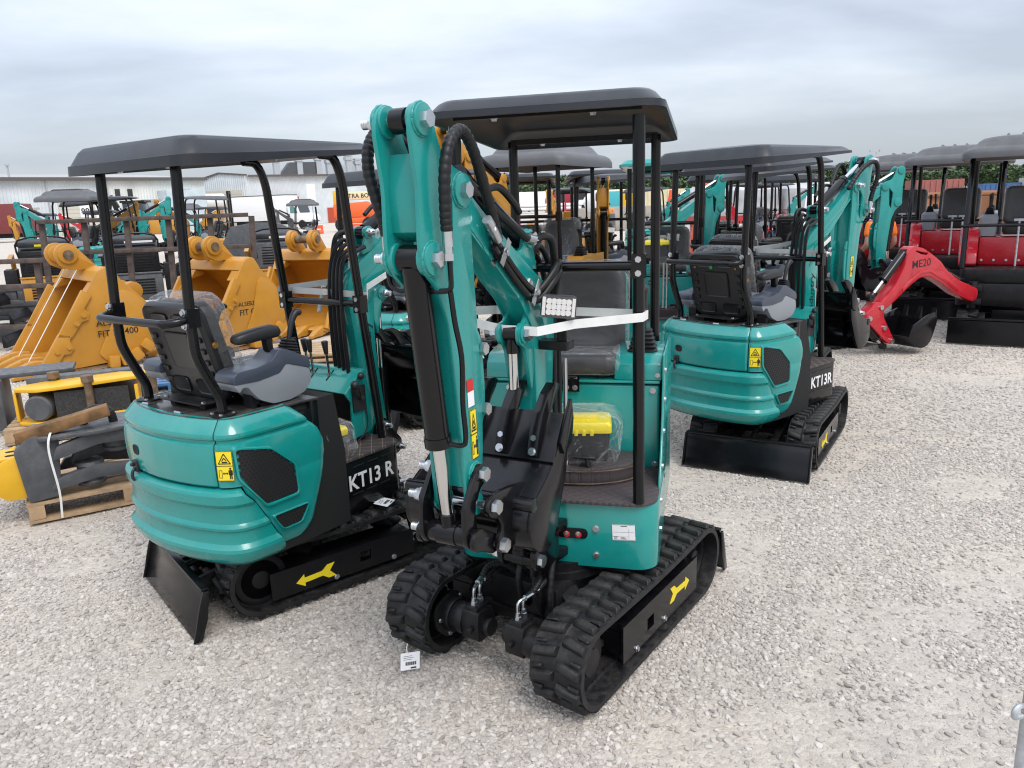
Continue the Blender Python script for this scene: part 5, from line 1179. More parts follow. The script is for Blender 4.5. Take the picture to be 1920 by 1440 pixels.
# industry lettering on the booms of the two machines seen from behind
for root, U in ((EL, UL), (ER, UR)):
    MBm = U @ TR(0.32, -0.03, 0, 0)
    part('lettering', lambda: text_mb('Industry', 0.085, 0.008, 0.15, sx=1.1), INK, root, MBm @ face((0.015, -0.0515, 0.98), (0.0, 0, 1), (-1, 0, 0)), key=('txt', 'industry'))
toolbox('toolbox with a yellow lid in clear plastic on the step of the front excavator', EF.matrix_world @ UFC @ TR(-0.15, 0.06, 0.766, 8) @ Matrix.Scale(1.15, 4))
toolbox('toolbox with a yellow lid in clear plastic on the quilted mat of the left excavator', EL.matrix_world @ ULC @ TR(-0.20, -0.27, 0.675, 0))
# ================================================================ big digger buckets
BK_SIDE = [(0.0, 0.0), (0.36, 0.0), (0.73, 0.015), (1.13, 0.09), (1.33, 0.20), (1.43, 0.33), (1.42, 0.46), (1.31, 0.76), (1.17, 0.92), (1.04, 1.06), (0.95, 1.22), (0.88, 1.24), (0.77, 1.19), (0.63, 0.97), (0.30, 0.48)]
def digger_bucket(label, x, y, yaw, W, text=None, z=0.06, key=0):
    t = thing('digger_bucket', label, 'digger bucket', TR(x, y, z, yaw), 'yellow digger buckets on the gravel')
    for q, (a, b) in enumerate(((0, 0.035), (W - 0.035, W))):
        sp = part('side_plate', lambda: MB().prism(rpoly(BK_SIDE, 0.03), a, b), YEL, t, key=('bks', W, q), bevel=0.006)
        ys = (-0.022, 0.0) if q == 0 else (W, W + 0.022)
        part('wear_plate', lambda: MB().prism(rpoly([(0.75, 0.02), (1.12, 0.1), (1.32, 0.21), (1.41, 0.34), (1.40, 0.46), (1.29, 0.74), (1.16, 0.89), (1.02, 0.95), (0.94, 0.86), (0.84, 0.50), (0.64, 0.14)], 0.05, 4), *ys), YEL, sp, key=('bkw', W, q), bevel=0.006)
        cut = [(-0.03, 0.05), (0.09, -0.0), (0.22, 0.20), (0.30, 0.19), (0.36, 0.28), (0.33, 0.34), (0.44, 0.50), (0.52, 0.50), (0.58, 0.60), (0.54, 0.66), (0.66, 0.88), (0.62, 0.95), (0.52, 0.93), (0.44, 0.76), (0.36, 0.66), (0.26, 0.55)]
        for j, cp in enumerate(([(-0.05, 0.06), (0.10, -0.005), (0.24, 0.20), (0.32, 0.20), (0.37, 0.27), (0.33, 0.35), (0.35, 0.42), (0.22, 0.46)], [(0.20, 0.42), (0.36, 0.40), (0.50, 0.58), (0.58, 0.60), (0.60, 0.68), (0.55, 0.74), (0.66, 0.90), (0.56, 0.98)])):
            part('side_cutter', lambda: MB().prism(rpoly(cp, 0.015), ys[0] - 0.012, ys[1] + 0.03 if q == 0 else ys[1] + 0.012), YEL, sp, key=('bkc', W, q, j), bevel=0.005)
        for bx_, bz in ((0.17, 0.24), (0.31, 0.28), (0.44, 0.56), (0.53, 0.66)):
            bolt(sp, (bx_, ys[0] - 0.012 if q == 0 else ys[1] + 0.012, bz), (0, -1 if q == 0 else 1, 0), 0.028, YEL)
    def shell():
        o = catmull([(a, 0, b) for a, b in [(0.02, 0.01), (0.36, 0.012), (0.73, 0.03), (1.11, 0.11), (1.30, 0.22), (1.395, 0.34), (1.385, 0.46), (1.28, 0.74), (1.14, 0.90), (1.0, 1.03), (0.93, 1.18)]], 3); o = [(p.x, p.z) for p in o]
        c = Vector((0.75, 0.62)); i_ = [tuple(Vector(p) + (c - Vector(p)).normalized() * 0.03) for p in o[::-1]]
        return MB().prism(o + i_, 0.036, W - 0.036)
    part('shell', shell, YEL, t, key=('bksh', W), ang=40)
    part('torque_tube', lambda: MB().prism(rpoly([(0.70, 1.06), (0.775, 1.195), (0.88, 1.245), (0.97, 1.21), (1.03, 1.05), (0.86, 1.02)], 0.02), 0.036, W - 0.036), YEL, t, key=('bkt', W), bevel=0.004)
    part('gusset', lambda: MB().prism([(0.60, 0.93), (0.70, 1.055), (0.86, 1.015), (0.80, 0.97)], 0.037, 0.20).prism([(0.60, 0.93), (0.70, 1.055), (0.86, 1.015), (0.80, 0.97)], W - 0.20, W - 0.037), YEL, t, key=('bkg', W))
    for k in (0.36, 0.66):
        yc = W * k
        er = part('ear', lambda: MB().prism(rpoly([(0.60 + 0.15 * math.cos(R(a)), 1.40 + 0.15 * math.sin(R(a))) for a in range(50, 230, 18)] + [(0.50, 1.26), (0.62, 1.20), (0.78, 1.20), (0.93, 1.225), (1.04, 1.06), (1.35, 0.72), (1.36, 0.80), (1.17, 1.02), (0.90, 1.26)], 0.02), yc - 0.035, yc + 0.035), YEL, t, key=('ear', W, k), bevel=0.006)
        part('ear_boss', lambda: MB().cyl((0.60, yc - 0.07, 1.40), (0.60, yc + 0.07, 1.40), 0.115, n=28), YEL, er, key=('earb', W, k), bevel=0.006)
        b2 = part('ear_boss', lambda: MB().cyl((1.33, yc - 0.07, 0.86), (1.33, yc + 0.07, 0.86), 0.125, n=28), YEL, er, key=('earb2', W, k), bevel=0.006)
    part('bucket_pin', lambda: MB().cyl((0.60, W * 0.36 - 0.09, 1.40), (0.60, W * 0.66 + 0.09, 1.40), 0.062, n=20), DIRTY, t, key=('bkp', W))
    part('lip', lambda: MB().prism([(-0.06, 0.03), (0.0, -0.01), (0.28, -0.01), (0.28, 0.05), (0.0, 0.06)], 0.0, W), YEL, t, key=('bkl', W), bevel=0.006)
    for k in range(5):
        yc = 0.09 + (W - 0.18) * k / 4
        def tooth():
            m = MB(); m.rings([[(x, q[0], z + q[1]) for q in rrect(-w_, w_, -h_, h_, min(w_, h_) * 0.4, 2)] for x, w_, h_, z in ((0.16, 0.045, 0.05, 0.035), (0.0, 0.06, 0.075, 0.03), (-0.10, 0.058, 0.07, 0.02))])
            return m
        a = part('tooth_adapter', tooth, YEL, t, Matrix.Translation((0, yc, 0)), key='adp', ang=40)
        part('tooth', lambda: MB().rings([[(x, q[0], z + q[1]) for q in rrect(-w_, w_, -h_, h_, min(w_, h_) * 0.4, 2)] for x, w_, h_, z in ((-0.085, 0.068, 0.075, 0.02), (-0.20, 0.055, 0.05, 0.0), (-0.34, 0.042, 0.018, -0.035))]), YEL, a, key='ttt', ang=40)
    for k in range(4):
        a = R(-4 + 17 * k); px = 0.80 + 0.155 * k; pz = -0.01 + (0.0, 0.015, 0.06, 0.17)[k]
        part('heel_shroud', lambda: MB().rings([[(x, y_, z_) for x, z_ in rrect(-0.068 * k2, 0.068 * k2, -0.04, 0.11, 0.02, 2)] for y_, k2 in ((-0.085, 0.9), (-0.06, 1.0), (0.14, 1.0))]), YEL, t, Matrix.Translation((px, 0, pz)) @ Matrix.Rotation(-a, 4, 'Y'), key='shr', bevel=0.004)
    part('skid_block', lambda: MB().bx(0.35, 1.05, 0.05, W - 0.05, -0.058, -0.012), WOOD, t, key=('skid', W))
    for i, (s, sz, px, pz) in enumerate(text or []):
        part('lettering', lambda: text_mb(s, sz, 0.012), INK, t, face((px, -0.0235 if px > 0.6 else -0.0015, pz), (1, 0, 0), (0, 0, 1)), key=('txt', s))
    return t
digger_bucket('yellow digger bucket with white straps across its mouth, nearest and leftmost of the row', -5.78, 9.35, 43, 1.60, [('ALS 47in', 0.115, 0.66, 0.50), ('FIT PC400', 0.115, 0.66, 0.36)])
digger_bucket('yellow digger bucket with FIT CAT336 painted on its side', -4.15, 10.35, 56, 1.24, [('ALSEB336 59in', 0.085, 0.60, 0.56), ('FIT CAT336', 0.12, 0.60, 0.43)])
digger_bucket('yellow digger bucket behind the black canopy post with its mouth towards the viewer', -2.85, 11.9, 72, 1.30)
digger_bucket('yellow digger bucket far behind the front excavator beside the yellow ripper', 0.95, 13.2, 62, 1.30)
for k, (a, b) in enumerate((((0.04, 0.55, 0.06), (0.70, 0.55, 1.17)), ((0.04, 1.12, 0.06), (0.70, 1.12, 1.17)))):
    M_ = TR(-5.78, 9.35, 0.06, 43)
    tag(part('tie_strap', strip_mb([M_ @ (Vector(a) + Vector((-0.10, 0, 0.0))), M_ @ (Vector(b) + Vector((-0.02, 0, 0.03)))], 0.03, 0.004, tilt=[M_.to_3x3() @ Vector((0, 1, 0))] * 2), STRAP), 'white strap pulled across the mouth of the leftmost bucket, %s one' % ('nearer' if k == 0 else 'farther'), 'strap')
# ripper
rp_ = thing('ripper_shank', 'tall yellow ripper with a curved pointed shank behind the front excavator', 'ripper', TR(0.78, 12.3, 0, -70))
part('shank', lambda: MB().prism(rpoly([(0.1, 0.0), (0.55, 0.0), (0.60, 0.70), (0.46, 1.10), (0.36, 1.32), (0.36, 1.50), (0.46, 1.78), (0.36, 1.72), (0.24, 1.50), (0.18, 1.20), (0.02, 0.85)], 0.04), -0.06, 0.06), YEL, rp_, bevel=0.01)
for s in (1, -1): part('cheek_plate', lambda: MB().prism(rpoly([(0.0, 0.0), (0.6, 0.0), (0.75, 0.6), (0.62, 1.0), (0.30, 1.15), (0.0, 0.9)], 0.05), s * 0.10, s * 0.16), YEL, rp_, key=('chk', s), bevel=0.008)

# ================================================================ pallets with attachments
def pallet(label, x, y, yaw, L_=1.2, W=0.95, m=None):
    t = thing('pallet', label, 'pallet', TR(x, y, 0, yaw), 'wooden pallets on the gravel'); m = m or WOOD
    n = 7
    for i in range(n):
        part('deck_board', lambda: MB().box((0, 0, 0), (L_, 0.10, 0.022)), m, t, Matrix.Translation((L_ / 2, 0.05 + (W - 0.1) * i / (n - 1), 0.131)) @ Matrix.Rotation(R(random.uniform(-0.8, 0.8)), 4, 'Z'), key=('db', L_))
    for i in range(3):
        part('stringer', lambda: MB().box((0, 0, 0), (0.09, W, 0.09)), m, t, Matrix.Translation((0.05 + (L_ - 0.1) * i / 2, W / 2, 0.074)), key=('sg', W))
    for i in range(3):
        part('bottom_board', lambda: MB().box((0, 0, 0), (L_, 0.10, 0.02)), m, t, Matrix.Translation((L_ / 2, 0.05 + (W - 0.1) * i / 2, 0.016)), key=('bb', L_))
    return t
pallet('broken wooden pallet under the black grapple beside the left excavator', -3.12, 4.62, 31)
pallet('wooden pallet under the yellow hydraulic breaker left of the excavator', -4.42, 6.42, 20, 1.25)
pallet('blue painted pallet half hidden behind the left excavator', -4.25, 7.95, 20, 1.2, 0.9, BLUEP)
# grapple lying on the near pallet
Mg = TR(-3.12, 4.62, 0.145, 31) @ Matrix.Diagonal((0.92, 0.92, 0.80, 1))
gr = thing('grapple', 'dark grey steel grapple with folded tines lying on the near pallet', 'grapple', Mg)
def tine(z, y0, sw):
    P_ = [(0.0, 0.0), (0.05, 0.10), (0.30, 0.14), (0.62, 0.07), (0.98, 0.10), (1.10, 0.16), (1.0, 0.03), (0.62, -0.03), (0.30, 0.03)]
    return MB().prism(rpoly(P_, 0.02), z, z + 0.055, 'z')
for i, (dx, dy, dz, rx, ry, rz) in enumerate(((0.16, 0.02, 0.06, 90, -4, 4), (0.20, -0.03, 0.33, 90, -9, 3), (0.10, 0.24, 0.40, 84, -3, 12), (0.22, 0.36, 0.12, 90, 2, 5), (0.30, 0.16, 0.22, 90, -6, 8))):
    part('tine', lambda: tine(-0.03, 0, 0), DGREY, gr, Matrix.Translation((dx, dy, dz)) @ Euler((R(rx), R(ry), R(rz))).to_matrix().to_4x4(), key='tine', bevel=0.006)
for i, (y_, z_) in enumerate(((0.12, 0.16), (0.12, 0.42))): part('pivot_drum', lambda: MB().lathe([(0, -0.10), (0.09, -0.10), (0.10, -0.07), (0.085, -0.06), (0.085, 0.06), (0.10, 0.07), (0.09, 0.10), (0, 0.10)], (0, 0, 0), (0, 0, 1), 20), DGREY, gr, Matrix.Translation((0.42 + 0.2 * i, y_, z_ - 0.02)), key='pdrum')
part('body_plate', lambda: MB().prism(rpoly([(0.02, 0.0), (0.22, 0.02), (0.26, 0.50), (0.10, 0.55), (-0.02, 0.45)], 0.04), 0.0, 0.05).prism(rpoly([(0.02, 0.0), (0.22, 0.02), (0.26, 0.50), (0.10, 0.55), (-0.02, 0.45)], 0.04), 0.34, 0.39).bx(0.04, 0.20, 0.051, 0.339, 0.06, 0.46), DGREY, gr, bevel=0.006)
part('top_plate', lambda: MB().prism(rpoly([(0.12, -0.05), (0.5, -0.08), (1.1, 0.02), (1.12, 0.3), (0.6, 0.42), (0.2, 0.38)], 0.06), 0.50, 0.53, 'z'), DGREY, gr, bevel=0.004)
part('hydraulic_hose', lambda: MB().tube([(0.42, 0.18, 0.52), (0.45, 0.17, 0.62), (0.52, 0.16, 0.66), (0.60, 0.14, 0.62), (0.62, 0.13, 0.52)], lambda t: 0.03 * (1 + 0.06 * math.sin(t * 190)), 12, 12), HOSE, gr)
part('strapping_band', strip_mb([(0.20, -0.10, -0.13), (0.21, -0.105, 0.1), (0.19, -0.10, 0.42), (0.21, -0.05, 0.545), (0.26, 0.3, 0.55)], 0.014, 0.002, 4, [Vector((1, 0, 0))] * 17), STRAP, gr)
yh = thing('rotator_housing', 'yellow slotted steel housing at the left end of the near pallet', 'breaker', Mg @ TR(-0.20, 0.06, 0.03, 0))
part('frame_plate', lambda: MB().prism(rpoly([(0.0, 0.10), (0.10, 0.0), (0.42, 0.0), (0.44, 0.30), (0.20, 0.36), (0.04, 0.30)], 0.03), 0.0, 0.022), YELB, yh, key='hp', bevel=0.003)
part('frame_plate', lambda: MB().prism(rpoly([(0.0, 0.10), (0.10, 0.0), (0.42, 0.0), (0.44, 0.30), (0.20, 0.36), (0.04, 0.30)], 0.03), 0.0, 0.022), YELB, yh, Matrix.Translation((0, 0.30, 0)), key='hp', bevel=0.003)
part('end_plate', lambda: MB().bx(-0.012, 0.012, 0.0225, 0.2995, 0.09, 0.31), YELB, yh, bevel=0.003)
for i in range(3): part('slot', lambda: MB().prism(rrect(-0.018, 0.018, -0.07, 0.07, 0.017, 4), -0.0005, 0.003, 'x'), DARKHOLE, yh, Matrix.Translation((-0.0145, 0.09 + 0.07 * i, 0.2)), key='hslot')
part('top_plate', lambda: MB().bx(0.04, 0.42, 0.0225, 0.2995, 0.325, 0.34), YELB, yh)
for i in range(2): part('slot', lambda: MB().prism(rrect(0.0, 0.2, -0.02, 0.02, 0.019, 4), 0, 0.003, 'z'), DARKHOLE, yh, Matrix.Translation((0.12, 0.10 + 0.11 * i, 0.3395)), key='hslot2')
wb = part('wooden_beam', MB().box((0, 0, 0), (0.60, 0.10, 0.09)), mat('stained_beam', (0.17, 0.09, 0.035), 0.75, var=0.6, vscale=10, bump=0.2, bscale=30), None, Mg @ Matrix.Translation((0.30, 0.04, 0.60)) @ Euler((0, R(-11), R(-4))).to_matrix().to_4x4(), bevel=0.006)
tag(wb, 'brown stained wooden beam lying across the top of the grapple', 'beam')
# breaker on the second pallet
Mb2 = TR(-4.32, 6.42, 0.145, 20)
br = thing('hydraulic_breaker', 'bright yellow hydraulic breaker frame with black side plate on the second pallet', 'breaker', Mb2)
bp_ = rpoly([(0.0, 0.16), (0.20, 0.0), (0.40, -0.02), (1.22, 0.02), (1.22, 0.22), (0.95, 0.26), (0.75, 0.42), (0.45, 0.44), (0.22, 0.34), (0.05, 0.30)], 0.05)
for i, z in enumerate((0.0, 0.30)): part('frame_plate', lambda: MB().prism(bp_, 0, 0.03, 'z'), YELB, br, Matrix.Translation((0, 0, z)) @ Matrix.Rotation(R(-2.5), 4, 'Y'), key='brp', bevel=0.004)
part('nose_plate', lambda: MB().bx(0.0, 0.025, 0.16, 0.34, 0.035, 0.29), YELB, br, bevel=0.004)
for i in range(2): part('slot', lambda: MB().prism(rrect(-0.02, 0.02, -0.09, 0.09, 0.019, 4), -0.001, 0.003, 'x'), DARKHOLE, br, Matrix.Translation((-0.002, 0.21 + 0.08 * i, 0.165)), key='bslot')
part('end_plate', lambda: MB().bx(0.98, 1.01, 0.02, 0.24, 0.035, 0.29), YELB, br, bevel=0.004)
part('black_insert', lambda: MB().bx(0.34, 0.93, 0.03, 0.05, 0.035, 0.29), mat('speckled_black', (0.03, 0.03, 0.03), 0.45, var=0.6, vscale=60), br)
part('motor_drum', lambda: MB().lathe([(0, 0), (0.10, 0), (0.115, 0.02), (0.115, 0.20), (0.10, 0.22), (0, 0.22)], (0.20, 0.02, 0.16), (0.25, 1, 0), 24), DGREY, br)
for i, (px, py) in enumerate(((0.62, 0.0), (1.14, 0.02), (0.30, 0.34))):
    bq = part('long_bolt', lambda: MB().cyl((0, 0, -0.03), (0, 0, 0.36), 0.034, n=14).cyl((0, 0, 0.345), (0, 0, 0.40), 0.055, n=6).cyl((0, 0, -0.02), (0, 0, 0.06), 0.05, n=14), DIRTY, br, Matrix.Translation((px, py, 0.02)), key='lb')
part('rear_shell', lambda: MB().prism(rpoly([(0.05, 0.36), (0.15, 0.48), (0.9, 0.50), (1.05, 0.40), (0.9, 0.34), (0.2, 0.34)], 0.05), 0.03, 0.38, 'z'), DGREY, br, bevel=0.01)
fk = thing('fork_attachment', 'black fork attachment with long tines behind the yellow breaker', 'forks', Mb2 @ TR(-0.28, 0.5, -0.1, 5))
for i in range(2): part('tine', lambda: MB().prism([(-0.85, 0.0), (0.1, 0.0), (0.12, 0.06), (-0.85, 0.025)], 0, 0.09), DGREY, fk, Matrix.Translation((0, 0.12 * i, 0.10 + 0.32 * i)), key='fork')
part('carriage', lambda: MB().bx(0.05, 0.12, -0.05, 0.5, 0.0, 0.45).bx(0.0, 0.7, 0.1, 0.5, 0.4512, 0.49), DGREY, fk, bevel=0.006)
# timber behind the left excavator
def planks(label, x, y, yaw, rows, n, L_=1.6):
    t = thing('timber_stack', label, 'timber', TR(x, y, 0, yaw))
    for j in range(rows):
        for i in range(n):
            part('plank', lambda: MB().box((0, 0, 0), (L_, 0.135, 0.035)), WOOD, t, Matrix.Translation((random.uniform(-0.05, 0.05), 0.16 * i, 0.05 + 0.07 * j)) @ Matrix.Rotation(R(random.uniform(-1.5, 1.5)), 4, 'Z'), key=('plk', L_), bevel=0.003)
    return t
planks('low stack of bare timber planks behind the left excavator', -2.35, 9.3, 8, 3, 6)
# ================================================================ steel racks and compact loaders
def rack(label, x, y, yaw, L_, H, posts):
    t = thing('steel_rack', label, 'rack', TR(x, y, 0, yaw), 'rusty steel racks')
    for z in (H, H * 0.72, 0.35): part('rail', lambda: MB().box((0, 0, 0), (L_, 0.07, 0.07)), RUST, t, Matrix.Translation((L_ / 2, 0, z)), key=('rail', L_), bevel=0.006)
    for i in range(posts): part('post', lambda: MB().box((0, 0, 0), (0.09, 0.06, H - 0.04)), RUST, t, Matrix.Translation((L_ * i / (posts - 1), 0.066, H / 2)) @ Matrix.Rotation(R(2.5), 4, 'Y'), key=('rpost', H), bevel=0.006)
    return t
rack('rusty steel rack standing behind the leftmost digger bucket', -7.9, 13.3, 3, 3.5, 1.88, 6)
rack('low rusty steel rack at the left edge of the photo', -8.6, 11.5, 5, 2.3, 1.33, 4)
def loader(label, x, y, yaw, body, hood, style):
    t = thing('compact_loader', label, 'loader', TR(x, y, 0, yaw), 'compact stand-on loaders')
    part('body', lambda: MB().bx(-0.55, 0.0, -0.46, 0.46, 0.28, 0.80).bx(-0.55, 0.02, -0.48, 0.48, 0.8005, 0.84), body, t, key=('lbd', body.name), bevel=0.015)
    part('engine_cover', lambda: MB().prism(rpoly([(-0.02, 0.84), (-0.06, 1.34), (-0.40, 1.42), (-0.55, 1.36), (-0.55, 0.84)], 0.03), -0.44, 0.44), hood, t, key=('lec', hood.name), bevel=0.012)
    for i in range(7): part('louver', lambda: MB().box((0, 0, 0), (0.015, 0.62, 0.022), Matrix.Rotation(R(25), 3, 'Y')), BLKS, t, Matrix.Translation((-0.02 - 0.006 * i, 0, 0.94 + 0.05 * i)), key='louv')
    for i in range(6): part('louver', lambda: MB().box((0, 0, 0), (0.015, 0.62, 0.022), Matrix.Rotation(R(25), 3, 'Y')), BLKS, t, Matrix.Translation((0.012, 0, 0.42 + 0.055 * i)), key='louv')
    for s in (1, -1):
        part('side_box', lambda: MB().bx(-0.5, 0.03, s * 0.50, s * 0.72, 0.45, 1.0), BLKS, t, key=('lsb', s), bevel=0.02)
        part('crawler', lambda: MB().prism(rpoly([(-0.75, 0.12), (-0.6, 0.0), (0.35, 0.0), (0.5, 0.14), (0.42, 0.3), (-0.5, 0.42), (-0.7, 0.3)], 0.08), s * 0.50, s * 0.70), RUB, t, key=('lcr', s), bevel=0.01)
        part('lift_arm', lambda: MB().prism(rpoly([(0.0, 1.15), (0.15, 1.2), (-0.6, 1.28), (-1.1, 0.5), (-1.2, 0.2), (-1.05, 0.2), (-0.9, 0.55), (-0.55, 1.15)], 0.04), s * 0.55, s * 0.63), body, t, key=('lla', s, body.name), bevel=0.008)
    part('console', lambda: MB().prism([(-0.30, 1.425), (-0.05, 1.40), (-0.08, 1.50), (-0.32, 1.56)], -0.42, 0.42), BLKS, t, key='lco', bevel=0.01)
    part('decal', lambda: MB().bx(-0.055, -0.045, -0.15, 0.36, 1.415, 1.455), PAPER if style else YST, t, key=('ldc', style))
    part('handle_bar', lambda: MB().tube([(0.05, -0.40, 1.05), (0.10, -0.40, 1.55), (0.10, 0.40, 1.55), (0.05, 0.40, 1.05)], 0.018, 8, 4), BLKS, t, key='lhb')
    return t
loader('yellow compact loader with open engine bay behind the low rack', -9.05, 15.3, -62, YEL, BLKS, 0)
loader('black compact loader with white decal strip behind the leftmost bucket', -7.35, 15.4, -66, DGREY, BLKS, 1)
loader('dark grey compact loader between the two rear digger buckets', -4.45, 15.2, -75, YEL, DGREY, 1)
# heap of dark attachments at the left edge
for i, (x, y, yaw, L_, z) in enumerate(((-8.9, 12.2, 12, 1.3, 0.0), (-9.1, 12.3, 15, 1.5, 0.32), (-8.9, 12.1, 8, 1.2, 0.6))):
    a = thing('loader_attachment', ('black welded loader attachment lowest in the heap at the left edge', 'black welded loader attachment in the middle of the heap at the left edge', 'black welded loader attachment on top of the heap at the left edge')[i], 'attachment', TR(x, y, z, yaw))
    part('frame', lambda: MB().bx(0, L_, 0, 0.07, 0.02, 0.09).bx(0, L_, 0, 0.07, 0.23, 0.31).bx(0, 0.07, 0.0, 0.07, 0.091, 0.229).bx(L_ - 0.07, L_, 0.0, 0.07, 0.091, 0.229).bx(0.1, L_ - 0.1, 0.02, 0.05, 0.0905, 0.2295), DGREY, a, key=('lat', i), bevel=0.005)
    for k in range(2): part('tine', lambda: MB().prism([(0, 0.02), (0.06, 0.02), (0.06, 0.10), (0, 0.2)], -0.9, -0.0), BLKS, a, Matrix.Translation((0.15 + k * (L_ - 0.4), 0, 0.02)), key='lt', bevel=0.004)
sc_ = thing('screening_box', 'wide dark grey steel box with sloping ends behind the yellow buckets', 'steel box', TR(-6.6, 17.6, 0, -8))
part('side_panel', lambda: MB().prism([(0, 0.9), (0.45, 1.62), (1.0, 1.70), (1.55, 1.68), (2.35, 1.35), (2.5, 0.9)], 0, 0.06), DGREY, sc_, bevel=0.01)
part('base', lambda: MB().bx(0.1, 2.4, 0.061, 1.4, 0.3, 0.9), BLKS, sc_, bevel=0.02)
# ================================================================ more excavators behind
GB = 'mini excavators parked behind the front three'
excavator('teal mini excavator between the left and front machines, black canopy edge showing', -0.62, 7.25, 40, 46, None, hero=False, boom=False, group=GB)
excavator('teal mini excavator directly behind the right front one under the same kind of canopy', 2.62, 7.5, 58, 40, None, hero=False, boom=False, group=GB)
e3 = excavator('teal mini excavator lettered KT13FX, its boom reaching right towards the red machines', 3.72, 9.75, 196, 6, None, hero=False, group=GB, name_text='KT13FX', king=(0.42, -0.03))
excavator('teal mini excavator with dark canopy, third in the row behind the right one', 3.55, 11.6, 60, 48, None, hero=False, boom=False, group=GB)
excavator('teal mini excavator with dark canopy, last in the row behind the right one', 5.3, 14.2, 60, 62, None, hero=False, boom=False, group=GB)
excavator('teal mini excavator whose raised boom shows between the posts of the right canopy', 1.85, 10.4, 20, 14, None, hero=False, group=GB)
excavator('teal mini excavator facing the viewer under a teal roof', 1.62, 8.1, 250, 255, None, style='F', hero=False, boom=False, group=GB, cm=TEAL)
excavator('yellow mini excavator with ribbed grey canopy and boom reaching towards the viewer', 0.32, 8.9, 236, 242, 234, style='F', hero=False, col=YEL, canopy='dome', group=GB, king=(0.60, -0.03), scale=1.06, bscale=1.15)
excavator('yellow mini excavator facing the viewer, its dipper hanging by the right canopy post', 1.25, 10.6, 262, 268, None, style='F', hero=False, col=YEL, group=GB)
excavator('yellow mini excavator with dark flat canopy seen below the ribbed grey canopy', 0.22, 10.9, 262, 266, 230, style='F', hero=False, col=YEL, boom=False, group=GB)
excavator('teal mini excavator with ribbed grey canopy at the far left, boom reaching left', -12.6, 22.5, 170, 186, None, hero=False, canopy='dome', group='mini excavators at the far left', scale=1.12)
excavator('yellow mini excavator with flat canopy far left, behind the rusty rack', -13.1, 25.4, 200, 20, None, hero=False, col=YEL, group='mini excavators at the far left', scale=1.1)
excavator('teal mini excavator with wide flat canopy below the signs 99 and 1', -11.9, 25.0, 200, 12, None, hero=False, group='mini excavators at the far left', scale=1.15)
excavator('yellow mini excavator with pale grey canopy in front of the black backhoe', -10.1, 25.6, 20, 178, None, hero=False, col=YEL, cm=PLASG, group='mini excavators at the far left', scale=1.12)
toolbox('toolbox with a yellow lid on the seat of the excavator with the teal roof', TR(1.50, 7.78, 1.34, 255))

GL = 'mini excavators and carriers in the far left lot'
for lab, x, y, yT, yU, c, can in (('teal mini excavator half hidden behind the rusty rack, its boom raised to the right', -15.5, 31, 30, 20, TEAL, 'flat'), ('yellow mini excavator far left, partly behind the red tank body', -21.5, 36, 200, 185, YEL, 'flat'), ('black and grey mini excavator in the second far row on the left', -19.0, 38, 30, 340, DGREY, 'flat'),
        ('yellow mini excavator in the second far row, left of the forklift', -14.6, 37, 20, 30, YEL, 'dome'), ('teal mini excavator far off between the rack and the orange barriers', -12.6, 33, 60, 175, TEAL, 'flat'), ('red mini excavator far off beyond the low yellow loader', -17.4, 33, 20, 200, RED, 'flat'), ('dark mini excavator beyond the steel box, in front of the barriers', -9.5, 36, 20, 190, DGREY, 'dome')):
    excavator(lab, x, y, yT, yU, None, hero=False, col=c, canopy=can, group=GL)
for lab, x, y, yT, yU, c, can in (('red mini excavator far behind the right row, under the silver load', 6.6, 22, 20, 200, RED, 'flat'), ('yellow mini excavator far behind the grey ribbed canopy', 1.4, 19, 240, 250, YEL, 'flat'), ('teal mini excavator far behind, between the mixer and the right row', 4.6, 24, 240, 20, TEAL, 'flat'), ('teal mini excavator far behind the right row beside the pickup', 8.6, 24.5, 20, 10, TEAL, 'flat')):
    excavator(lab, x, y, yT, yU, None, hero=False, col=c, canopy=can, group=GB)
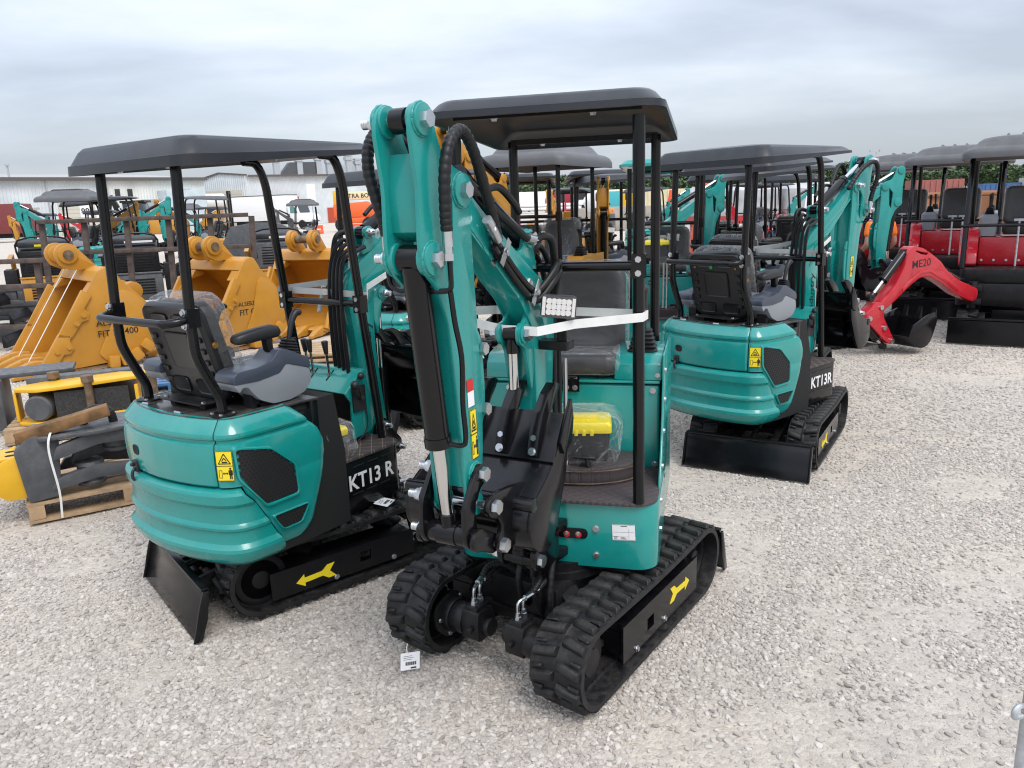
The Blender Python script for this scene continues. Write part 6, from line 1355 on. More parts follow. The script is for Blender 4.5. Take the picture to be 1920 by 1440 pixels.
# ---- red machines
def red_excavator(label, x, y, yaw, boom, first):
    t = thing('mini_excavator', label, 'excavator', TR(x, y, 0, yaw), 'red mini excavators parked in a row on the right')
    st = dict(ST_F); st.update(kid='red', yo=0.60, wt=0.24, xr=-0.72, xf=0.62, g0=-0.62, g1=0.45, bw=0.66)
    for s in (1, -1):
        y1 = s * 0.60; y0 = s * 0.36
        tr = part('track', lambda: belt_mb(-0.72, 0.62, y0, y1), RUB, t, key=('belt', 'red', s))
        def lugs():
            m = MB(); P_ = 2 * (1.34 + PI * RO); nl = 46
            for i in range(nl):
                xx, z, h = loop_pt(P_ * i / nl, -0.72, 0.62); m.join(lug_mb(1 if i % 2 else -1, 0.24), Matrix.Translation((xx, (y0 + y1) / 2, z)) @ Matrix.Rotation(-h, 4, 'Y'))
            return m
        part('tread', lugs, RUB, tr, key=('lugs', 'red', s), stuff=True)
        part('guard_plate', lambda: MB().bx(-0.62, 0.5, s * 0.40, s * 0.575, 0.08, 0.22), BLKS, t, key=('rgp', s), bevel=0.01)
    part('track_frame', lambda: MB().bx(-0.4, 0.4, -0.22, 0.22, 0.22, 0.36).bx(-0.32, -0.22, -0.37, 0.37, 0.14, 0.2199).bx(0.22, 0.32, -0.37, 0.37, 0.14, 0.2199), BLKS, t, key='rtf', bevel=0.01)
    # blade is at the front of these
    part('dozer_blade', lambda: MB().prism([(1.02, 0.30), (1.06, 0.29), (1.045, 0.16), (1.085, 0.01), (1.05, 0.01), (1.01, 0.15)], -0.68, 0.68).bx(1.01, 1.05, -0.68, 0.68, 0.302, 0.325), BLK, t, key='rbl', bevel=0.004)
    part('blade_arm', lambda: MB().prism([(0.35, 0.30), (0.75, 0.36), (1.01, 0.26), (1.01, 0.16), (0.75, 0.26), (0.35, 0.20)], -0.36, -0.29).prism([(0.35, 0.30), (0.75, 0.36), (1.01, 0.26), (1.01, 0.16), (0.75, 0.26), (0.35, 0.20)], 0.29, 0.36), BLKS, t, key='rba', bevel=0.004)
    pf = part('platform', lambda: MB().prism(rrect(-0.85, 0.55, -0.64, 0.64, 0.08), 0.42, 0.70, 'z').prism(rrect(-0.85, 0.50, -0.62, 0.62, 0.08), 0.7005, 0.88, 'z'), BLKS, t, key='rpl', bevel=0.008)
    part('lot_label', lambda: MB().bx(0.5005, 0.502, 0, 0.10, 0, 0.07), PAPER, pf, Matrix.Translation((0, 0.30, 0.78)), key='rll')
    part('warning_label', lambda: MB().bx(0.5505, 0.552, 0, 0.10, 0, 0.07), PAPER, pf, Matrix.Translation((0, 0.40, 0.6)), key='rwl')
    part('warning_print', lambda: MB().bx(0.5525, 0.553, 0.015, 0.085, 0.02, 0.05), REDST, pf, Matrix.Translation((0, 0.40, 0.6)), key='rwp')
    part('engine_box', lambda: MB().bx(-0.80, -0.10, -0.45, 0.62, 0.88, 1.25), RED, t, key='reb', bevel=0.03)
    part('side_cowl', lambda: MB().prism(rpoly([(-0.75, 0.89), (0.18, 0.89), (0.12, 1.05), (-0.02, 1.16), (-0.10, 1.30), (-0.20, 1.36), (-0.75, 1.36)], 0.06, 4), -0.66, -0.452), RED, t, key='rsc', bevel=0.02)
    part('cowl_handle', lambda: MB().bx(-0.02, 0.05, -0.62, -0.50, 1.05, 1.13), RED, t, key='rch', bevel=0.02)
    for k in range(8): bolt(t, (-0.098, -0.40 + 0.14 * k, 0.95), (1, 0, 0), 0.012)
    bk = part('seat_back', lambda: seatback_mb(0.52, 0.50, 0.11), SEAT, t, Matrix.Translation((-0.55, 0.06, 1.40)) @ Matrix.Rotation(R(-8), 4, 'Y'), key='rbk', ang=60)
    part('plastic_wrap', lambda: seatback_mb(0.55, 0.53, 0.135), FILMW, bk, Matrix.Translation((0.006, 0, -0.008)), key='rbkf', ang=180)
    part('seat_cushion', lambda: MB().rings([[(xx, yy, z) for xx, yy in rrect(-0.60 + k, -0.10 - k, -0.20 + k, 0.32 - k, 0.06)] for z, k in ((1.28, 0.02), (1.32, 0), (1.38, 0), (1.41, 0.04))]), SEAT, t, key='rcu')
    for s in (1, -1):
        yc = 0.06 + s * 0.42
        cn = part('console', lambda: MB().rings([[(xx, yy, z) for xx, yy in rrect(-0.48 - k, -0.16 + k, yc - 0.10 - k, yc + 0.10 + k, 0.04)] for z, k in ((1.26, 0), (1.50, 0.01), (1.54, -0.02))]), CONG, t, key=('rco', s))
        j = joystick(t, (-0.30, yc, 1.53), 4, 2)
    for yy in (-0.02, 0.12): part('travel_lever', lambda: MB().tube([(0.12, 0, 0.89), (0.08, 0, 1.2), (0.05, 0, 1.46)], 0.013, 8, 3).box((0.05, 0, 1.475), (0.04, 0.12, 0.03)), GALV, t, Matrix.Translation((0, yy, 0)), key='rtl')
    part('front_rail', lambda: MB().tube([(0.30, -0.60, 1.40), (0.33, -0.56, 1.42), (0.33, 0.56, 1.42), (0.30, 0.60, 1.40)], 0.02, 8, 3), BLK, t, key='rfr')
    for s in (1, -1):
        part('canopy_post', lambda: MB().tube([(0.42, s * 0.60, 0.885), (0.30, s * 0.60, 1.4), (0.08, s * 0.60, 2.10), (0.0, s * 0.60, 2.25)], 0.033, 10, 3), BLK, t, key=('rp1', s))
        part('canopy_post', lambda: MB().tube([(-0.72, s * 0.56, 1.26), (-0.66, s * 0.56, 2.25)], 0.03, 10), BLK, t, key=('rp2', s))
    part('canopy', lambda: dome_mb(-0.98, 0.52, 0.72, 2.24), PLASG, t, key='rcan', ang=40)
    part('king_post', lambda: MB().bx(0.552, 0.70, -0.55, -0.35, 0.45, 0.52).bx(0.552, 0.70, -0.55, -0.35, 0.62, 0.69).cyl((0.66, -0.45, 0.40), (0.66, -0.45, 0.74), 0.05), BLKS, t, key='rkp', bevel=0.006)
    if boom is not None:
        Mq = TR(0.66, -0.45, 0.06, boom - yaw) @ Matrix.Scale(0.95, 4)
        prof = [(0.0, 0.50), (0.10, 0.46), (0.42, 0.58), (0.72, 0.74), (1.0, 0.86), (1.18, 0.86), (1.38, 0.76), (1.62, 0.60), (1.84, 0.48), (1.90, 0.53), (1.86, 0.60), (1.62, 0.80), (1.50, 0.98), (1.44, 1.20), (1.36, 1.26), (1.16, 1.22), (0.98, 1.13), (0.80, 1.03), (0.70, 0.93), (0.45, 0.78), (0.16, 0.68), (0.0, 0.62)]
        bo = part('boom', lambda: plate_hole(rpoly(prof, 0.06, 4), [(1.08, 1.155), (1.20, 1.175), (1.30, 1.20), (1.30, 1.185), (1.20, 1.15), (1.08, 1.13)], -0.075, 0.075), RED, t, Mq, key='rbo', bevel=0.008)
        part('boom_rib', lambda: MB().prism(rpoly([(0.42, 0.66), (0.75, 0.83), (1.0, 0.95), (1.18, 0.95), (1.36, 0.85), (1.5, 0.74), (1.5, 0.70), (1.36, 0.81), (1.18, 0.91), (1.0, 0.91), (0.75, 0.79), (0.42, 0.61)], 0.02), -0.083, 0.083), RED, bo, key='rbr', bevel=0.004)
        for s in (1, -1): part('lettering', lambda: text_mb('ME20', 0.135, 0.006, sx=1.15), INK, bo, face((0.93 if s < 0 else 1.36, s * 0.0765, 0.98), (-s, 0, -0.06 * -s), (0, 0, 1)), key=('txt', 'ME20'))
        bc = part('boom_cylinder', lambda: cyl_mb((0.80, 0, 1.02), (0.10, 0, 0.72), 0.045, 0.02, 0.5, 0.04, 0.06), BLK, t, Mq @ Matrix.Translation((0, -0.09, 0)), key='rbc')
        part('cylinder_rod', lambda: rod_mb((0.80, 0, 1.02), (0.10, 0, 0.72), 0.022, 0.5), CHR, bc, key='rbcr'); part('rod_end', lambda: rodend_mb((0.80, 0, 1.02), (0.10, 0, 0.72), 0.045, 0.04, 0.06), BLK, bc, key='rbce')
        ac = part('arm_cylinder', lambda: cyl_mb((1.43, 0, 1.18), (1.98, 0, 0.66), 0.05, 0.02, 0.62, 0.045, 0.06), BLK, t, Mq @ Matrix.Translation((0, 0.0, 0)), key='rac')
        part('cylinder_rod', lambda: rod_mb((1.43, 0, 1.18), (1.98, 0, 0.66), 0.022, 0.62), CHR, ac, key='racr'); part('rod_end', lambda: rodend_mb((1.43, 0, 1.18), (1.98, 0, 0.66), 0.05, 0.045, 0.06), BLK, ac, key='race')
        sp = [(1.80, 0.58), (1.92, 0.62), (2.08, 0.50), (2.12, 0.38), (2.02, 0.34), (1.72, 0.10), (1.62, 0.05), (1.57, 0.10), (1.64, 0.20), (1.80, 0.42)]
        dp = part('dipper_arm', lambda: MB().prism(rpoly(sp, 0.05), -0.07, 0.07), RED, t, Mq, key='rdp', bevel=0.006)
        for q in ((1.86, 0.54), (2.05, 0.42), (1.78, 0.28), (1.62, 0.10)): part('pivot_bolt', lambda: MB().cyl((0, -0.09, 0), (0, 0.09, 0), 0.03, n=12), ZINC, dp, Matrix.Translation((q[0], 0, q[1])), key='rpb')
        kc = part('bucket_cylinder', lambda: cyl_mb((2.06, 0, 0.40), (1.66, 0, 0.06), 0.045, 0.02, 0.66, 0.04, 0.06), BLK, t, Mq @ Matrix.Translation((0.03, 0, -0.03)), key='rkc')
        part('cylinder_rod', lambda: rod_mb((2.06, 0, 0.40), (1.66, 0, 0.06), 0.022, 0.66), CHR, kc, key='rkcr'); part('rod_end', lambda: rodend_mb((2.06, 0, 0.40), (1.66, 0, 0.06), 0.045, 0.04, 0.06), BLK, kc, key='rkce')
        def bu():
            m = MB(); o = [(1.06, 0.34), (1.10, 0.22), (1.16, 0.08), (1.26, 0.01), (1.40, 0.02), (1.52, 0.10), (1.58, 0.16)]
            sh = catmull([(a, 0, b) for a, b in o], 4); so = [(p.x, p.z) for p in sh]; c = Vector((1.3, 0.4)); si = [tuple(Vector(p) + (c - Vector(p)).normalized() * 0.016) for p in so[::-1]]
            m.prism(so + si, -0.26, 0.26)
            for s in (1, -1): m.prism(so + [(1.50, 0.30), (1.28, 0.40), (1.12, 0.44)], s * 0.25, s * 0.272)
            return m
        bu_ = part('bucket', bu, BLK, t, Mq, key='rbu', bevel=0.004)
        for y_ in (-0.2, 0, 0.2): part('tooth', lambda: MB().prism([(1.03, 0.48), (1.02, 0.30), (1.06, 0.22), (1.09, 0.22), (1.08, 0.34)], -0.03, 0.03), BLKS, bu_, Matrix.Translation((0, y_, 0)), key='rto')
    return t
red_excavator('red mini excavator nearest of the row with ME20 on its boom', 6.62, 10.05, 238, 206, True)
red_excavator('second red mini excavator, partly hidden behind the nearest red one', 6.95, 12.15, 238, 184, False)
red_excavator('third red mini excavator in the row on the right', 7.25, 14.3, 238, None, False)
red_excavator('farthest red mini excavator, its ribbed canopy in front of the trees', 8.1, 17.0, 238, None, False)
toolbox('toolbox with a yellow lid on the floor of the nearest red excavator', TR(6.62, 10.05, 0, 238) @ Matrix.Translation((0.22, 0.42, 0.885)) @ Matrix.Scale(1.1, 4))
# ---- white straps tied between booms and canopy posts
GS = 'white straps tied round booms and canopy posts'
def strap(label, root, U, pts, tail=None):
    t = thing('tie_strap', label, 'strap', root.matrix_world @ U, GS)
    part('band', strip_mb(pts, 0.034, 0.003, 0), STRAP, t, ang=20)
    if tail:
        part('buckle', MB().tube([(-0.014, -0.02, 0), (0.014, -0.02, 0), (0.014, 0.02, 0), (-0.014, 0.02, 0), (-0.014, -0.02, 0)], 0.004, 8).cyl((-0.012, 0, 0), (0.012, 0, 0), 0.004, n=8), ZINC, t, face(tail[0], (0, 1, 0), (0, 0, 1)) @ Matrix.Scale(1.2, 4))
        part('loose_end', strip_mb(tail, 0.032, 0.002, 5, [Vector((0, 1, 0.3))] * (5 * (len(tail) - 1) + 1)), STRAP, t, ang=180)
    return t
strap('white strap between the left excavator posts and its boom, loose end hanging', EL, UL, [(0.145, 0.375, 1.47), (0.14, 0.0, 1.47), (0.145, -0.275, 1.462), (0.27, -0.15, 1.49), (0.52, -0.095, 1.55), (0.53, 0.03, 1.555), (0.30, 0.22, 1.50), (0.088, 0.375, 1.48), (0.088, 0.372, 1.475), (0.142, 0.378, 1.47)],
      [(0.15, 0.06, 1.475), (0.19, 0.10, 1.47), (0.23, 0.17, 1.44), (0.235, 0.20, 1.39), (0.22, 0.20, 1.34)])
strap('white strap between the right excavator posts and its boom', ER, UR, [(0.145, 0.375, 1.47), (0.14, 0.0, 1.47), (0.145, -0.275, 1.462), (0.27, -0.15, 1.49), (0.52, -0.095, 1.55), (0.53, 0.03, 1.555), (0.30, 0.22, 1.50), (0.088, 0.375, 1.48), (0.088, 0.372, 1.475), (0.142, 0.378, 1.47)],
      [(0.15, -0.02, 1.475), (0.19, 0.06, 1.47), (0.21, 0.14, 1.43), (0.21, 0.18, 1.36)])
strap('broad white strap between the right post and the boom of the front excavator', EF, UF, [(0.16, 0.372, 1.465), (0.18, 0.415, 1.465), (0.235, 0.40, 1.462), (0.36, 0.16, 1.455), (0.475, 0.04, 1.445), (0.46, -0.095, 1.45), (0.44, -0.22, 1.475), (0.26, -0.30, 1.49), (0.15, -0.2, 1.48), (0.10, 0.0, 1.47), (0.158, 0.368, 1.465)])
# ---- paper tags
def hang_tag(label, M):
    t = thing('hang_tag', label, 'tag', M, 'white paper tags tied to the machines')
    def f():
        m = MB(); m.bx(0, 0.085, 0, 0.0012, 0, 0.07); m.mi = 1
        for i in range(16):
            w_ = 0.001 + 0.0015 * ((i * 7) % 3); m.bx(0.02 + 0.0032 * i, 0.02 + 0.0032 * i + w_, -0.0005, 0, 0.018, 0.032)
        for i in range(3): m.bx(0.012, 0.05 + 0.008 * (i % 2), -0.0005, 0, 0.041 + 0.007 * i, 0.0425 + 0.007 * i)
        m.bx(0.045, 0.07, -0.0005, 0, 0.004, 0.010)
        return m
    part('paper', f, [PAPER, INK], t, key='tagp')
    part('string', lambda: MB().tube([(0.03, 0.0, 0.065), (0.028, 0.004, 0.085), (0.033, 0.01, 0.105)], 0.0018, 6, 4), STRAP, t, key='tags')
    return t
hang_tag('white barcode tag hanging from the front excavator track', Matrix.Translation((-0.505, 2.84, 0.03)) @ Euler((R(-14), R(10), R(28))).to_matrix().to_4x4())
hang_tag('white barcode tag lying on the track of the left excavator', EL.matrix_world @ Matrix.Translation((0.12, -0.44, 0.378)) @ Euler((R(-82), 0, R(35))).to_matrix().to_4x4() @ Matrix.Scale(1.15, 4))
# galvanised barrier post at the right edge of the picture
gb = thing('steel_barrier', 'galvanised steel barrier post at the bottom right corner', 'barrier', TR(1.432, 1.9, 0, 8))
part('post', MB().cyl((0, 0, 0.02), (0, 0, 1.05), 0.019, n=16), GALV, gb)
part('rail', MB().cyl((0.0195, 0, 1.03), (1.2, 0, 1.03), 0.017, n=14).cyl((0.0195, 0, 0.25), (1.2, 0, 0.25), 0.014, n=14), GALV, gb)
part('hook', MB().tube([(-0.018, -0.0, 0.47), (-0.04, -0.005, 0.472), (-0.052, -0.006, 0.46), (-0.05, -0.006, 0.44), (-0.02, 0, 0.437)], 0.008, 8, 3), GALV, gb)
part('foot', MB().box((0, 0, 0.012), (0.05, 0.5, 0.02)), GALV, gb)
# ================================================================ sheds
def corr(name, col, sc):
    m = bpy.data.materials.new(name); m.use_nodes = True; t = m.node_tree; b = t.nodes['Principled BSDF']; L = t.links.new
    tcn = N(t, 'ShaderNodeTexCoord'); wv = N(t, 'ShaderNodeTexWave', wave_type='BANDS', bands_direction='X'); wv.inputs['Scale'].default_value = sc; wv.inputs['Distortion'].default_value = 0
    L(tcn.outputs['Object'], wv.inputs['Vector']); bp = N(t, 'ShaderNodeBump'); bp.inputs['Strength'].default_value = 0.8; bp.inputs['Distance'].default_value = 0.08
    L(wv.outputs['Fac'], bp.inputs['Height']); L(bp.outputs[0], b.inputs['Normal'])
    n = N(t, 'ShaderNodeTexNoise'); n.inputs['Scale'].default_value = 0.35; n.inputs['Detail'].default_value = 6; L(tcn.outputs['Object'], n.inputs['Vector'])
    cr = N(t, 'ShaderNodeValToRGB'); cr.color_ramp.elements[0].color = (*[c * 0.82 for c in col], 1); cr.color_ramp.elements[1].color = (*[min(1, c * 1.1) for c in col], 1)
    cr.color_ramp.elements[0].position = 0.3; cr.color_ramp.elements[1].position = 0.7
    L(n.outputs['Fac'], cr.inputs[0]); L(cr.outputs[0], b.inputs['Base Color']); b.inputs['Roughness'].default_value = 0.55
    return m
SHED = corr('shed_cladding', (0.64, 0.68, 0.70), 0.8); SHED2 = corr('shed_cladding_cream', (0.68, 0.69, 0.65), 0.8)
ROOF = mat('shed_roof', (0.38, 0.37, 0.35), 0.6, var=0.1); TRIM = mat('shed_trim', (0.10, 0.09, 0.085), 0.6)
DOORC = mat('roller_door', (0.55, 0.52, 0.45), 0.6, var=0.05); BLUEG = mat('pale_blue_metal', (0.50, 0.58, 0.62), 0.5, var=0.1, vscale=1)
def wallM(x0, y0, x1, y1): return Matrix.Translation((x0, y0, 0)) @ Matrix.Rotation(math.atan2(y1 - y0, x1 - x0), 4, 'Z')
b1 = thing('warehouse', 'long low pale metal warehouse at the left with a big roller door', 'warehouse', wallM(-64.5, 89, -42.7, 113))
L1 = math.hypot(21.8, 24)
H1 = 6.95
part('wall', MB().bx(-60, 19.2, 0, 40, 0, H1), SHED, b1); part('wall', MB().bx(19.2, L1, -0.15, 40, 0, H1), SHED2, b1)
part('roof', MB().prism([(-0.6, H1 + 0.002), (20, H1 + 1.5), (40.6, H1 + 0.002)], -60.4, L1 + 0.3, 'x'), ROOF, b1)
part('eave_trim', MB().bx(-60.4, L1 + 0.3, -0.75, -0.6, H1 - 0.3, H1 + 0.12), TRIM, b1)
rd = part('roller_door', MB().bx(13.1, 18.6, -0.12, -0.02, 0, 4.3), DOORC, b1)
for i in range(8): part('door_slat', lambda: MB().bx(13.15, 18.55, -0.15, -0.121, -0.22, 0.22), DOORC, rd, Matrix.Translation((0, 0, 0.3 + 0.52 * i)), key='dslat')
part('door_trim', MB().bx(12.9, 18.8, -0.17, -0.125, 4.3, 4.42), TRIM, b1)
for x_ in (20.1, 21.7): part('window', lambda: MB().bx(0, 0.65, -0.22, -0.152, 4.6, 5.6), GLASSD, b1, Matrix.Translation((x_, 0, 0)), key='bwin')
an = part('annex', MB().bx(25.6, 31.0, -3, -0.16, 0, 5.3).bx(29.0, 31.0, -3.0, -0.16, 5.301, 5.5), BLUEG, b1); part('cooling_unit', MB().bx(23.4, 26.4, -1.0, -0.16, 3.3, 4.2), GALV, b1)
tk = part('tank', MB().cyl((31.3, -1.5, 3.8), (34.2, -1.5, 3.8), 1.0, n=20), WHT, b1)
for x_ in (3.5, 12.1, 19.25): part('downpipe', lambda: MB().bx(-0.07, 0.07, -0.3, -0.16, 0, H1 - 0.3), GALV, b1, Matrix.Translation((x_, 0, 0)), key='dpipe')
part('lean_to', MB().bx(3.6, 9.5, -4, -0.01, 0, 3.2), SHED, b1); part('lean_to_roof', MB().bx(3.4, 9.7, -4.3, -0.005, 3.2, 3.45), ROOF, b1)
for x_ in (7.0, 9.2): part('roof_vent', lambda: MB().cyl((0, 3, H1), (0, 3, H1 + 1.6), 0.12, n=10).cyl((0, 3, H1 + 1.6), (0, 3, H1 + 1.8), 0.25, n=10), GALV, b1, Matrix.Translation((x_, 0, 0)), key='rvent')
b2 = thing('warehouse', 'tall pale grey metal warehouse with roof vents behind the white box truck', 'warehouse', wallM(-38.3, 118, -10.5, 136.5))
L2 = math.hypot(27.8, 18.5); H2 = 7.35
part('wall', MB().bx(0, L2, 0, 30, 0, H2), SHED, b2)
Mgbl = b2.matrix_world.inverted() @ wallM(-46.6, 121.5, -38.3, 118)
part('gable_wall', MB().prism([(0, 0), (8.96, 0), (8.96, H2), (4.2, H2 + 0.45), (0, H2 - 0.4)], -0.05, 0.4), SHED, b2, Mgbl)
part('gable_trim', MB().prism([(0, H2 - 0.4), (4.2, H2 + 0.45), (8.96, H2 + 0.02), (8.96, H2 + 0.24), (4.2, H2 + 0.68), (0, H2 - 0.17)], -0.3, 0.45), TRIM, b2, Mgbl)
part('roof', MB().prism([(-0.5, H2 + 0.002), (14, H2 + 0.5), (30, H2 + 0.002)], 0, L2, 'x'), ROOF, b2)
part('eave_trim', MB().bx(0.3, L2, -0.62, -0.51, H2 - 0.2, H2 + 0.1), TRIM, b2)
r2 = part('roller_door', MB().bx(1.4, 8.2, -0.16, -0.06, 0, 5.4), DOORC, b2, Mgbl)
for i in range(9): part('door_slat', lambda: MB().bx(1.45, 8.15, -0.19, -0.161, -0.26, 0.26), DOORC, r2, Matrix.Translation((0, 0, 0.35 + 0.58 * i)), key='dslat2')
part('red_door', MB().bx(12.2, 14.0, -0.12, -0.001, 0, 2.35), mat('door_red', (0.42, 0.06, 0.03), 0.5), b2)
part('wall_light', MB().bx(9.6, 10.1, -0.3, -0.001, 4.3, 4.6), BLKP, b2)
for i, (x_, h) in enumerate(((6.5, 2.9), (10.2, 3.0), (13.4, 3.3), (15.2, 2.6), (18.6, 3.3), (20.2, 2.4))):
    st_ = part('roof_vent', lambda: MB().bx(-0.45, 0.45, 5, 5.9, 0, 1.0), GALV, b2, Matrix.Translation((x_, 0, H2 + 0.18)) @ Matrix.Diagonal((1, 1, h * 0.72, 1)), key='stk')
    part('vent_hood', lambda: MB().bx(-0.6, 0.6, 4.85, 6.05, 0, 0.55).bx(-0.6, 0.6, 4.85, 6.05, 0.65, 0.9), GALV, st_, Matrix.Translation((0, 0, 1.0)) @ Matrix.Diagonal((1, 1, 1 / (h * 0.72), 1)), key=('hood', h))
part('roof_duct', MB().prism([(7.0, 0.3), (12.8, 0.3), (12.8, 2.3), (8.6, 2.2)], 5.2, 6.4), DGREY, b2, Matrix.Translation((0, 0, H2)))
part('roof_unit', MB().bx(15.6, 22.0, 5.2, 6.6, 0.3, 1.7), GALV, b2, Matrix.Translation((0, 0, H2)))
# ================================================================ vehicles far off
def wheel(parent, p, r=0.5, w_=0.28):
    wh = part('wheel', lambda: MB().lathe([(r * 0.55, -w_ / 2), (r * 0.92, -w_ / 2), (r, -w_ * 0.35), (r, w_ * 0.35), (r * 0.92, w_ / 2), (r * 0.55, w_ / 2)], (0, 0, 0), (0, 1, 0), 22), RUB, parent, Matrix.Translation(p), key=('whl', r, w_))
    part('rim', lambda: MB().lathe([(0, -w_ * 0.3), (r * 0.55, -w_ * 0.4), (r * 0.58, w_ * 0.4), (0, w_ * 0.3)], (0, 0, 0), (0, 1, 0), 18), GALV, wh, key=('rim', r, w_))
bt = thing('box_truck', 'white box truck parked in front of the tall warehouse', 'truck', wallM(-31.6, 91, -21.4, 87.2))
part('cargo_box', MB().bx(0, 7.4, 0.0, 2.5, 1.0, 3.75), WHT, bt, bevel=0.04); part('box_trim', MB().bx(-0.02, 7.42, -0.02, 2.52, 3.75, 3.83).bx(-0.04, 0.05, -0.02, 2.52, 0.9, 3.749), TRIM, bt)
part('box_door', MB().bx(5.4, 6.3, -0.02, -0.001, 1.05, 3.4), WHT, bt)
part('chassis', MB().bx(0.2, 10.2, 0.5, 2.0, 0.55, 0.98), BLKS, bt)
part('cab', MB().prism(rpoly([(7.6, 0.75), (7.6, 2.7), (8.3, 2.75), (8.85, 2.55), (9.1, 1.75), (10.15, 1.55), (10.4, 1.2), (10.4, 0.75)], 0.12), 0.15, 2.35), WHT, bt, bevel=0.05)
part('side_window', MB().prism([(7.95, 1.75), (7.95, 2.45), (8.4, 2.48), (8.75, 2.3), (8.9, 1.75)], 0.135, 0.16), mat('green_glass', (0.10, 0.25, 0.24), 0.1), bt)
part('windscreen', MB().prism([(8.9, 2.5), (9.14, 1.76), (9.16, 1.80), (8.94, 2.54)], 0.3, 2.2), GLASSD, bt)
for x_ in (2.0, 9.4):
    for y_ in (0.25, 2.2): wheel(bt, (x_, y_, 0.5))
fl = thing('forklift', 'yellow forklift with tall mast at the rear of the white truck', 'forklift', wallM(-30.6, 80, -28.0, 80.3))
part('body', MB().bx(0, 2.2, 0, 1.5, 0.5, 1.3), YEL, fl, bevel=0.05); part('cab_frame', MB().bx(0.3, 0.4, 0, 1.5, 1.3, 2.6).bx(1.5, 1.6, 0, 1.5, 1.3, 2.6).bx(0.2, 1.7, -0.05, 1.55, 2.6, 2.72), YEL, fl); part('cab_glass', MB().bx(0.42, 1.48, 0.05, 1.45, 1.31, 2.59), GLASSD, fl)
part('mast', MB().bx(2.4, 2.6, 0.2, 0.4, 0.1, 4.2).bx(2.4, 2.6, 1.1, 1.3, 0.1, 4.2).bx(2.42, 2.58, 0.4001, 1.0999, 3.9, 4.1).bx(2.42, 2.58, 0.4001, 1.0999, 1.5, 1.7), BLKS, fl)
for x_ in (0.4, 1.9):
    for y_ in (0.1, 1.4): wheel(fl, (x_, y_, 0.42), 0.42)
bh = thing('backhoe_loader', 'yellow and black backhoe loader in front of the left warehouse', 'backhoe', wallM(-26.5, 54.5, -23.2, 55))
part('body', MB().bx(1.2, 3.4, 0.2, 1.5, 0.7, 1.7), YEL, bh, bevel=0.08); part('cab', MB().prism([(0.2, 1.0), (0.1, 2.9), (1.4, 2.9), (1.7, 1.0)], 0.1, 1.6), GLASSD, bh, bevel=0.05); part('cab_roof', MB().bx(0.0, 1.6, 0.0, 1.7, 2.901, 3.05), BLKS, bh)
part('backhoe_boom', MB().prism(rpoly([(-0.3, 0.8), (0.0, 0.8), (-0.1, 2.2), (-0.6, 3.3), (-0.9, 3.4), (-0.6, 2.3)], 0.1), 0.7, 1.05), BLKS, bh, bevel=0.03); part('backhoe_arm', MB().prism(rpoly([(-0.9, 3.4), (-0.65, 3.5), (-0.9, 2.4), (-1.1, 1.6), (-1.3, 1.7)], 0.1), 0.75, 1.0), BLKS, bh, bevel=0.03)
part('lettering', text_mb('DEERE', 0.42, 0.02, sx=0.9), WHT, bh, face((-0.35, 0.695, 2.6), (0.35, 0, -1.0), (1, 0, 0.35)))
for x_, r in ((0.7, 0.75), (3.0, 0.5)):
    for y_ in (0.05, 1.65): wheel(bh, (x_, y_, r), r, 0.4)
bl_ = thing('boom_lift', 'orange boom lift with a cream boom lettered ULTRA BOOM', 'boom lift', wallM(-15.3, 70, -10.2, 70.5))
OR2 = mat('lift_orange', (0.75, 0.13, 0.03), 0.4, var=0.06); CRM = mat('cream_paint', (0.72, 0.62, 0.38), 0.5)
part('chassis', MB().bx(0.2, 3.6, 0.2, 2.0, 0.7, 1.2), OR2, bl_, bevel=0.06); part('turret', MB().prism([(0, 1.2), (4.2, 1.2), (4.2, 1.9), (3.0, 2.6), (0, 2.4)], 0.3, 1.9), OR2, bl_, bevel=0.1)
bo_ = part('boom', MB().bx(0.3, 7.0, 0.9, 1.5, 2.75, 3.45), CRM, bl_, bevel=0.04); part('lettering', text_mb('ULTRA BOOM', 0.52, 0.02), INK, bo_, face((0.7, 0.895, 2.93), (1, 0, 0), (0, 0, 1)))
part('boom_head', MB().bx(0.0, 0.29, 0.8, 1.6, 2.3, 3.6), YELB, bl_, bevel=0.04)
for x_ in (0.7, 3.1):
    for y_ in (0.1, 2.1): wheel(bl_, (x_, y_, 0.62), 0.62, 0.4)
sl_ = thing('scissor_lift', 'red scissor lift with a railed platform beside the red door', 'scissor lift', wallM(-34.0, 116.5, -31.4, 116.6))
RD2 = mat('lift_red', (0.42, 0.03, 0.03), 0.5)
part('base', MB().bx(0, 3.6, 0, 1.5, 0.4, 1.4), BLKS, sl_, bevel=0.05); part('scissor', MB().bx(0.2, 3.4, 0.2, 1.3, 1.45, 2.6), DGREY, sl_); part('platform', MB().bx(-0.1, 3.7, 0, 1.5, 2.65, 2.85), RD2, sl_)
for i in range(5): part('rail_post', lambda: MB().bx(-0.05, 0.05, 0, 0.1, 2.851, 4.0), RD2, sl_, Matrix.Translation((0.9 * i, 0, 0)), key='slp')
for z_ in (3.4, 4.0): part('rail', lambda: MB().bx(-0.1, 3.7, -0.06, -0.001, -0.06, 0.06), RD2, sl_, Matrix.Translation((0, 0, z_)), key='slr')
BLAB = ['orange road barrier, %s from the left' % k for k in ('first', 'second', 'third', 'fourth', 'fifth', 'sixth')]
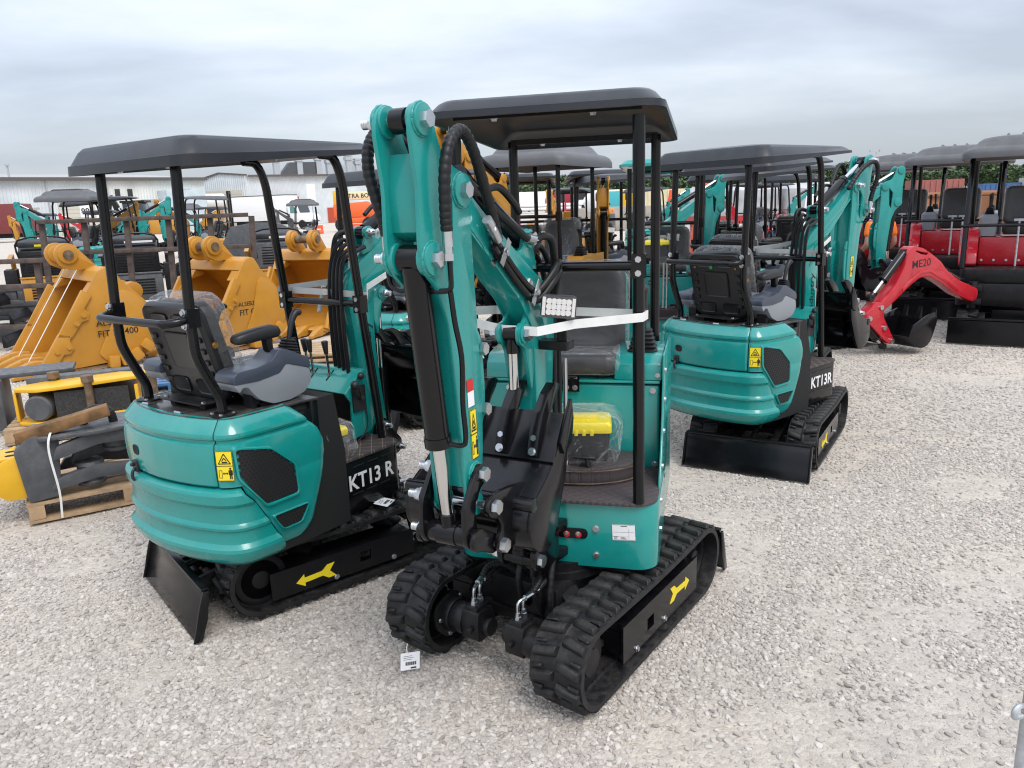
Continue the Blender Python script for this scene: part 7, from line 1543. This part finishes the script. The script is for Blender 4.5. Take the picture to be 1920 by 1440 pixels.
for i, (x, y, yaw) in enumerate(((-27.9, 66, 2), (-26.1, 66.5, -3), (-23.4, 67, 4), (-20.6, 67, 0), (-17.0, 67, 3), (-13.3, 67, 2))):
    t = thing('water_barrier', BLAB[i], 'barrier', TR(x, y, 0, yaw) @ Matrix.Scale(0.68, 4), 'orange road barriers in front of the warehouses')
    part('body', lambda: MB().prism(rpoly([(-0.28, 0), (0.28, 0), (0.25, 0.25), (0.12, 0.5), (0.09, 1.05), (-0.09, 1.05), (-0.12, 0.5), (-0.25, 0.25)], 0.03), 0, 2.0, 'x').tf(Matrix.Identity(4)), ORG, t, key='wbar', bevel=0.02)
    for q in (0.5, 1.5): part('marking', lambda: MB().bx(-0.25, 0.25, -0.135, -0.125, 0.5, 0.62), WHT, t, Matrix.Translation((q, -0.0, 0)), key='wbm')
def cone(label, x, y, h=0.75, group='traffic cones'):
    t = thing('traffic_cone', label, 'cone', TR(x, y), group)
    part('cone', lambda: MB().lathe([(0, 1), (0.035, 1), (0.075, 0.75), (0.115, 0.5), (0.19, 0.05), (0.19, 0.0), (0, 0)], (0, 0, 0), (0, 0, 1), 16), ORG, t, Matrix.Diagonal((h, h, h, 1)), key='cone')
    part('band', lambda: MB().lathe([(0.080, 0.75), (0.121, 0.5), (0.10, 0.5), (0.07, 0.75)], (0, 0, 0), (0, 0, 1), 16), WHT, t, Matrix.Diagonal((h, h, h, 1)), key='coneb'); part('foot', lambda: MB().box((0, 0, 0.02), (0.46, 0.46, 0.04)), ORG, t, Matrix.Diagonal((h, h, h, 1)), key='conef')
for i, (x, y) in enumerate(((-25.9, 64), (-22.9, 63.5), (-19.4, 66), (-18.2, 64.5), (-21.8, 68))): cone('small orange traffic cone near the road barriers, %s from the left' % ('first', 'third', 'fourth', 'fifth', 'second')[i], x, y)
cone('large orange and white traffic cone on a machine seen between right canopy posts', 6.3, 25, 2.6, 'tall traffic cones'); cone('large pale orange traffic cone left of the other tall one', 6.2, 29.5, 2.2, 'tall traffic cones')
def sign(label, x, y, h, s, w_=0.75, hh=0.95):
    t = thing('sign_post', label, 'sign', TR(x, y), 'white number signs on posts')
    part('post', lambda: MB().cyl((0, 0.04, 0), (0, 0.04, h), 0.04, n=8), GALV, t, key=('sp', h)); pl = part('sign_plate', lambda: MB().bx(-w_ / 2, w_ / 2, -0.02, 0, h - hh, h), WHT, t, key=('spl', h, w_))
    if s: part('lettering', lambda: text_mb(s, hh * 0.62, 0.02, align='CENTER'), INK, pl, face((0, -0.023, h - hh * 0.78), (1, 0, 0), (0, 0, 1)), key=('txt', s, 's'))
sign('white sign with the number 1 on a post above the flat canopy', -28.6, 56, 2.9, '1'); sign('white sign with the number 99 beside the canopy post', -29.7, 56, 3.0, '99'); sign('tall narrow white sign on a post beside the red door', -18.3, 75, 4.4, None, 0.8, 1.9); sign('small white sign on a post between the canopy and the loader', -23.9, 58, 2.2, None, 0.7, 0.9)
rt = thing('container_tank', 'dark red steel tank body at the left edge of the yard', 'tank', TR(-49.5, 75, 0, 12))
part('body', MB().prism(rpoly([(-4, 0.8), (4.0, 0.8), (3.6, 2.7), (3.4, 3.6), (-4, 3.6)], 0.15), 0, 2.5), mat('tank_red', (0.16, 0.025, 0.025), 0.5, var=0.15), rt, bevel=0.06); part('chassis', MB().bx(-4, 4.4, 0.5, 2.0, 0.4, 0.79), BLKS, rt)
# ---- centre: trucks, mixer, blocks, pipes
rc = thing('truck_cab', 'dark red truck cab far behind the grey canopy', 'truck', wallM(5.2, 95, 8.2, 95.5)); RDK = mat('cab_red', (0.33, 0.012, 0.035), 0.3, coat=0.2)
part('cab', MB().prism(rpoly([(0, 0.7), (0.05, 2.3), (0.7, 3.3), (3.4, 3.5), (3.4, 0.7)], 0.15), 0, 2.4), RDK, rc, bevel=0.08); part('windscreen', MB().prism([(0.03, 2.2), (0.0, 2.25), (0.58, 3.12), (0.62, 3.06)], 0.2, 2.2), GLASSD, rc); part('side_window', MB().bx(1.0, 2.0, -0.02, -0.001, 1.9, 2.8), GLASSD, rc)
for x_ in (0.8, 3.0): wheel(rc, (x_, 0.2, 0.5))
wc = thing('truck_cab', 'white square truck cab beside the dark red one', 'truck', wallM(8.4, 94, 10.2, 94.2)); part('cab', MB().bx(0, 1.9, 0, 2.2, 0.7, 3.3), WHT, wc, bevel=0.1); part('windscreen', MB().bx(0.25, 1.65, -0.03, -0.001, 2.1, 3.1), GLASSD, wc); part('grille', MB().bx(0.4, 1.5, -0.03, -0.001, 0.9, 1.5), BLKS, wc)
for x_ in (0.4, 1.5): wheel(wc, (x_, 0.3, 0.45), 0.45)
tb_ = thing('cargo_box', 'turquoise cargo box far behind the white mixer drum', 'container', wallM(9.2, 80, 12.6, 80.3)); part('body', MB().bx(0, 2.6, 0, 2.4, 0.9, 2.8), mat('turquoise_paint', (0.05, 0.36, 0.40), 0.5, var=0.08), tb_, bevel=0.05); part('chassis', MB().bx(-0.1, 2.7, 0.3, 2.1, 0.3, 0.89), BLKS, tb_)
yc_ = thing('truck_cab', 'yellow truck cab beside the turquoise box', 'truck', wallM(12.3, 85, 14.8, 85.2)); part('cab', MB().prism(rpoly([(0, 0.8), (0, 2.9), (1.2, 3.0), (2.1, 2.1), (2.3, 0.8)], 0.2), 0, 2.2), YELB, yc_, bevel=0.08); part('side_window', MB().bx(0.6, 1.3, -0.02, -0.001, 1.9, 2.6), GLASSD, yc_)
for x_ in (0.5, 1.9): wheel(yc_, (x_, 0.2, 0.5))
cm_ = thing('cement_mixer', 'towable cement mixer with a tilted white drum', 'cement mixer', TR(4.6, 40, 0, -25))
part('drum', MB().lathe([(0.30, 0.62), (0.38, 0.60), (0.52, 0.25), (0.50, -0.15), (0.35, -0.42), (0, -0.48)], (0, 0, 1.75), (-0.62, -0.5, 0.62), 24).lathe([(0.29, 0.61), (0.27, 0.4), (0, 0.2)], (0, 0, 1.75), (-0.62, -0.5, 0.62), 24), WHT, cm_); part('frame', MB().bx(-0.6, 0.9, -0.1, 0.1, 0.5, 0.65).bx(-0.1, 0.1, -0.5, 0.5, 0.651, 1.2).bx(0.3, 0.9, -0.3, 0.3, 0.66, 1.25), DGREY, cm_, bevel=0.02)
for y_ in (-0.5, 0.5): wheel(cm_, (0.2, y_, 0.36), 0.36, 0.2)
CONC = mat('concrete_block', (0.36, 0.33, 0.29), 0.85, var=0.15, vscale=2, bump=0.2, bscale=12)
for i in range(9):
    r_, c_ = divmod(i, 5)
    tag(part('concrete_block', lambda: MB().box((0, 0, 0.375), (1.48, 0.75, 0.745)), CONC, None, TR(4.6 + 1.52 * c_ + 0.4 * r_, 50 + 0.12 * c_, 0.75 * r_, 4), key='cblk', bevel=0.03), 'cast concrete block in the %s course of the low wall, %s from the left' % (('bottom', 'top')[r_], ('first', 'second', 'third', 'fourth', 'fifth')[c_]), 'concrete block', 'concrete blocks in a low wall')
pp = thing('pipe_stack', 'stack of white wrapped pipes on a red rack', 'pipes', TR(0.0, 47.5, 0, 6))
for i in range(14): part('pipe', lambda: MB().cyl((0, 0, 0), (4.6, 0, 0), 0.09, n=8), WHT, pp, Matrix.Translation((0.05 * (i % 3), 0.2 * (i % 7), 1.55 + 0.2 * (i // 7))), key='pipe')
for x_ in (0.8, 3.6): part('rack_post', lambda: MB().bx(-0.05, 0.05, -0.3, -0.2, 0, 1.9).bx(-0.05, 0.05, -0.1999, 1.5, 1.3, 1.4), RD2, pp, Matrix.Translation((x_, 0, 0)), key='prk')
for i in range(4): part('wrapped_crate', lambda: MB().bx(0, 1.1, -0.2, 1.2, 0.02, 0.62), mat('white_wrap', (0.62, 0.65, 0.68), 0.3, var=0.1, vscale=3, bump=0.3, bscale=6), pp, Matrix.Translation((0.1 + 1.16 * i, 0, 0.62 * (i % 2) * 0)), key='crate')
for i, (x, y, L_) in enumerate(((-6, 150, 16), (16, 160, 14))):
    t = thing('trailer', ('white long trailer far beyond the pipes', 'white trailer far beyond the cement mixer')[i], 'trailer', TR(x, y, 0, 2)); part('body', lambda: MB().bx(0, L_, 0, 2.6, 1.2, 4.0), WHT, t, key=('trl', i), bevel=0.05); part('undercarriage', lambda: MB().bx(0.5, L_ - 0.5, 0.3, 2.3, 0.5, 1.19), BLKS, t, key=('tru', i))
# ---- right: pickup, dumpsters, containers, lamp
pk = thing('pickup_truck', 'white pickup truck parked behind the red machines', 'pickup', wallM(8.6, 18.9, 11.9, 22.8))
part('body', MB().bx(-0.9, 4.3, 0, 1.9, 0.45, 1.18), WHT, pk, bevel=0.12, seg=3); part('cabin', MB().prism(rpoly([(0.9, 1.18), (1.1, 1.86), (2.55, 1.90), (3.35, 1.2)], 0.12, 4), 0.12, 1.78), WHT, pk, bevel=0.06)
for s_, y_ in ((0, 0.105), (1, 1.795)): part('side_window', MB().prism([(1.08, 1.25), (1.22, 1.76), (1.85, 1.79), (1.85, 1.25)], y_ - 0.01, y_ + 0.01).prism([(1.93, 1.25), (1.93, 1.79), (2.5, 1.8), (3.0, 1.25)], y_ - 0.01, y_ + 0.01), GLASSD, pk)
part('tail_light', MB().bx(-0.93, -0.86, 0.0, 0.16, 0.72, 1.12), mat('tail_red', (0.45, 0.01, 0.01), 0.2), pk); part('bumper', MB().bx(-1.02, -0.91, 0.1, 1.8, 0.45, 0.66), GALV, pk, bevel=0.02); part('mirror', MB().bx(2.75, 2.95, -0.22, -0.01, 1.15, 1.38), BLKP, pk, bevel=0.03)
for x_ in (0.0, 3.3):
    for y_ in (0.12, 1.78): wheel(pk, (x_, y_, 0.40), 0.40, 0.26)
BRN = mat('dumpster_brown', (0.30, 0.125, 0.05), 0.55, var=0.1, vscale=2)
for i, (x, y, yaw, L_, lab) in enumerate(((14.6, 22.6, -2, 6.5, 'brown open-top dumpster, nearest of those behind the red machines'), (15.2, 28.5, -2, 7, 'brown open-top dumpster behind the nearest one'), (16.2, 35, -2, 7.5, 'brown open-top dumpster, farthest back of the three'))):
    t = thing('dumpster', lab, 'dumpster', TR(x, y, 0, yaw), 'brown dumpsters behind the red machines')
    part('bin', lambda: MB().bx(0, L_, 0, 0.06, 0.15, 1.62).bx(0, L_, 2.3, 2.36, 0.15, 1.62).bx(0, 0.06, 0.0605, 2.2995, 0.15, 1.62).bx(L_ - 0.06, L_, 0.0605, 2.2995, 0.15, 1.62).bx(0.0605, L_ - 0.0605, 0.0605, 2.2995, 0.15, 0.22), BRN, t, key=('dbin', L_))
    n_r = int(L_ / 0.75)
    for k in range(n_r + 1): part('rib', lambda: MB().bx(-0.05, 0.05, -0.09, -0.001, 0.15, 1.55), BRN, t, Matrix.Translation((0.05 + (L_ - 0.1) * k / n_r, 0, 0)), key='drib', bevel=0.01)
    part('top_rail', lambda: MB().bx(-0.06, L_ + 0.06, -0.11, 0.10, 1.622, 1.74), BRN, t, key=('dtr', L_), bevel=0.015)
    part('mid_rail', lambda: MB().bx(0.0, L_, -0.125, -0.0905, 0.85, 0.95), BRN, t, key=('dmr', L_))
for i, (x, y, L_, H, c, lab) in enumerate(((37.5, 72, 4.2, 2.7, (0.28, 0.09, 0.075), 'faded red shipping container beyond the dumpsters'), (46.0, 76, 4.0, 2.2, (0.04, 0.11, 0.26), 'blue skip container beyond the dumpsters'), (29.0, 73, 5.5, 2.5, (0.05, 0.06, 0.07), 'dark grey shipping container beyond the pickup'), (49.5, 74, 5, 2.6, (0.45, 0.45, 0.40), 'pale crate rack at the right edge beyond the dumpsters'), (10.5, 62, 5.5, 2.6, (0.62, 0.55, 0.36), 'cream shipping container seen behind the right canopies'))):
    t = thing('shipping_container', lab, 'container', TR(x, y, 0, -3), 'containers beyond the dumpsters'); cmat = mat('cont_%d' % i, c, 0.6, var=0.12, vscale=1.5)
    part('box', MB().bx(0, L_, 0, 2.4, 0.1, H), cmat, t)
    for k in range(int(L_ / 0.5)): part('rib', lambda: MB().bx(-0.1, 0.1, -0.06, -0.001, 0.2, H - 0.1), cmat, t, Matrix.Translation((0.3 + 0.5 * k, 0, 0)), key=('crib', i))
# silver covered truck bodies behind the right row
SLV = mat('silver_wrap', (0.42, 0.43, 0.45), 0.35, var=0.25, vscale=2.5, bump=0.35, bscale=5)
for i, (x, y, L_) in enumerate(((7.4, 30, 3.2), (10.8, 30.5, 3.0))):
    t = thing('wrapped_cargo', ('long silver wrapped load behind the raised teal boom', 'shorter silver wrapped load right of the tall cone')[i], 'cargo', TR(x, y, 0, 3)); part('wrapping', lambda: MB().rings([[(xx, yy, z) for xx, yy in rrect(k, L_ - k, k, 2.2 - k, 0.25)] for z, k in ((1.15, 0.05), (1.3, 0), (2.1, 0.02), (2.3, 0.2))]), SLV, t, key=('slv', i)); part('trailer_bed', lambda: MB().bx(0, L_, 0, 2.2, 0.85, 1.14).bx(0.2, 0.5, 0.2, 2.0, 0, 0.849).bx(L_ - 0.5, L_ - 0.2, 0.2, 2.0, 0, 0.849), RD2, t, key=('slb', i))
lp = thing('lamp_post', 'tall yard lamp post far off on the right', 'lamp post', TR(56, 120)); part('pole', MB().cyl((0, 0, 0), (0, 0, 7.6), 0.14, 0.09, 10), GALV, lp); part('lamp_head', MB().bx(-1.0, -0.4, -0.2, 0.2, 7.6, 7.9).bx(0.4, 1.0, -0.2, 0.2, 7.6, 7.9).bx(-0.4, 0.4, -0.05, 0.05, 7.7, 7.78), GALV, lp)
# ================================================================ people
def person(label, M, shirt, trousers, hold=False):
    t = thing('person', label, 'person', M, 'people in orange')
    def skin(pts, edges, rad, name, m, parent):
        me = bpy.data.meshes.new(name); me.from_pydata(pts, edges, []); o = bpy.data.objects.new(name, me); COL.objects.link(o)
        o.modifiers.new('s', 'SKIN'); sv_ = me.skin_vertices[0].data
        for i, r in enumerate(rad): sv_[i].radius = (r, r) if not isinstance(r, tuple) else r
        sv_[0].use_root = True; o.modifiers.new('u', 'SUBSURF').levels = 2
        dg = bpy.context.evaluated_depsgraph_get(); m2 = bpy.data.meshes.new_from_object(o.evaluated_get(dg)); bpy.data.objects.remove(o)
        m2.materials.clear(); m2.materials.append(m); m2.polygons.foreach_set('use_smooth', [True] * len(m2.polygons)); m2.polygons.foreach_set('material_index', [0] * len(m2.polygons))
        q = bpy.data.objects.new(name, m2); COL.objects.link(q); q.parent = parent; return q
    V = [(0, 0, 0.95), (0, 0.01, 1.15), (0, 0.0, 1.40), (0, 0.0, 1.52), (0, -0.01, 1.62), (0, -0.015, 1.74)]
    E_ = [(0, 1), (1, 2), (2, 3), (3, 4), (4, 5)]; r = [(0.15, 0.11), (0.13, 0.10), (0.17, 0.11), 0.055, 0.085, 0.075]
    for s in (1, -1):
        b = len(V); V += [(s * 0.10, 0, 0.88), (s * 0.11, -0.02, 0.50), (s * 0.12, 0.02, 0.08), (s * 0.13, -0.12, 0.035)]; r += [0.085, 0.058, 0.042, 0.04]; E_ += [(0, b), (b, b + 1), (b + 1, b + 2), (b + 2, b + 3)]
        b = len(V); V += [(s * 0.20, 0, 1.40), (s * 0.26, 0.03, 1.13), (s * 0.24, -0.16, 0.98), (s * 0.22, -0.24, 0.95)]; r += [0.058, 0.045, 0.034, 0.035]; E_ += [(2, b), (b, b + 1), (b + 1, b + 2), (b + 2, b + 3)]
    body = skin(V, E_, r, 'body', SKIN, t)
    sh = [(0, 0.0, 0.92), (0, 0.01, 1.15), (0, 0, 1.40)] + [(s * k[0], k[1], k[2]) for s in (1, -1) for k in ((0.20, 0, 1.41), (0.245, 0.02, 1.22))]
    skin(sh, [(0, 1), (1, 2), (2, 3), (3, 4), (2, 5), (5, 6)], [(0.168, 0.128), (0.15, 0.12), (0.185, 0.125), 0.075, 0.066, 0.075, 0.066], 'shirt', shirt, t)
    tr = [(0, 0, 0.95)] + [(s * 0.105, y_, z_) for s in (1, -1) for y_, z_ in ((0, 0.85), (-0.01, 0.50))]
    skin(tr, [(0, 1), (1, 2), (0, 3), (3, 4)], [(0.16, 0.12), 0.105, 0.082, 0.105, 0.082], 'shorts', trousers, t)
    part('hair', MB().sph((0, 0.0, 1.70), 0.098, sc=(0.86, 1.0, 0.9)), BLKP, t); part('nose', MB().sph((0, -0.105, 1.64), 0.016), SKIN, t)
    for s in (1, -1): part('eye', lambda: MB().sph((0, 0, 0), 0.011), INK, t, Matrix.Translation((s * 0.032, -0.088, 1.665)), key='eye'); part('shoe', lambda: MB().box((0, -0.05, 0.04), (0.09, 0.27, 0.08)), BLKP, t, Matrix.Translation((s * 0.125, 0, 0)), key='shoe', bevel=0.02)
    return t
person('person in orange shirt and dark shorts walking near the cement mixer', TR(5.9, 45, 0, 170), ORGS, BLKP)
person('person in an orange work shirt standing behind the teal booms', TR(5.55, 11.6, 0, 200), ORGS, mat('dark_trousers', (0.03, 0.035, 0.05), 0.8))
# ================================================================ trees
LEAF = []
for i, c in enumerate(((0.030, 0.055, 0.020), (0.040, 0.068, 0.024), (0.048, 0.075, 0.030))): LEAF.append(mat('leaf_%d' % i, tuple(q * 1.7 + 0.008 for q in c), 0.75, var=0.35, vscale=0.4))
BARK = mat('bark', (0.06, 0.045, 0.035), 0.9, var=0.2)
def crown_mb(seed, n=1500):
    g = random.Random(seed); m = MB(); cl = [(g.uniform(-3.2, 3.2), g.uniform(-3.0, 3.0), g.uniform(2.2, 8.6), g.uniform(1.2, 2.3)) for _ in range(15)]
    for _ in range(n):
        cx, cy, cz, r = g.choice(cl); th = g.uniform(0, 2 * PI); ph = math.acos(g.uniform(-0.6, 1)); rr = r * g.uniform(0.75, 1.08)
        p = Vector((cx + rr * math.sin(ph) * math.cos(th), cy + rr * math.sin(ph) * math.sin(th), cz + rr * math.cos(ph) * 0.85))
        q = Euler((g.uniform(-1, 1), g.uniform(-1, 1), g.uniform(0, 6))).to_matrix(); s = g.uniform(0.22, 0.5)
        m.mi = 0 if g.random() < 0.5 else (1 if g.random() < 0.6 else 2)
        m.quad(*[p + q @ Vector((x * s, y * s * 0.8, 0.12 * s * x * y)) for x, y in ((-1, -1), (1, -1), (1, 1), (-1, 1))])
    return m
def trunk_mb():
    m = MB(); m.cyl((0, 0, 0), (0.1, 0, 5.0), 0.28, 0.14, 8)
    for a in range(4): m.tube([(0.05, 0, 2.4 + 0.4 * a), (1.2 * math.cos(a * 1.7), 1.2 * math.sin(a * 1.7), 4.2 + 0.5 * a), (2.0 * math.cos(a * 1.7), 2.0 * math.sin(a * 1.7), 5.6 + 0.5 * a)], 0.11, 6, 3, 0.05)
    return m
def tree(x, y, s, k, label='broad green tree in the belt of trees along the far edge of the yard'):
    t = thing('tree', label, 'tree', TR(x, y, 0, random.uniform(0, 360)) @ Matrix.Scale(s, 4), 'trees along the far edge of the yard')
    part('trunk', trunk_mb, BARK, t, key='trunk'); part('crown', lambda: crown_mb(k), LEAF, t, key=('crown', k), ang=180)
tr_ = random.Random(11)
for row, (d0, n, smin, smax) in enumerate(((190, 50, 0.62, 0.84), (215, 50, 0.75, 1.0))):
    for i in range(n):
        px = -30 + (1100 * i / (n - 1)) + tr_.uniform(-9, 9); d = d0 + tr_.uniform(-10, 14)
        tree(px / 1442 * d * 1.0, d, tr_.uniform(smin, smax), i % 5)
for x, y, s, d_ in ((-66, 150, 0.92, 'left'), (-52, 152, 0.93, 'right')): tree(x, y, s, 2, 'green tree top over the left warehouse roof, the %s one of two' % d_)
